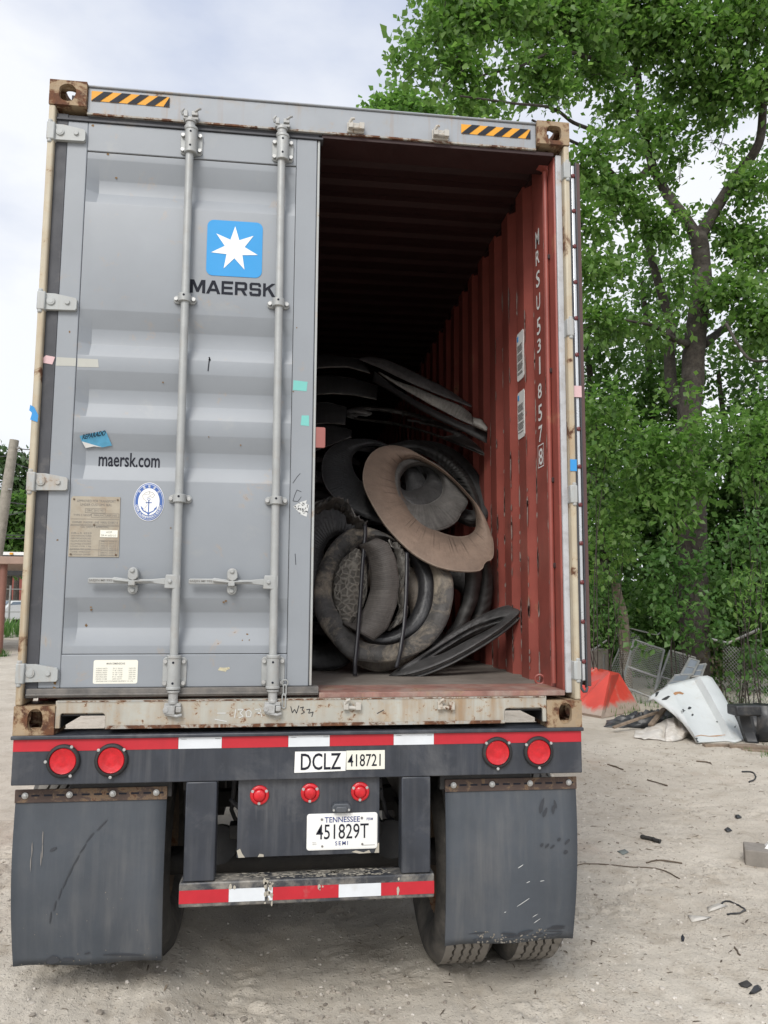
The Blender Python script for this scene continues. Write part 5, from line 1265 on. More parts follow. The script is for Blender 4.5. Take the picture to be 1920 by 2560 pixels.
LV = np.array([(0, 0, 0), (-.36, .42, .07), (.36, .42, .07), (0, 1, -.10), (0, .45, -.03)])
def leaves(name, centers, outw, per, size, spread, mat, parent, flatness=.5, droop=.5, narrow=1.0):
    """Leaves clustered round twig ends: centers (K,3), outw (K,3) the way each twig grows."""
    K = len(centers); n = K*per
    c = np.repeat(centers, per, 0); o = np.repeat(outw, per, 0)
    c = c+rng.normal(0, 1, (n, 3))*spread*np.array((1, 1, .75))
    d = o*.6+rng.normal(0, .75, (n, 3)); d[:, 2] -= droop; d /= np.linalg.norm(d, axis=1)[:, None]       # tip direction
    up = rng.normal(0, flatness, (n, 3))+np.array((0, 0, 1)); up -= d*(up*d).sum(1)[:, None]; up /= np.linalg.norm(up, axis=1)[:, None]+1e-9
    sd_ = np.cross(d, up); s = size*(.6+.8*rng.random(n))
    V = c[:, None, :]+s[:, None, None]*(sd_[:, None, :]*LV[None, :, 0:1]*narrow+d[:, None, :]*LV[None, :, 1:2]+up[:, None, :]*LV[None, :, 2:3])
    V = V.reshape(-1, 3); b = np.arange(n)[:, None]*5
    Fq = np.concatenate([b+np.array([[0, 2, 3, 4]]), b+np.array([[0, 4, 3, 1]])], 1).reshape(-1)
    off = origin_of(parent); V = V-np.array(off)
    me = bpy.data.meshes.new(name); me.vertices.add(len(V)); me.vertices.foreach_set('co', V.astype(np.float32).ravel())
    me.loops.add(len(Fq)); me.loops.foreach_set('vertex_index', Fq.astype(np.int32)); nf = len(Fq)//4
    me.polygons.add(nf); me.polygons.foreach_set('loop_start', np.arange(nf, dtype=np.int32)*4); me.polygons.foreach_set('loop_total', np.full(nf, 4, np.int32))
    me.update(calc_edges=True); me.materials.append(mat); me.shade_smooth()
    ob = bpy.data.objects.new(name, me); C.objects.link(ob); ob.parent = parent; return ob
def blob_pts(blobs, dens):
    """Twig ends spread through a list of ellipsoids (centre, radii), lumpy and thinner inside."""
    P, O = [], []
    for c, r in blobs:
        c, r = np.array(c, float), np.array(r, float)*np.ones(3); n = max(3, int(dens*4.19*r[0]*r[1]*r[2]))
        q = rng.normal(0, 1, (n, 3)); q /= np.linalg.norm(q, axis=1)[:, None]; rad = rng.random(n)**.5
        lump = np.array([noise.noise(Vector(c+v*2.2)) for v in q]); rad = rad*(1+.45*lump)
        P.append(c+q*rad[:, None]*r); O.append(q+np.array((0, 0, .15)))
    return np.concatenate(P), np.concatenate(O)
def limb(mb, pts, r0, r1, n=9, wig=.06):
    pts = [np.array(p, float) for p in pts]; o = []
    m_ = 6
    for i in range(len(pts)-1):
        p0 = pts[max(i-1, 0)]; p1 = pts[i]; p2 = pts[i+1]; p3 = pts[min(i+2, len(pts)-1)]
        for k in range(m_):
            t = k/m_; o.append(.5*((2*p1)+(-p0+p2)*t+(2*p0-5*p1+4*p2-p3)*t*t+(-p0+3*p1-3*p2+p3)*t**3))
    o.append(pts[-1]); k = len(o)
    o = [p+wig*r0*2*np.array((noise.noise(Vector(p*2)), noise.noise(Vector(p*2+9)), 0)) if 0 < i < k-1 else p for i, p in enumerate(o)]
    mb.tube([Vector(p) for p in o], [r0+(r1-r0)*(i/(k-1))**.8 for i in range(k)], n)
def pxl(lst, Y, conv=None): return [at(*(conv(a, b) if conv else (a, b)), Y+(dy[0] if dy else 0)) for a, b, *dy in lst]
def twigs(mb, P, O, frac, ln=.6, r=.012):
    for p, o in zip(P, O):
        if rng.random() < frac:
            d = -o/np.linalg.norm(o)*ln*(.6+.8*rng.random()); e = np.array(p)+d+np.array((0, 0, -.15*ln))
            mb.tube([Vector(e), Vector((e+p)/2+rng.normal(0, .05, 3)), Vector(p)], [r, r*.7, r*.35], 4, cap=False)

# the big tree: two dark stems and long limbs reaching over the container
YT = 11.0
tb = at(1735, 1600, YT); base = (float(tb[0]), YT, 0.0)
big = thing('tree', 'big broadleaf tree with dark forked trunk and long limbs reaching over the container corner', 'tree', base)
mb = MB()
t0 = [np.array((base[0], YT, -.1)), at(1728, 1230, YT), at(1724, 1041, YT), at(1738, 860, YT), at(1754, 676, YT), at(1742, 584, YT)]
limb(mb, t0, .30, .17, 14)
limb(mb, [at(1742, 600, YT), at(1791, 522, YT), at(1840, 442, YT), at(1896, 362, YT-.4), at(1910, 246, YT-.6), at(1925, 100, YT-.8), at(1930, -150, YT-1)], .15, .05)
limb(mb, [at(1742, 590, YT), at(1699, 529, YT), at(1656, 467, YT+.2), at(1625, 393, YT+.3), at(1600, 280, YT+.3), at(1595, 184, YT+.2), at(1588, 92, YT), at(1590, -80, YT)], .13, .05)
limb(mb, [at(1630, 405, YT+.3), at(1600, 440, YT), at(1551, 449, YT-.3), at(1484, 381, YT-.8), at(1422, 350, YT-1.2), at(1330, 300, YT-1.6)], .075, .02)
limb(mb, [at(1610, 340, YT+.3), at(1560, 335, YT), at(1500, 330, YT-.5), at(1435, 307, YT-1), at(1379, 270, YT-1.4), at(1281, 258, YT-2), at(1150, 240, YT-2.4)], .06, .015)
limb(mb, [at(1596, 190, YT+.2), at(1560, 182, YT-.2), at(1484, 147, YT-.8), at(1391, 129, YT-1.4), at(1300, 165, YT-1.8), at(1200, 190, YT-2.2)], .06, .015)
limb(mb, [at(1590, 100, YT), at(1540, 40, YT-.6), at(1500, 0, YT-1), at(1400, -40, YT-1.5), at(1250, -60, YT-2)], .06, .02)
limb(mb, [at(1600, 90, YT), at(1650, 45, YT-.5), at(1700, 10, YT-.8), at(1760, -60, YT-1)], .05, .02)
limb(mb, [at(1720, 860, YT), at(1700, 855, YT-.3), at(1660, 835, YT-.6), at(1634, 815, YT-.8), at(1560, 800, YT-1.2)], .09, .02)
limb(mb, [at(1728, 1000, YT), at(1688, 1000, YT+.3), at(1674, 900, YT+.5), at(1674, 800, YT+.6), at(1640, 690, YT+.6), at(1620, 610, YT+.7), at(1600, 500, YT+.8)], .16, .06)
limb(mb, [at(1760, 860, YT), at(1830, 800, YT+.6), at(1880, 720, YT+.9), at(1925, 640, YT+1)], .10, .04)
limb(mb, [at(1815, 810, YT-1.6), at(1870, 895, YT-2.2), at(1930, 900, YT-2.6)], .03, .02)
blobs = []
def B(u, v, rpx, Y, k=.8): 
    c = at(u, v, Y); s = rpx*(Y-CAM[1])/FPX; blobs.append((c, (s, s*k, s)))
for u, v, r_, Y in ((975, 152, 20, 8.6), (1012, 140, 22, 8.6), (1035, 110, 34, 8.8), (1060, 30, 45, 8.8), (1045, 165, 24, 8.7), (1180, 40, 130, 9.2), (1090, 90, 70, 9.0), (1290, 60, 130, 9.6), (1150, 170, 90, 9.0), (1080, 205, 45, 8.8), (1240, 190, 95, 9.2), (1170, 265, 70, 9.0), (1260, 280, 60, 9.2), (1350, 170, 110, 9.8),
                    (1420, 60, 120, 10), (1400, 250, 60, 9.6), (1480, 180, 80, 10.4), (1540, 80, 120, 10.8), (1540, 260, 70, 10.6), (1660, 60, 130, 10.5), (1780, 90, 120, 10), (1880, 60, 110, 10), (1690, 200, 90, 11), (1790, 230, 90, 10.6), (1890, 200, 100, 10.2),
                    (1570, 400, 70, 10.6), (1650, 330, 80, 11), (1700, 430, 90, 11), (1800, 350, 80, 11), (1880, 450, 80, 10.5), (1440, 480, 45, 9.6), (1450, 640, 55, 9.8), (1500, 360, 55, 9.8), (1580, 350, 55, 10), (1490, 330, 45, 10), (1480, 440, 65, 10), (1540, 450, 60, 10.4), (1450, 400, 50, 9.8), (1600, 500, 65, 10.6), (1450, 560, 60, 10), (1690, 560, 55, 10.6), (1760, 620, 60, 10.6), (1480, 460, 50, 10), (1540, 520, 80, 10.6), (1630, 560, 80, 10.8), (1480, 560, 60, 10.2), (1830, 570, 80, 11), (1900, 620, 90, 11),
                    (1690, 1000, 50, 9.9), (1745, 1080, 60, 9.8), (1670, 780, 45, 10), (1480, 680, 70, 10.2), (1560, 680, 90, 10.6), (1620, 780, 90, 10.4), (1500, 800, 80, 10.2), (1700, 700, 60, 10.2), (1830, 720, 90, 10.4), (1900, 800, 100, 10.2), (1180, -90, 150, 9.4), (1400, -90, 170, 10), (1640, -90, 170, 10.4), (1880, -90, 170, 10.2)):
    B(u, v, r_, Y)
P, O = blob_pts(blobs, 60)
def thin(P, O, f):
    """Leave gaps: drop twigs where a slow noise field is low."""
    k = np.array([noise.noise(Vector(p*np.array((.95, .6, .95)))+Vector((4, 2, 8))) for p in P]); m_ = k > f; return P[m_], O[m_]
P, O = thin(P, O, -.18)
twigs(mb, P, O, .22, .6, .008)
mb.build('trunk', M['bark'], big, ang=80)
leaves('crown', P, O, 19, .130, .15, LF['maple'], big, .55, .45)

# the second crown, farther off, just over the header
Yk = 24.0; c = at(1005, 262, Yk)
t2 = thing('tree', 'round bright green tree top showing above the middle of the container roof', 'tree', (float(c[0]), Yk, 0))
mb = MB(); limb(mb, [(c[0], Yk, -.1), (c[0]+.2, Yk, 8), (c[0], Yk, c[2]-.5)], .35, .10, 12)
blobs = []
for u, v, r_ in ((1005, 275, 55), (960, 290, 38), (1050, 285, 42), (1000, 330, 80), (930, 330, 50), (1080, 340, 70), (1000, 440, 110)): B(u, v, r_, Yk)
P, O = blob_pts(blobs, 45); mb.build('trunk', M['bark'], t2, ang=80); leaves('crown', P, O, 13, .24, .3, LF['bright'], t2, .45, .3)

# trees standing behind, dense and dark
k = 0
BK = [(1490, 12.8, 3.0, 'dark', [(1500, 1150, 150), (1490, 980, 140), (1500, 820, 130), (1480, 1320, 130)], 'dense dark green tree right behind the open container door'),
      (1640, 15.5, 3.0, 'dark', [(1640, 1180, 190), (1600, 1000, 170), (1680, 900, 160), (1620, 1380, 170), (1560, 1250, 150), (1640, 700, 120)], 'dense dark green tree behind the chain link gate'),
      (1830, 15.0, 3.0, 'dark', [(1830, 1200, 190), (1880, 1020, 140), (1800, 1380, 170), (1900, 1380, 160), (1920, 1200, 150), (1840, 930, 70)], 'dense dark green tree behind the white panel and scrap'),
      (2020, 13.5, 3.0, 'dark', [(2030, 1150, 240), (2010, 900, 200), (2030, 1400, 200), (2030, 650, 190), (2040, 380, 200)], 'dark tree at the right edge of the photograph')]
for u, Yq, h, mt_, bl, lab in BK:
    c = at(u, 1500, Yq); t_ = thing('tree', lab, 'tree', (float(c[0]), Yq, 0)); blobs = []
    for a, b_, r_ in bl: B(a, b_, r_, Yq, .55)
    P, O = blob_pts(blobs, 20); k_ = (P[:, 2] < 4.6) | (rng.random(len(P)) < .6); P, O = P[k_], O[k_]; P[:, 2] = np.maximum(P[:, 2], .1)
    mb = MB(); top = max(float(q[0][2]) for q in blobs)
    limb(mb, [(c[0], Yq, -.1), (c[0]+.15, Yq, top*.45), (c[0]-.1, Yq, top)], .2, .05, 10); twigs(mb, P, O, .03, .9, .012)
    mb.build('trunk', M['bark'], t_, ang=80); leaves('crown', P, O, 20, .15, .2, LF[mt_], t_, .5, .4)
for x, Yq, hh, lab in ((2.2, 26, 9, 'tall green tree standing far behind the container, hidden by its roof'), (-2.5, 34, 10, 'wide green tree farthest behind the container, hidden by its door'), (15.5, 13, 8, 'green tree outside the right edge, past the overgrown fence')):
    t_ = thing('tree', lab, 'tree', (x, Yq, 0)); blobs = [((x+dx, Yq+dy, hh*k_), (r_, r_, r_*.9)) for dx, dy, k_, r_ in ((0, 0, .75, 2.2), (-1.6, .5, .5, 1.7), (1.6, -.4, .55, 1.8), (.3, .6, .3, 1.8), (-.6, -.5, .15, 1.4))]
    P, O = blob_pts(blobs, 5); P[:, 2] = np.maximum(P[:, 2], .1); mb = MB(); limb(mb, [(x, Yq, -.1), (x+.2, Yq, hh*.4), (x, Yq, hh*.75)], .25, .06, 10); mb.build('trunk', M['bark'], t_, ang=80); leaves('crown', P, O, 14, .24, .3, LF['dark'], t_, .5, .4)
# undergrowth hanging over the fence: separate shrubs
SH = [('maple', 9.3, 1500, [(1490, 1010, 75), (1520, 1100, 80), (1480, 1180, 60), (1550, 1030, 60)], 'leafy shrub arching out beside the open container door, upper of the two', .115, 1.0),
      ('maple', 9.6, 1530, [(1500, 1280, 65), (1520, 1370, 70), (1560, 1310, 60), (1490, 1440, 45), (1560, 1210, 65)], 'leafy shrub low beside the open container door above the red scoop', .115, 1.0),
      ('bright', 9.2, 1690, [(1650, 1100, 80), (1700, 1180, 85), (1740, 1110, 70), (1640, 1200, 70), (1690, 1270, 75), (1600, 1160, 55), (1760, 1220, 60)], 'bright green shrub with young yellowish leaves in front of the big trunk', .13, .9),
      ('vine', 8.9, 1700, [(1680, 1400, 70), (1730, 1460, 70), (1700, 1540, 62), (1640, 1430, 55), (1760, 1380, 60), (1665, 1500, 50), (1690, 1585, 40), (1640, 1555, 42), (1605, 1590, 30), (1735, 1600, 35)], 'dark green shrub hanging over the chain link gate', .11, 1.0),
      ('vine', 9.9, 1530, [(1500, 1530, 55), (1470, 1600, 45), (1550, 1560, 45), (1520, 1600, 40), (1490, 1480, 50)], 'vine covered bush between the red scoop and the gate', .10, .8),
      ('bright', 8.6, 1880, [(1870, 1080, 80), (1900, 1180, 80), (1840, 1150, 60), (1930, 1000, 80), (1820, 1050, 50)], 'pale green shrub high at the right edge of the photograph', .12, .9),
      ('bright', 7.6, 1900, [(1885, 1430, 45), (1850, 1470, 30), (1910, 1500, 45), (1860, 1520, 28), (1920, 1560, 40)], 'light green branch with paired leaflets at the right edge, over the white panel', .105, .75),
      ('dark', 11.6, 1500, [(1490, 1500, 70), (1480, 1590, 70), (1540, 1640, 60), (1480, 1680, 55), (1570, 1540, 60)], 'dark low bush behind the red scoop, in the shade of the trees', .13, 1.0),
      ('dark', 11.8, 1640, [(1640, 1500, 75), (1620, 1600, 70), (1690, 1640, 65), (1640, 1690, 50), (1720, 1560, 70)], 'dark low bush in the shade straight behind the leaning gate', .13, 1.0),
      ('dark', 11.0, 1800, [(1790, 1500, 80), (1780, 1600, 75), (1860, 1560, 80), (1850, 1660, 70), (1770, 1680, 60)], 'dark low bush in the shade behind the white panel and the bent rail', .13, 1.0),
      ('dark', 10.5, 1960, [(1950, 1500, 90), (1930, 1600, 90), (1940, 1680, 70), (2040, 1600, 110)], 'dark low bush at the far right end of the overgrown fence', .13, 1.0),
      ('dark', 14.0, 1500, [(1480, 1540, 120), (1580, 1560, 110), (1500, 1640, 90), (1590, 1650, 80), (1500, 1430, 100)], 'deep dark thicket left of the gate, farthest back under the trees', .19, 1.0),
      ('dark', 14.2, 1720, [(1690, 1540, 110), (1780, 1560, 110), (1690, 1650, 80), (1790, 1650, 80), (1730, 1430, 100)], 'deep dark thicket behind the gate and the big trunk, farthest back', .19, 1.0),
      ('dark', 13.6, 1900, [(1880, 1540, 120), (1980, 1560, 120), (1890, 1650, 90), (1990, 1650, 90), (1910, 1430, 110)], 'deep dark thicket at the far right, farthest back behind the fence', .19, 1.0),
      ('dry', 8.9, 1790, [(1790, 1660, 38), (1800, 1715, 34), (1783, 1620, 34), (1815, 1760, 28), (1840, 1690, 30)], 'dry brown vines tangled on the fence right behind the white panel', .075, .6),
      ('vine', 8.4, 1850, [(1870, 1600, 50), (1820, 1330, 70), (1900, 1340, 70), (1840, 1420, 60), (1900, 1650, 55), (1860, 1690, 45), (1780, 1530, 55), (1800, 1600, 50)], 'tangle of dark shrubs behind the white panel', .10, .9)]
for mt_, Yq, ub, bl, lab, sz, nar in SH:
    c = at(ub, 1650, Yq); t_ = thing('shrub', lab, 'shrub', (float(c[0]), Yq, 0)); blobs = []
    for a, b_, r_ in bl: B(a, b_, r_, Yq, .7)
    P, O = blob_pts(blobs, 75 if Yq < 13 else 34); P[:, 2] = np.maximum(P[:, 2], .05); mb = MB()
    for q, r_ in blobs[:3]:
        m0 = np.array((c[0]+rng.normal(0, .12), Yq+rng.normal(0, .1), -.05)); m1 = np.array(q)
        limb(mb, [m0, (m0+m1)/2+np.array((rng.normal(0, .15), 0, .2)), m1], .012, .005, 6)
    twigs(mb, P, O, .04, .45, .007)
    mb.build('stem', M['bark'], t_, ang=80); leaves('foliage', P, O, 11, sz, .10, LF[mt_], t_, .5, .55, nar)
# pale leaning trunk by the fence
c = z7(300, 160); 
t_ = thing('tree', 'pale leaning trunk of a small tree beside the gate, its top lost in leaves', 'tree', tuple(map(float, (at(*z7(480, 420), 10.9)[0], 10.9, 0))))
mb = MB(); limb(mb, [(t_.location.x, 10.9, -.1), at(*z7(470, 330), 10.9), at(*z7(430, 120), 10.9), at(*z7(395, -60), 10.9)], .12, .07, 10); mb.build('trunk', M['barkl'], t_, ang=80)
P, O = blob_pts([(at(*z7(395, -60), 10.9), .5)], 30); leaves('crown', P, O, 10, .11, .12, LF['vine'], t_)

# =================================================================== scrap and fence on the right
M['galv'] = mk('galvanised_tube', (.25, .255, .25), .5, .3, var=.2, vscale=8, dirt=.25, dcol=(.28, .24, .18))
M['wire'] = mk('chain_link_wire', (.36, .36, .34), .55, .3, var=.2)
M['redbin'] = mk('scoop_red_paint', (.56, .055, .035), .42, var=.12, vscale=3, dirt=.12, dcol=(.40, .30, .24), dscale=2.4, rust=.04)
def dusty_foot(mt):
    t = mt.node_tree; b = t.nodes['Principled BSDF']; src = b.inputs['Base Color'].links[0].from_socket
    c = t.nodes.new("ShaderNodeTexCoord"); sp = t.nodes.new("ShaderNodeSeparateXYZ"); t.links.new(c.outputs['Object'], sp.inputs[0])
    h = mathn(t, 'SUBTRACT', sp.outputs[2], mathn(t, 'MULTIPLY', noisen(t, 3.5, 7, .65), .30))
    t.links.new(mixn(t, ramp(t, h, -.045, .03, .95, 0), src, mixn(t, noisen(t, 9, 6, .6), (.26, .21, .17), (.46, .40, .33))), b.inputs['Base Color'])
dusty_foot(M['redbin'])
M['fibre'] = mk('white_fibreglass', (.55, .575, .57), .4, var=.06, vscale=3, dirt=.12, dcol=(.47, .44, .38), dscale=5)
M['cloth'] = mk('canvas_cloth', (.56, .535, .49), .9, var=.14, vscale=6, bump=.2, dirt=.3, dcol=(.33, .28, .22))
M['blackpl'] = mk('black_plastic', (.022, .024, .027), .42, var=.3, dirt=.25, dcol=(.12, .11, .10), bump=.1)
M['plank'] = mk('weathered_board', (.20, .155, .115), .9, var=.35, vscale=14, bump=.5)
M['concrete'] = mk('concrete', (.235, .215, .19), .95, var=.2, vscale=12, bump=.5, bscale=80)
M['glassgrey'] = mk('screen_grey', (.17, .19, .22), .35, var=.12, vscale=3)
def chain_panel(mb, A, Bv, Cv, n_, m_, r=.0032):
    """Diagonal wires filling the parallelogram A, A+Bv, A+Cv."""
    A, Bv, Cv = map(np.array, (A, Bv, Cv)); lb, lc_ = np.linalg.norm(Bv), np.linalg.norm(Cv); st = .062
    nn = np.cross(Bv, Cv); nn = nn/np.linalg.norm(nn)
    d = -lc_
    while d < lb:
        for s in (1, -1):
            q = []
            for t in (0, 1):
                u, v = (d+t*lc_, t*lc_) if s > 0 else (d+lc_-t*lc_, t*lc_)
                q.append((u, v))
            (u0, v0), (u1, v1) = q; f = []
            for t in (0, 1): pass
            def at_t(t): return u0+(u1-u0)*t, v0+(v1-v0)*t
            lo, hi = 0.0, 1.0; du = u1-u0
            for bound, sg in ((0, 1), (lb, -1)):
                tb_ = (bound-u0)/du
                if sg*du > 0: lo = max(lo, tb_)
                else: hi = min(hi, tb_)
            if hi-lo > .02:
                (a0, b0), (a1, b1) = at_t(lo), at_t(hi)
                p = A+Bv*a0/lb+Cv*b0/lc_+nn*.002*s; e = A+Bv*a1/lb+Cv*b1/lc_+nn*.002*s
                mb.tube([p, e], r, 4, cap=False)
        d += st
gt = thing('chain_link_gate', 'chain link gate panel on a galvanised tube frame leaning among the shrubs', 'gate', tuple(map(float, at(*z7(560, 800), 9.9)*np.array((1, 1, 0)))))
A = at(*z7(465, 735), 9.9); Bq = at(*z7(700, 820), 9.7); Cq = at(*z7(545, 440), 10.6); D_ = Bq+(Cq-A)
mb = MB()
for p, q in ((A, Cq), (Bq, D_), (A+(Cq-A)*.32, Bq+(D_-Bq)*.32), (Cq, D_), (at(*z7(505, 800), 9.8), at(*z7(665, 862), 9.6))): mb.cyl(p, q, .021, n=8)
mb.build('gate_frame', M['galv'], gt)
mb = MB(); chain_panel(mb, A+(A-Cq)*.35, (Bq-A)*1.0, (Cq-A)*1.35, 0, 0); mb.build('chain_mesh', M['wire'], gt)
gt2 = thing('chain_link_gate', 'second chain link gate panel with a rusty post, behind and right of the first', 'gate', tuple(map(float, at(*z7(800, 760), 10.3)*np.array((1, 1, 0)))))
A2 = at(*z7(710, 800), 10.2); B2 = at(*z7(905, 860), 10.0); C2 = at(*z7(812, 520), 10.9); D2 = B2+(C2-A2)
mb = MB()
for p, q in ((A2, C2), (B2, D2), (A2+(C2-A2)*.3, B2+(D2-B2)*.3), (C2, D2)): mb.cyl(p, q, .021, n=8)
mb.build('gate_frame', M['galv'], gt2)
mb = MB(); chain_panel(mb, A2, B2-A2, C2-A2, 0, 0); mb.build('chain_mesh', M['wire'], gt2)
gt3 = thing('chain_link_fence', 'chain link mesh sagging at the left of the gate, edged with a bare wire', 'fence', tuple(map(float, at(*z7(430, 700), 10.8)*np.array((1, 1, 0)))))
A3 = at(*z7(372, 660), 10.6); B3 = at(*z7(470, 735), 10.4); C3 = at(*z7(490, 350), 11.2)
mb = MB(); mb.tube([A3, (A3+C3)/2+np.array((.02, 0, 0)), C3], .012, 6); mb.tube([C3, at(*z7(600, 378), 11.1), at(*z7(718, 405), 11.0), at(*z7(752, 378), 11.3)], .016, 6); mb.build('edge_tube', M['galv'], gt3)
mb = MB(); chain_panel(mb, A3, (B3-A3)*1.1, C3-A3, 0, 0); mb.build('chain_mesh', M['wire'], gt3)
fn = thing('chain_link_fence', 'chain link fence with bent top rail, overgrown behind the white panel', 'fence', tuple(map(float, at(*z7(1400, 900), 9.0)*np.array((1, 1, 0)))))
mb = MB(); mb.tube([at(*z7(1110, 435), 9.0), at(*z7(1240, 466), 8.9), at(*z7(1470, 362), 8.6)], .024, 8)
mb.cyl(at(*z7(1500, 520), 8.6), at(*z7(1560, 525), 8.5), .024, n=8); mb.build('top_rail', M['galv'], fn)
A4 = at(*z7(1200, 900), 9.0); B4 = at(*z7(1600, 980), 8.2); C4 = at(*z7(1200, 480), 9.0)
mb = MB(); chain_panel(mb, A4, B4-A4, C4-A4, 0, 0); mb.build('chain_mesh', M['wire'], fn)
pz = thing('fence_post', 'grey concrete fence post with a slanting rail behind the red scoop', 'post', tuple(map(float, at(*z7(285, 640), 11.2)*np.array((1, 1, 0)))))
mb = MB(); q = at(*z7(285, 505), 11.2); mb.box(q[0]-.16, q[0]+.16, 11.1, 11.3, -.05, q[2]); mb.build('post_shaft', M['concrete'], pz, bevel=.02)
mb = MB(); mb.cyl(at(*z7(232, 525), 11.0), at(*z7(345, 445), 11.0), .02, n=8); mb.cyl(at(*z7(420, 405), 11.1), at(*z7(452, 435), 11.1), .02, n=8); mb.cyl(at(*z7(322, 540), 11.1), np.array((at(*z7(322, 640), 11.1)[0], 11.1, 0)), .022, n=8); mb.build('slanting_rail', M['galv'], pz)

# red steel scoop lying upside down
D0 = np.array((4.62, 7.91, .0)); C0 = np.array((5.64, 8.75, .0)); F0 = at(*z7(377, 700), 8.4); B0 = at(*z7(437, 686), 9.0)
E0 = np.array((3.95, 9.35, .0)); A0 = at(*z7(232, 662), 9.6); G0 = np.array((5.0, 10.1, 0)); H0 = B0+(A0-F0)*.9
rs = thing('steel_scoop', 'red painted steel loader scoop lying face down on the dirt behind the container door', 'scoop', (4.8, 8.8, 0))
mb = MB(); mb.add([E0, D0, C0, G0, A0, F0, B0, H0], [(1, 2, 6, 5), (0, 1, 5, 4), (2, 3, 7, 6), (3, 0, 4, 7), (4, 5, 6, 7), (0, 3, 2, 1)])
sc_ = mb.build('scoop_shell', M['redbin'], rs, bevel=.015, smooth=False)
n1 = np.cross(D0-E0, A0-E0); n1 /= np.linalg.norm(n1); n1 = n1 if n1[1] < 0 else -n1
mb = MB()
for s0, s1, t0_, t1_ in ((.62, 1.0, .0, 1.0), (.0, .3, .25, 1.02)):
    q = [E0+(D0-E0)*s+((A0+(F0-A0)*s)-(E0+(D0-E0)*s))*t for s, t in ((s0, t0_), (s1, t0_), (s1, t1_), (s0+.1, t1_))]
    mb.add([p-n1*.02 for p in q]+[p+n1*.05 for p in q], [(0, 1, 2, 3), (4, 5, 6, 7), (0, 1, 5, 4), (1, 2, 6, 5), (2, 3, 7, 6), (3, 0, 4, 7)])
mb.build('wear_plate', M['redbin'], rs, smooth=False)
# white fibreglass truck panel leaning on the heap
wp = thing('truck_fairing', 'large white moulded fibreglass truck panel with creases, leaning on the scrap heap', 'panel', (5.3, 6.2, 0))
def poly3(pl, Ys): return [at(*z7(a, b), y) for (a, b), y in zip(pl, Ys)]
edges_ = [poly3([(640, 898), (690, 880), (742, 922), (808, 966), (900, 1048)], [6.9, 6.75, 6.6, 6.45, 6.3]),
         poly3([(662, 866), (718, 866), (780, 912), (850, 985), (920, 1060)], [6.85, 6.75, 6.55, 6.4, 6.2]),
         poly3([(700, 838), (765, 850), (830, 930), (900, 1030), (990, 1165)], [6.9, 6.75, 6.5, 6.25, 5.95]),
         poly3([(790, 785), (835, 860), (890, 960), (950, 1080), (1018, 1195)], [6.95, 6.7, 6.4, 6.1, 5.82]),
         poly3([(815, 770), (870, 850), (925, 950), (980, 1070), (1040, 1212)], [6.93, 6.65, 6.35, 6.05, 5.78]),
         poly3([(870, 758), (930, 850), (985, 950), (1045, 1080), (1090, 1218)], [7.0, 6.75, 6.45, 6.15, 5.84]),
         poly3([(1005, 722), (1070, 830), (1135, 950), (1205, 1075), (1255, 1215)], [7.1, 6.85, 6.55, 6.25, 5.9]),
         poly3([(1030, 714), (1092, 820), (1160, 945), (1230, 1070), (1285, 1212)], [7.08, 6.8, 6.5, 6.2, 5.88]),
         poly3([(1085, 708), (1150, 810), (1220, 930), (1285, 1060), (1340, 1200)], [7.15, 6.9, 6.6, 6.3, 5.98]),
         poly3([(1118, 722), (1180, 815), (1245, 930), (1305, 1050), (1352, 1190)], [7.3, 7.05, 6.75, 6.45, 6.1]),
         poly3([(1125, 740), (1185, 828), (1250, 945), (1308, 1060), (1350, 1190)], [7.6, 7.35, 7.0, 6.7, 6.3])]
edges = []
for k_, e in enumerate(edges_):
    edges.append([p+np.array((0, .09, -.02)) if k_ in (4, 5, 6) else p for p in e])
def densify(edges, n=20):
    out = []
    for e in edges:
        e = np.array(e); s = np.linspace(0, len(e)-1, n)
        out.append([np.array([np.interp(x, range(len(e)), e[:, k_]) for k_ in range(3)]) for x in s])
    return out
mb = MB(); DE = densify(edges)
DE = [[np.array((p[0], p[1], max(p[2], .012))) for p in r] for r in DE]
mb.grid(DE); pw = mb.build('panel_shell', M['fibre'], wp, recalc=False, ang=38); solidify(pw, .02, 0)
mb = MB(); nrm = np.cross(DE[6][0]-DE[5][0], DE[5][19]-DE[5][0]); nrm /= np.linalg.norm(nrm); nrm = nrm if nrm[1] < 0 else -nrm
def on_panel(a, b, y): return at(*z7(a, b), y)
def crack(pl, Yv, w_=.012):
    q = [on_panel(a, b, Yv)+nrm*.05 for a, b in pl]
for pl in ([(905, 930), (915, 960), (912, 978)], [(895, 972), (920, 968)], [(935, 952), (940, 962)], [(950, 990), (955, 998)], [(708, 845), (720, 862)], [(780, 862), (805, 872)], [(790, 855), (797, 878)]):
    for (a, b), (c_, d_) in zip(pl, pl[1:]):
        def hit(a, b):
            d = ray(a, b); best = None
            loc_ = pw.data; return d
        pass
spots = []
def near_panel(u, v):
    """The point of the panel grid seen at this picture position."""
    best, bp_ = 1e9, None
    for i in range(len(DE)):
        for j in range(len(DE[0])):
            p = DE[i][j]; q = BAS @ (p-CAM); x, y = 960+FPX*q[0]/q[2], 1280-FPX*q[1]/q[2]; dd = (x-u)**2+(y-v)**2
            if dd < best: best, bp_ = dd, p
    return bp_
mb = MB()
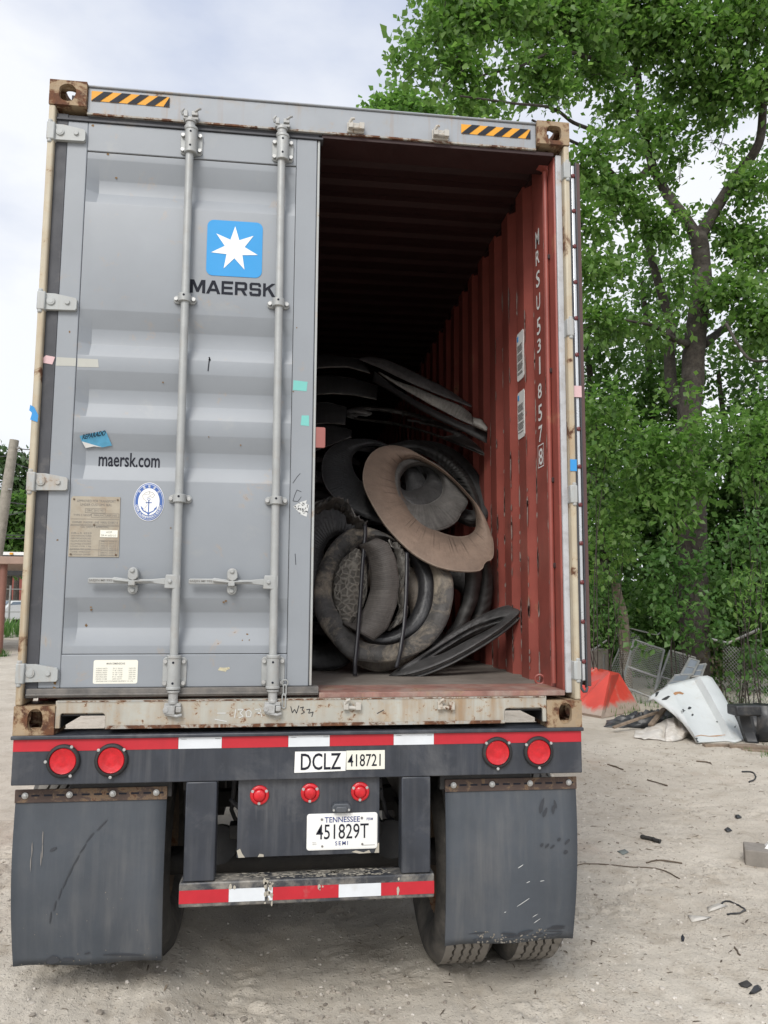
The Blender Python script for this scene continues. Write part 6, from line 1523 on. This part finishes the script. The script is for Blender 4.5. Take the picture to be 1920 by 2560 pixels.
for a, b, l_, w_, an in ((908, 960, .045, .014, 1.2), (922, 968, .03, .01, .2), (938, 956, .03, .016, .5), (953, 993, .02, .012, .4), (714, 853, .05, .016, 1.0), (792, 866, .05, .02, .4), (1105, 1075, .012, .008, 0), (1275, 1100, .02, .01, .9), (1020, 1160, .025, .01, .6)):
    p = near_panel(*z7(a, b))-ray(*z7(a, b))/np.linalg.norm(ray(*z7(a, b)))*.10; u_ = BAS[0]*math.cos(an)+BAS[1]*math.sin(an); v_ = -BAS[0]*math.sin(an)+BAS[1]*math.cos(an)
    spots.append((p, u_, v_, l_, w_))
# gouges cut as shallow dark chips that follow the shell
def project(p, d):
    hit, loc_, nr, idx = pw.ray_cast(Vector(p)-wp.location, Vector(d)); return (np.array(loc_+wp.location), np.array(nr)) if hit else (None, None)
bpy.context.view_layer.update()
for p, u_, v_, l_, w_ in spots:
    q = []
    for i in range(8):
        pp = p+u_*l_*math.cos(2*PI*i/8)*(.5+.9*rng.random())+v_*w_*math.sin(2*PI*i/8)*(.5+.9*rng.random()); d = pp-CAM; d /= np.linalg.norm(d)
        h, nr = project(pp-d*.3, d)
        if h is None: break
        q.append(h-d*.006)
    if len(q) == 8: mb.add(q, [tuple(range(8))])
if mb.f: mb.build('chip', M['blackpl'], wp, recalc=False)
mb = MB()
for p_ in ([(835, 835), (850, 825), (885, 822), (915, 835), (905, 845), (875, 838), (848, 850)], [(1000, 1150), (1040, 1142), (1100, 1150), (1150, 1150), (1220, 1140), (1220, 1143), (1150, 1154), (1100, 1154), (1040, 1147), (1000, 1155)]):
    q = []
    for a, b in p_:
        d = ray(*z7(a, b)); d /= np.linalg.norm(d); h, nr = project(CAM, d)
        if h is None: break
        q.append(h-d*.006)
    if len(q) == len(p_): mb.add(q, [tuple(range(len(q)))])
if mb.f: mb.build('rust_mark', mk('rust_run', (.36, .19, .09), .8, var=.3), wp, recalc=False)

# cloth, boards, plastics round it
def gp(u, v): d = ray(u, v); t = -CAM[2]/d[2]; p = CAM+t*d; return (float(p[0]), float(p[1]))
def heap_grid(name, label, cat, c0, ex, ey, hts, mat, nx=26, ny_=14, rough_=.03, an=(1, .6), loc=None, group=None, sc=6):
    """A crumpled sheet over the ground: a grid with folds."""
    c0, ex, ey = (np.array(a, float) for a in (c0, ex, ey)); P = []
    sd_ = rng.random()*40
    for i in range(nx):
        row = []
        for j in range(ny_):
            s, t = i/(nx-1), j/(ny_-1); e = math.sin(PI*s)**.6*math.sin(PI*t)**.6 if 0 < s < 1 and 0 < t < 1 else 0
            p = c0+ex*(s+.04*noise.noise(Vector((s*5+sd_, t*5, 0))))+ey*(t+.09*noise.noise(Vector((s*4+sd_, t*3, 4))))
            h = hts(s, t)*e+(.5-abs(noise.noise(Vector((s*sc*an[0]+sd_+t*1.3, t*sc*an[1]+s, 1)))))*rough_*2.4*e+(.4-abs(noise.noise(Vector((s*sc*2.3+sd_+t*3, t*2, 6)))))*rough_*1.4*e
            row.append((p[0], p[1], gz(p[0], p[1])+.006+h))
        P.append(row)
    mb = MB(); mb.grid(P); o = mb.build(name, mat, None, loc=tuple(map(float, c0+ex/2+ey/2)), recalc=False, ang=24); solidify(o, .006, 1)
    return tag(o, label, cat, group)
zq = lambda a, b: (1600+a*.1929, 1650+b*.1929)
CV = [[(-60, 990), (-70, 1000), (-75, 1006), (-80, 1014)], [(30, 905), (20, 945), (10, 985), (0, 1022)], [(85, 880), (75, 935), (62, 960), (55, 1040)], [(150, 855), (140, 905), (118, 975), (110, 1036)], [(250, 815), (245, 868), (262, 912), (210, 1042)], [(330, 772), (330, 850), (318, 958), (322, 1062)],
      [(350, 765), (362, 848), (330, 912), (336, 1064)], [(440, 745), (450, 842), (450, 925), (410, 1068)], [(480, 765), (500, 865), (510, 905), (470, 1055)], [(520, 790), (552, 856), (562, 945), (545, 1036)], [(600, 850), (622, 888), (652, 930), (668, 966)]]
DY = [0, -.02, .05, -.03, .03, .10, -.06, -.02, .07, -.04, .02]; P = []
for col, dy in zip(CV, DY):
    r_ = []
    for k_, (a, b) in enumerate(col):
        u, v = zq(a, b)
        if k_ == 3: x, y = gp(u, v); r_.append(np.array((x, y, gz(x, y)+.012)))
        else: y = (6.80, 6.56, 6.36)[k_]+dy-(.10 if a > 380 else 0); q = at(u, v, y); q[2] = max(q[2], .02); r_.append(q)
    P.append(r_)
rows = densify(P, 16); cols = [[rows[i][j] for i in range(len(rows))] for j in range(16)]; cols = densify(cols, 44)
P = [[np.array(p)+np.array((0, -.3, 1))*.012*noise.noise(Vector(np.array(p)*9)) for p in r] for r in cols]
mb = MB(); mb.grid(P); o = mb.build('canvas_sheet', M['cloth'], None, loc=(4.7, 6.4, 0), recalc=False, ang=40); solidify(o, .006, 0)
tag(o, 'dirty white canvas sheet crumpled on the ground left of the white panel', 'sheet')
heap_grid('plastic_sheet', 'torn black plastic sheet in a flat heap between the red scoop and the canvas', 'sheet', (4.35, 7.15, 0), (1.15, -.25, 0), (.25, .55, 0), lambda s, t: .05+.16*s**2, M['blackpl'], 36, 18, .08, an=(1.2, 1.6))
heap_grid('plastic_sheet', 'black tarp heaped behind the right side of the white panel', 'sheet', (5.95, 6.75, 0), (1.2, -.9, 0), (.4, .6, 0), lambda s, t: .45*(1-s), M['blackpl'], 24, 14, .05)
def board(label, p, q, wd, th, mat, name='board', group='weathered boards by the scrap heap'):
    p, q = np.array(p, float), np.array(q, float); d = q-p; L_ = np.linalg.norm(d); d /= L_; s = np.cross([0, 0, 1.0], d); s /= np.linalg.norm(s); u = np.cross(d, s)
    mb = MB(); vs = [p+d*L_*a+s*wd*(b-.5)+u*th*c_ for a in (0, 1) for b in (0, 1) for c_ in (0, 1)]
    mb.add(vs, [(0, 1, 3, 2), (4, 6, 7, 5), (0, 4, 5, 1), (2, 3, 7, 6), (0, 2, 6, 4), (1, 5, 7, 3)])
    return tag(mb.build(name, mat, None, loc=tuple(map(float, p)), bevel=.003), label, 'board', group)
board('grey-brown board lying flat under the foot of the white panel', (4.98, 5.70, .005), (5.62, 5.62, .005), .09, .03, M['plank'])
board('long weathered board running off to the right from the white panel foot', (5.25, 5.60, .012), (6.4, 5.05, .012), .13, .035, M['plank'])
board('thin split board lying nearest the camera at the right of the white panel', (5.30, 5.42, .004), (6.2, 5.0, .004), .06, .02, M['plank'])
board('brown stick of wood lying on the black plastic left of the canvas', (4.30, 6.78, .05), (5.02, 6.95, .22), .05, .03, M['plank'])
board('short broken board propped on the black plastic beside the white panel', (4.80, 6.72, .08), (5.15, 7.0, .26), .07, .03, M['plank'])
# black fender with square flare, and the dark bumper behind
fd = thing('truck_fender', 'black plastic truck fender with a square flared top, standing against the white panel', 'fender', (5.75, 5.8, 0))
ed = [poly3([(1308, 940), (1306, 1000), (1318, 1060), (1340, 1130), (1372, 1212)], [6.0, 6.0, 5.98, 5.95, 5.9]), poly3([(1325, 935), (1325, 1000), (1338, 1060), (1362, 1130), (1395, 1214)], [5.9, 5.92, 5.92, 5.9, 5.86]),
      poly3([(1395, 937), (1398, 1005), (1412, 1065), (1435, 1135), (1458, 1218)], [5.82, 5.84, 5.86, 5.86, 5.82]), poly3([(1414, 945), (1418, 1005), (1430, 1065), (1450, 1135), (1468, 1218)], [5.95, 5.95, 5.95, 5.92, 5.85])]
DEf = densify(ed, 14); DEf = [[np.array((p[0], p[1], max(p[2], .01))) for p in r] for r in DEf]
mb = MB(); mb.grid(DEf); o = mb.build('fender_shell', M['blackpl'], fd, recalc=False, ang=50); solidify(o, .015, 0)
mb = MB(); q = at(*z7(1362, 965), 5.86); mb.box(q[0]-.16, q[0]+.18, 5.78, 6.0, q[2]-.055, q[2]+.075); mb.build('fender_flare', M['blackpl'], fd, bevel=.02)
bm_ = thing('truck_bumper', 'long black plastic bumper lying in the scrap at the right edge', 'bumper', (6.3, 5.6, 0))
mb = MB(); P = []
for k_ in range(12):
    s = k_/11; x, y = 5.80+1.9*s, 5.95-.55*s
    P.append([(x, y, .48-.10*s), (x-.02, y-.08, .46-.10*s), (x-.03, y-.13, .32-.06*s), (x-.03, y-.12, .15), (x, y-.04, .03), (x+.02, y+.06, .012)])
mb.grid(P); o = mb.build('bumper_shell', M['blackpl'], bm_, recalc=False, ang=30); solidify(o, .02, 0)
mb = MB(); mb.tube([(5.95, 5.76, .38), (7.5, 5.30, .26)], .03, 8); mb.build('bumper_rib', M['blackpl'], bm_)
# old window screens stacked against the gate
def screen(label, pts, Ys, loc):
    o = thing('window_frame', label, 'window frame', loc, 'old window frames leaning on the gate'); q = [at(*z7(a, b), y) for (a, b), y in zip(pts, Ys)]
    mb = MB(); c_ = sum(q)/4
    for i in range(4):
        a, b = q[i], q[(i+1) % 4]; d = (b-a)/np.linalg.norm(b-a); mb.tube([a-d*.015, b+d*.015], .02, 4)
    a, b = (q[0]+q[3])/2, (q[1]+q[2])/2; mb.tube([a, b], .012, 4); mb.build('frame', M['galv'], o)
    n_ = np.cross(q[1]-q[0], q[3]-q[0]); n_ /= np.linalg.norm(n_)
    mb = MB(); mb.add([c_+(p-c_)*.97-n_*.003 for p in q]+[c_+(p-c_)*.97+n_*.003 for p in q], [(0, 1, 2, 3), (4, 5, 6, 7), (0, 1, 5, 4), (1, 2, 6, 5), (2, 3, 7, 6), (3, 0, 4, 7)]); mb.build('pane', M['glassgrey'], o, smooth=False)
    return o
screen('narrow grey window frame leaning highest of the three, against the gate', [(890, 700), (975, 700), (1022, 600), (955, 580)], [8.0, 8.0, 8.4, 8.4], (6.1, 8.2, 0))
screen('grey window frame with pale wooden edge, rightmost of the three', [(965, 715), (1040, 710), (1072, 622), (1010, 630)], [8.0, 7.95, 8.35, 8.35], (6.4, 8.1, 0))
screen('wide grey window frame lying lowest of the three, just behind the white panel', [(770, 800), (880, 800), (962, 700), (850, 705)], [7.5, 7.5, 8.0, 8.0], (5.6, 7.7, 0))

# =================================================================== small things on the dirt
blk_ = thing('concrete_block', 'grey concrete block lying on the dirt at the right edge, a white bag on it', 'block', (3.3, 1.75, 0))
mb = MB(); rt = Matrix.Rotation(R(-29), 3, 'Z'); mb.box(3.03, 3.45, 1.58, 1.78, -.01, .105, rt); mb.build('block_body', M['concrete'], blk_, bevel=.008)
heapc = MB(); P = []
for i in range(16):
    a = 2*PI*i/16; P.append([(3.31+.14*r_*math.cos(a)*(1+.2*noise.noise(Vector((a*2, r_, 2)))), 1.70+.10*r_*math.sin(a), .106+.075*(1-r_**2)*(1+.35*noise.noise(Vector((math.cos(a)*2, math.sin(a)*2, r_*3))))) for r_ in (1, .85, .6, .3, .02)])
heapc.grid(P, True); tag(heapc.build('plastic_bag', M['white'], None, loc=(3.31, 1.70, .106)), 'crumpled white plastic bag lying on top of the concrete block', 'bag')
def stick(label, pts, r, mat, name='stick', cat='stick', group='sticks and twigs on the dirt', n=6):
    pts = [(x, y, gz(x, y)+r*.9+(z_[0] if z_ else 0)) for x, y, *z_ in pts]; o = []
    Q = [np.array(p) for p in pts]
    for i in range(len(Q)-1):
        p0, p1, p2, p3 = Q[max(i-1, 0)], Q[i], Q[i+1], Q[min(i+2, len(Q)-1)]
        o += [tuple(.5*((2*p1)+(-p0+p2)*t+(2*p0-5*p1+4*p2-p3)*t*t+(-p0+3*p1-3*p2+p3)*t**3)+np.array((rng.normal(0, r*.5), rng.normal(0, r*.5), 0))) for t in (0, .25, .5, .75)]
    o.append(pts[-1]); o = [(x, y, max(z, gz(x, y)+r*.8)) for x, y, z in o]
    mb = MB(); mb.tube(o, [r*(.8+.3*rng.random()) for _ in o], n); return tag(mb.build(name, mat, None, loc=o[0]), label, cat, group)
y8 = lambda a, b: gp(1380+a*540/1659, 1900+b*540/1659)
M['charred'] = mk('charred_wood', (.035, .034, .033), .85, var=.4, vscale=30, bump=.6)
M['twig'] = mk('twig_brown', (.11, .085, .062), .9, var=.3, vscale=30)
stick('short thick charred stick lying on the open dirt right of the trailer', [y8(700, 608), y8(760, 625), y8(818, 648)], .016, M['charred'], n=9)
stick('thin brown twig, slightly bent, below the charred stick', [y8(725, 796), y8(830, 778), y8(1000, 796)], .0055, M['twig'])
stick('long thin trailing twig starting beside the mud flap', [y8(180, 822), y8(350, 812), y8(600, 840), y8(830, 846), y8(980, 920)], .004, M['twig'])
stick('straight thin twig farthest from the camera, near the trailer light beam', [y8(430, 42), y8(545, 78)], .009, M['twig'])
stick('straight brown twig on the reddish dirt, level with the flap bar', [y8(735, 152), y8(885, 205)], .007, M['twig'])
stick('forked brown twig on the gravel towards the scrap heap', [y8(1110, 20), y8(1190, 22), y8(1230, 40)], .008, M['twig'])
stick('small twig pair lying near the right edge below the concrete block', [y8(1400, 1430), y8(1445, 1490)], .005, M['twig'])
stick('dark curl of rubber strip bent like a hook, on the gravel right of the trailer', [y8(1300, 1115), y8(1345, 1095), y8(1420, 1118), y8(1485, 1150), y8(1460, 1180), y8(1345, 1193)], .0055, M['blackpl'], 'rubber_strip', 'rubber strip', 'bent black rubber strips')
stick('bent black rubber strip near the scrap heap at the right edge', [y8(1460, 102), y8(1545, 104), y8(1562, 150), y8(1515, 178)], .008, M['blackpl'], 'rubber_strip', 'rubber strip', 'bent black rubber strips')
def scrap(label, pts, mat, name, cat, lift=.004, dome=.012):
    q = [y8(*p) for p in pts]; cx_, cy_ = np.mean(q, 0); mb = MB(); n_ = len(q)
    vs = [(x, y, gz(x, y)+lift+.006*rng.random()) for x, y in q]+[(cx_+(x-cx_)*.5, cy_+(y-cy_)*.5, gz(x, y)+lift+dome*(.5+.8*rng.random())) for x, y in q]
    mb.add(vs, [(i, (i+1) % n_, n_+(i+1) % n_, n_+i) for i in range(n_)]+[tuple(range(n_, 2*n_))]); o = mb.build(name, mat, None, loc=(float(cx_), float(cy_), gz(cx_, cy_)), recalc=False); solidify(o, .002, 1)
    return tag(o, label, cat)
M['film'] = mk('pale_film', (.50, .475, .43), .6, var=.1)
scrap('flat triangular scrap of pale plastic film on the dirt', [(1040, 1200), (1225, 1205), (1180, 1235), (1075, 1255)], M['film'], 'plastic_scrap', 'plastic scrap')
scrap('crumpled pale plastic film beside the hooked rubber strip', [(1190, 1135), (1290, 1115), (1350, 1130), (1280, 1155), (1200, 1175)], M['film'], 'plastic_scrap', 'plastic scrap')
scrap('black rubber shard on the dirt in the lower right corner', [(1510, 1785), (1545, 1750), (1600, 1742), (1615, 1765), (1560, 1785)], M['blackpl'], 'rubber_shard', 'rubber shard', dome=.016)
scrap('small dark clod with crumbs left of the black shard in the lower right', [(1430, 1715), (1500, 1700), (1540, 1730), (1500, 1745), (1450, 1735)], M['charred'], 'rubber_crumb', 'rubber shard', dome=.012)
scrap('small dark oval stone chip standing on the dirt below the pale film', [(990, 1360), (1005, 1345), (1020, 1360), (1012, 1388), (995, 1388)], M['hazblack'], 'dark_stone', 'stone', dome=.02)
scrap('tiny black shard on the gravel, left of the concrete block', [(1320, 520), (1350, 512), (1385, 535), (1345, 542)], M['blackpl'], 'rubber_shard', 'rubber shard', dome=.014)
scrap('black shard on the gravel beyond the tiny one, nearer the scrap heap', [(1400, 432), (1440, 425), (1462, 440), (1420, 452)], M['blackpl'], 'rubber_shard', 'rubber shard', dome=.016)
scrap('greenish grey rag scrap pressed in the dirt below the charred stick', [(500, 705), (560, 698), (590, 712), (545, 730)], mk('rag_grey', (.17, .19, .18), .9, var=.3), 'rag_scrap', 'rag', dome=.006)
for lab, (a, b), s in (('pale rounded stone near the bottom edge, largest of the pebbles', (740, 1905), .021), ('whitish stone, upper of the pebbles near the bottom', (845, 1745), .017), ('pale angular stone just above the bottom pebble', (805, 1865), .015), ('small pale stone right of the bottom pebble', (1105, 1975), .014), ('pale stone half sunk in dirt below the mud flap', (555, 1480), .014)):
    x, y = y8(a, b); vs, fs = stone(s); mb = MB(); mb.add([(x+p[0], y+p[1], gz(x, y)+p[2]) for p in vs], fs); o = mb.build('stone', M['stone'], None, loc=(x, y, gz(x, y)), ang=60); o.modifiers.new('sub', 'SUBSURF').render_levels = 1; tag(o, lab, 'stone', 'larger stones on the dirt')
# grass: tufts along the right edge and the far left
def tuft(x, y, n_, h, V, F):
    for _ in range(n_):
        a = rng.random()*2*PI; r_ = .10*rng.random(); l_ = h*(.5+.8*rng.random()); b = len(V); cx_, cy_ = x+r_*math.cos(a), y+r_*math.sin(a); le = .5*l_*(rng.random()-.2); w_ = .004+.003*rng.random()
        V += [(cx_-w_*math.sin(a), cy_+w_*math.cos(a), 0), (cx_+w_*math.sin(a), cy_-w_*math.cos(a), 0), (cx_+le*.4*math.cos(a), cy_+le*.4*math.sin(a), l_*.7), (cx_+le*math.cos(a), cy_+le*math.sin(a), l_)]; F += [(b, b+1, b+2), (b+1, b+3, b+2)]
V, F = [], []
for _ in range(150): tuft(5.2+1.6*rng.random(), 4.2+1.3*rng.random()**1.5+.2*rng.random(), 7, .06, V, F)
for _ in range(140): tuft(4.8+4*rng.random(), 7.6+2.6*rng.random(), 9, .13, V, F)
for _ in range(300): tuft(-16+9*rng.random(), 31+9*rng.random(), 16, .55, V, F)
for _ in range(60): tuft(-9.1+.9*rng.random(), 19.8+1.2*rng.random(), 10, .20, V, F)
me = bpy.data.meshes.new('grass'); me.from_pydata(V, [], F); me.materials.append(LF['vine']); o = bpy.data.objects.new('grass', me); C.objects.link(o); o['kind'] = 'stuff'
# =================================================================== sliver of yard at the far left
M['poleg'] = mk('weathered_pole', (.27, .25, .21), .9, var=.25, vscale=6, bump=.4)
M['brownp'] = mk('brown_painted_steel', (.20, .09, .065), .6, var=.15)
M['roofpale'] = mk('canopy_fascia', (.30, .205, .16), .6, var=.1)
M['brick'] = mk('red_brown_wall', (.22, .065, .05), .8, var=.15)
M['carwhite'] = mk('car_paint_white', (.62, .63, .62), .3, var=.03); M['carglass'] = mk('car_glass', (.10, .13, .16), .12, var=.1)
pp = thing('utility_pole', 'leaning grey wooden utility pole with wires at the left edge', 'pole', (-10.6, 24, 0))
p1, p0_ = at(36, 1100, 24), at(-2, 1345, 24); d = (p0_-p1); bt = p1+d*(p1[2]/(p1[2]-p0_[2]))
mb = MB(); mb.tube([bt, p0_, p1], [.21, .19, .15], 14); mb.build('pole_shaft', M['poleg'], pp)
mb = MB(); mb.box(p1[0]-.06, p1[0]+.06, 23.82, 23.88, p1[2]-1.75, p1[2]-1.70); mb.cyl(at(45, 1118, 23.9), at(47, 1122, 23.9), .06, n=8); mb.build('pole_fitting', M['galv'], pp)
mb = MB()
for (a, b), (c_, d_), sag in (((35, 1118), (120, 1112), .5), ((30, 1155), (130, 1180), .3), ((20, 1255), (130, 1262), .2), ((10, 1290), (130, 1255), .2), ((0, 1337), (130, 1332), .2), ((0, 1345), (130, 1338), .2), ((-40, 1135), (33, 1136), .3), ((48, 1118), (120, 1195), .6)):
    A_, B_ = at(a, b, 24), at(c_, d_, 34); mb.tube([A_+(B_-A_)*t-np.array((0, 0, sag*4*t*(1-t)*.3)) for t in np.linspace(0, 1, 8)], .018, 4)
mb.build('wire', M['blackd'], pp)
LT = [(-24, 62, 'far', [(20, 1300, 60), (60, 1290, 50), (-40, 1290, 60), (30, 1360, 60), (90, 1330, 50)], 'broad green tree far off at the left edge, behind the pole'), (-27, 75, 'far', [(40, 1180, 45), (10, 1150, 40), (70, 1170, 40), (60, 1225, 40), (-30, 1170, 40), (20, 1230, 40)], 'taller loose pine far off at the left edge, behind the pole top')]
for x, Yq, mt_, bl, lab in LT:
    c = at(bl[0][0], 1500, Yq); t_ = thing('tree', lab, 'tree', (float(c[0]), Yq, 0)); blobs = []
    for a, b_, r_ in bl: B(a, b_, r_, Yq, .8)
    P, O = blob_pts(blobs, 4 if Yq < 70 else 1.6); mb = MB(); limb(mb, [(c[0], Yq, -.1), (c[0], Yq, 5), (c[0]+.3, Yq, blobs[0][0][2])], .35, .12, 8); mb.build('trunk', M['bark'], t_); leaves('crown', P, O, 10, .55, .55, LF['dark' if Yq < 70 else 'far'], t_, .5, .2)
cn = thing('canopy', 'brown steel canopy with pale fascia standing on a round brown post at the left edge', 'canopy', (-8.4, 20.8, 0))
c1, c2 = at(-60, 1398, 20.8), at(75, 1409, 20.8)
mb = MB(); mb.box(c1[0]-6, c2[0]+.1, 20.6, 27, c2[2]-.03, c2[2]+.20); mb.build('canopy_roof', M['roofpale'], cn, bevel=.02)
mb = MB(); q = at(5, 1500, 20.8); mb.cyl((q[0]-.02, 20.85, 0), (q[0]-.02, 20.85, c2[2]-.03), .105, n=16); mb.build('canopy_post', M['brownp'], cn)
tl = thing('box_trailer', 'dark trailer body with a white top edge and an amber marker light, beyond the canopy', 'trailer', (-13, 30, 0))
c1, c2 = at(-90, 1384, 30), at(140, 1380, 30)
mb = MB(); mb.box(c1[0], c2[0], 30, 32.4, c1[2]-.85, c1[2]); mb.build('trailer_body', M['blackd'], tl); mb = MB(); mb.box(c1[0], c2[0], 29.95, 29.99, c1[2]-.04, c1[2]+.09); mb.build('top_edge', M['white'], tl)
mb = MB(); q = at(28, 1384, 29.9); mb.box(q[0]-.06, q[0]+.06, 29.88, 29.94, q[2]-.04, q[2]+.04); mb.build('marker_light', M['yellow'], tl)
mb = MB()
for x in (c1[0]+.4, c2[0]-.4): mb.cyl((x, 31, 0), (x, 31, c1[2]-.85), .12, n=10)
mb.build('support_leg', M['blackd'], tl)
bd = thing('building', 'long low red-brown building with a pale roof line in the far left background', 'building', (-30, 78, 0))
c1 = at(30, 1437, 78); mb = MB(); mb.box(c1[0]-14, c1[0]+16, 78, 88, 0, c1[2]); mb.build('wall', M['brick'], bd); mb = MB(); mb.box(c1[0]-14.4, c1[0]+16.4, 77.6, 88.4, c1[2]+.002, c1[2]+.7); mb.build('roof', M['white'], bd); mb = MB(); mb.box(c1[0]-14, c1[0]+16, 77.9, 77.97, c1[2]-3.2, c1[2]-2.6); mb.build('wall_band', M['white'], bd)
def car(label, x, y, rz, paint, s=1.0, name='parked_car'):
    t_ = thing(name, label, 'car', (x, y, 0), 'cars parked far off at the left'); rt = Matrix.Rotation(rz, 3, 'Z'); L3 = lambda p: tuple(rt @ Vector(p)+Vector((x, y, 0)))
    body = [(-2.2, .45), (-2.25, .75), (-1.9, .95), (-1.1, 1.02), (-.45, 1.42), (.75, 1.45), (1.5, 1.05), (2.15, .98), (2.25, .6), (2.15, .35), (-2.1, .32)]
    mb = MB(); n_ = len(body); vs = []
    for yy, k_ in ((-.86, 1), (-.80, 1.01), (.80, 1.01), (.86, 1)): vs += [L3((a, yy*(1 if b < 1.1 else .82), b)) for a, b in body]
    fs = [tuple(range(n_)), tuple(range(4*n_-1, 3*n_-1, -1))]+[(r*n_+i, r*n_+(i+1) % n_, (r+1)*n_+(i+1) % n_, (r+1)*n_+i) for r in range(3) for i in range(n_)]
    mb.add(vs, fs); mb.build('body', paint, t_, bevel=.05)
    mb = MB(); mb.add([L3(p) for p in ((-1.07, -.66, 1.05), (-1.07, .66, 1.05), (-.50, .58, 1.40), (-.50, -.58, 1.40))], [(0, 1, 2, 3)])
    mb.v = [(a-.02*math.cos(rz), b-.02*math.sin(rz), c_+.03) for a, b, c_ in mb.v]; mb.build('windshield', M['carglass'], t_, recalc=False)
    for sx in (-1, 1):
        mb = MB(); mb.add([L3(p) for p in ((-.85, sx*.80, 1.06), (1.2, sx*.80, 1.06), (.72, sx*.715, 1.38), (-.42, sx*.715, 1.38))], [(0, 1, 2, 3)]); mb.v = [(a, b, c_) for a, b, c_ in mb.v]
        o = mb.build('side_window', M['carglass'], t_, recalc=False); solidify(o, .06, 0)
    for sx in (-1.35, 1.4):
        for sy in (-.80, .80):
            mb = MB(); c_ = Vector(L3((sx, sy, .33))); ax__ = rt @ Vector((0, 1, 0)); mb.lathe([(.0005, .11), (.2, .11), (.3, .10), (.33, .07), (.33, -.07), (.3, -.10), (.0005, -.11)], c_, ax__, 20); mb.build('wheel', M['tyre'], t_)
    return t_
q = gp(20, 1562); car('white sedan parked nose out beyond the grass at the left edge', q[0], q[1], R(62), M['carwhite'])
car('white car farther back behind the white sedan at the left edge', q[0]-1.5, q[1]+12, R(20), M['carwhite'])
fp = thing('wire_fence', 'thin metal yard fence in front of the far cars at the left', 'fence', (-14, 40, 0)); mb = MB()
for k_ in range(8): mb.cyl((-18+k_*1.1, 40, 0), (-18+k_*1.1, 40, 2.3), .05, n=6)
for zz in (.3, .9, 1.5, 2.1): mb.cyl((-18.1, 40, zz), (-10.2, 40, zz), .025, n=5)
mb.build('fence_frame', M['galv'], fp)
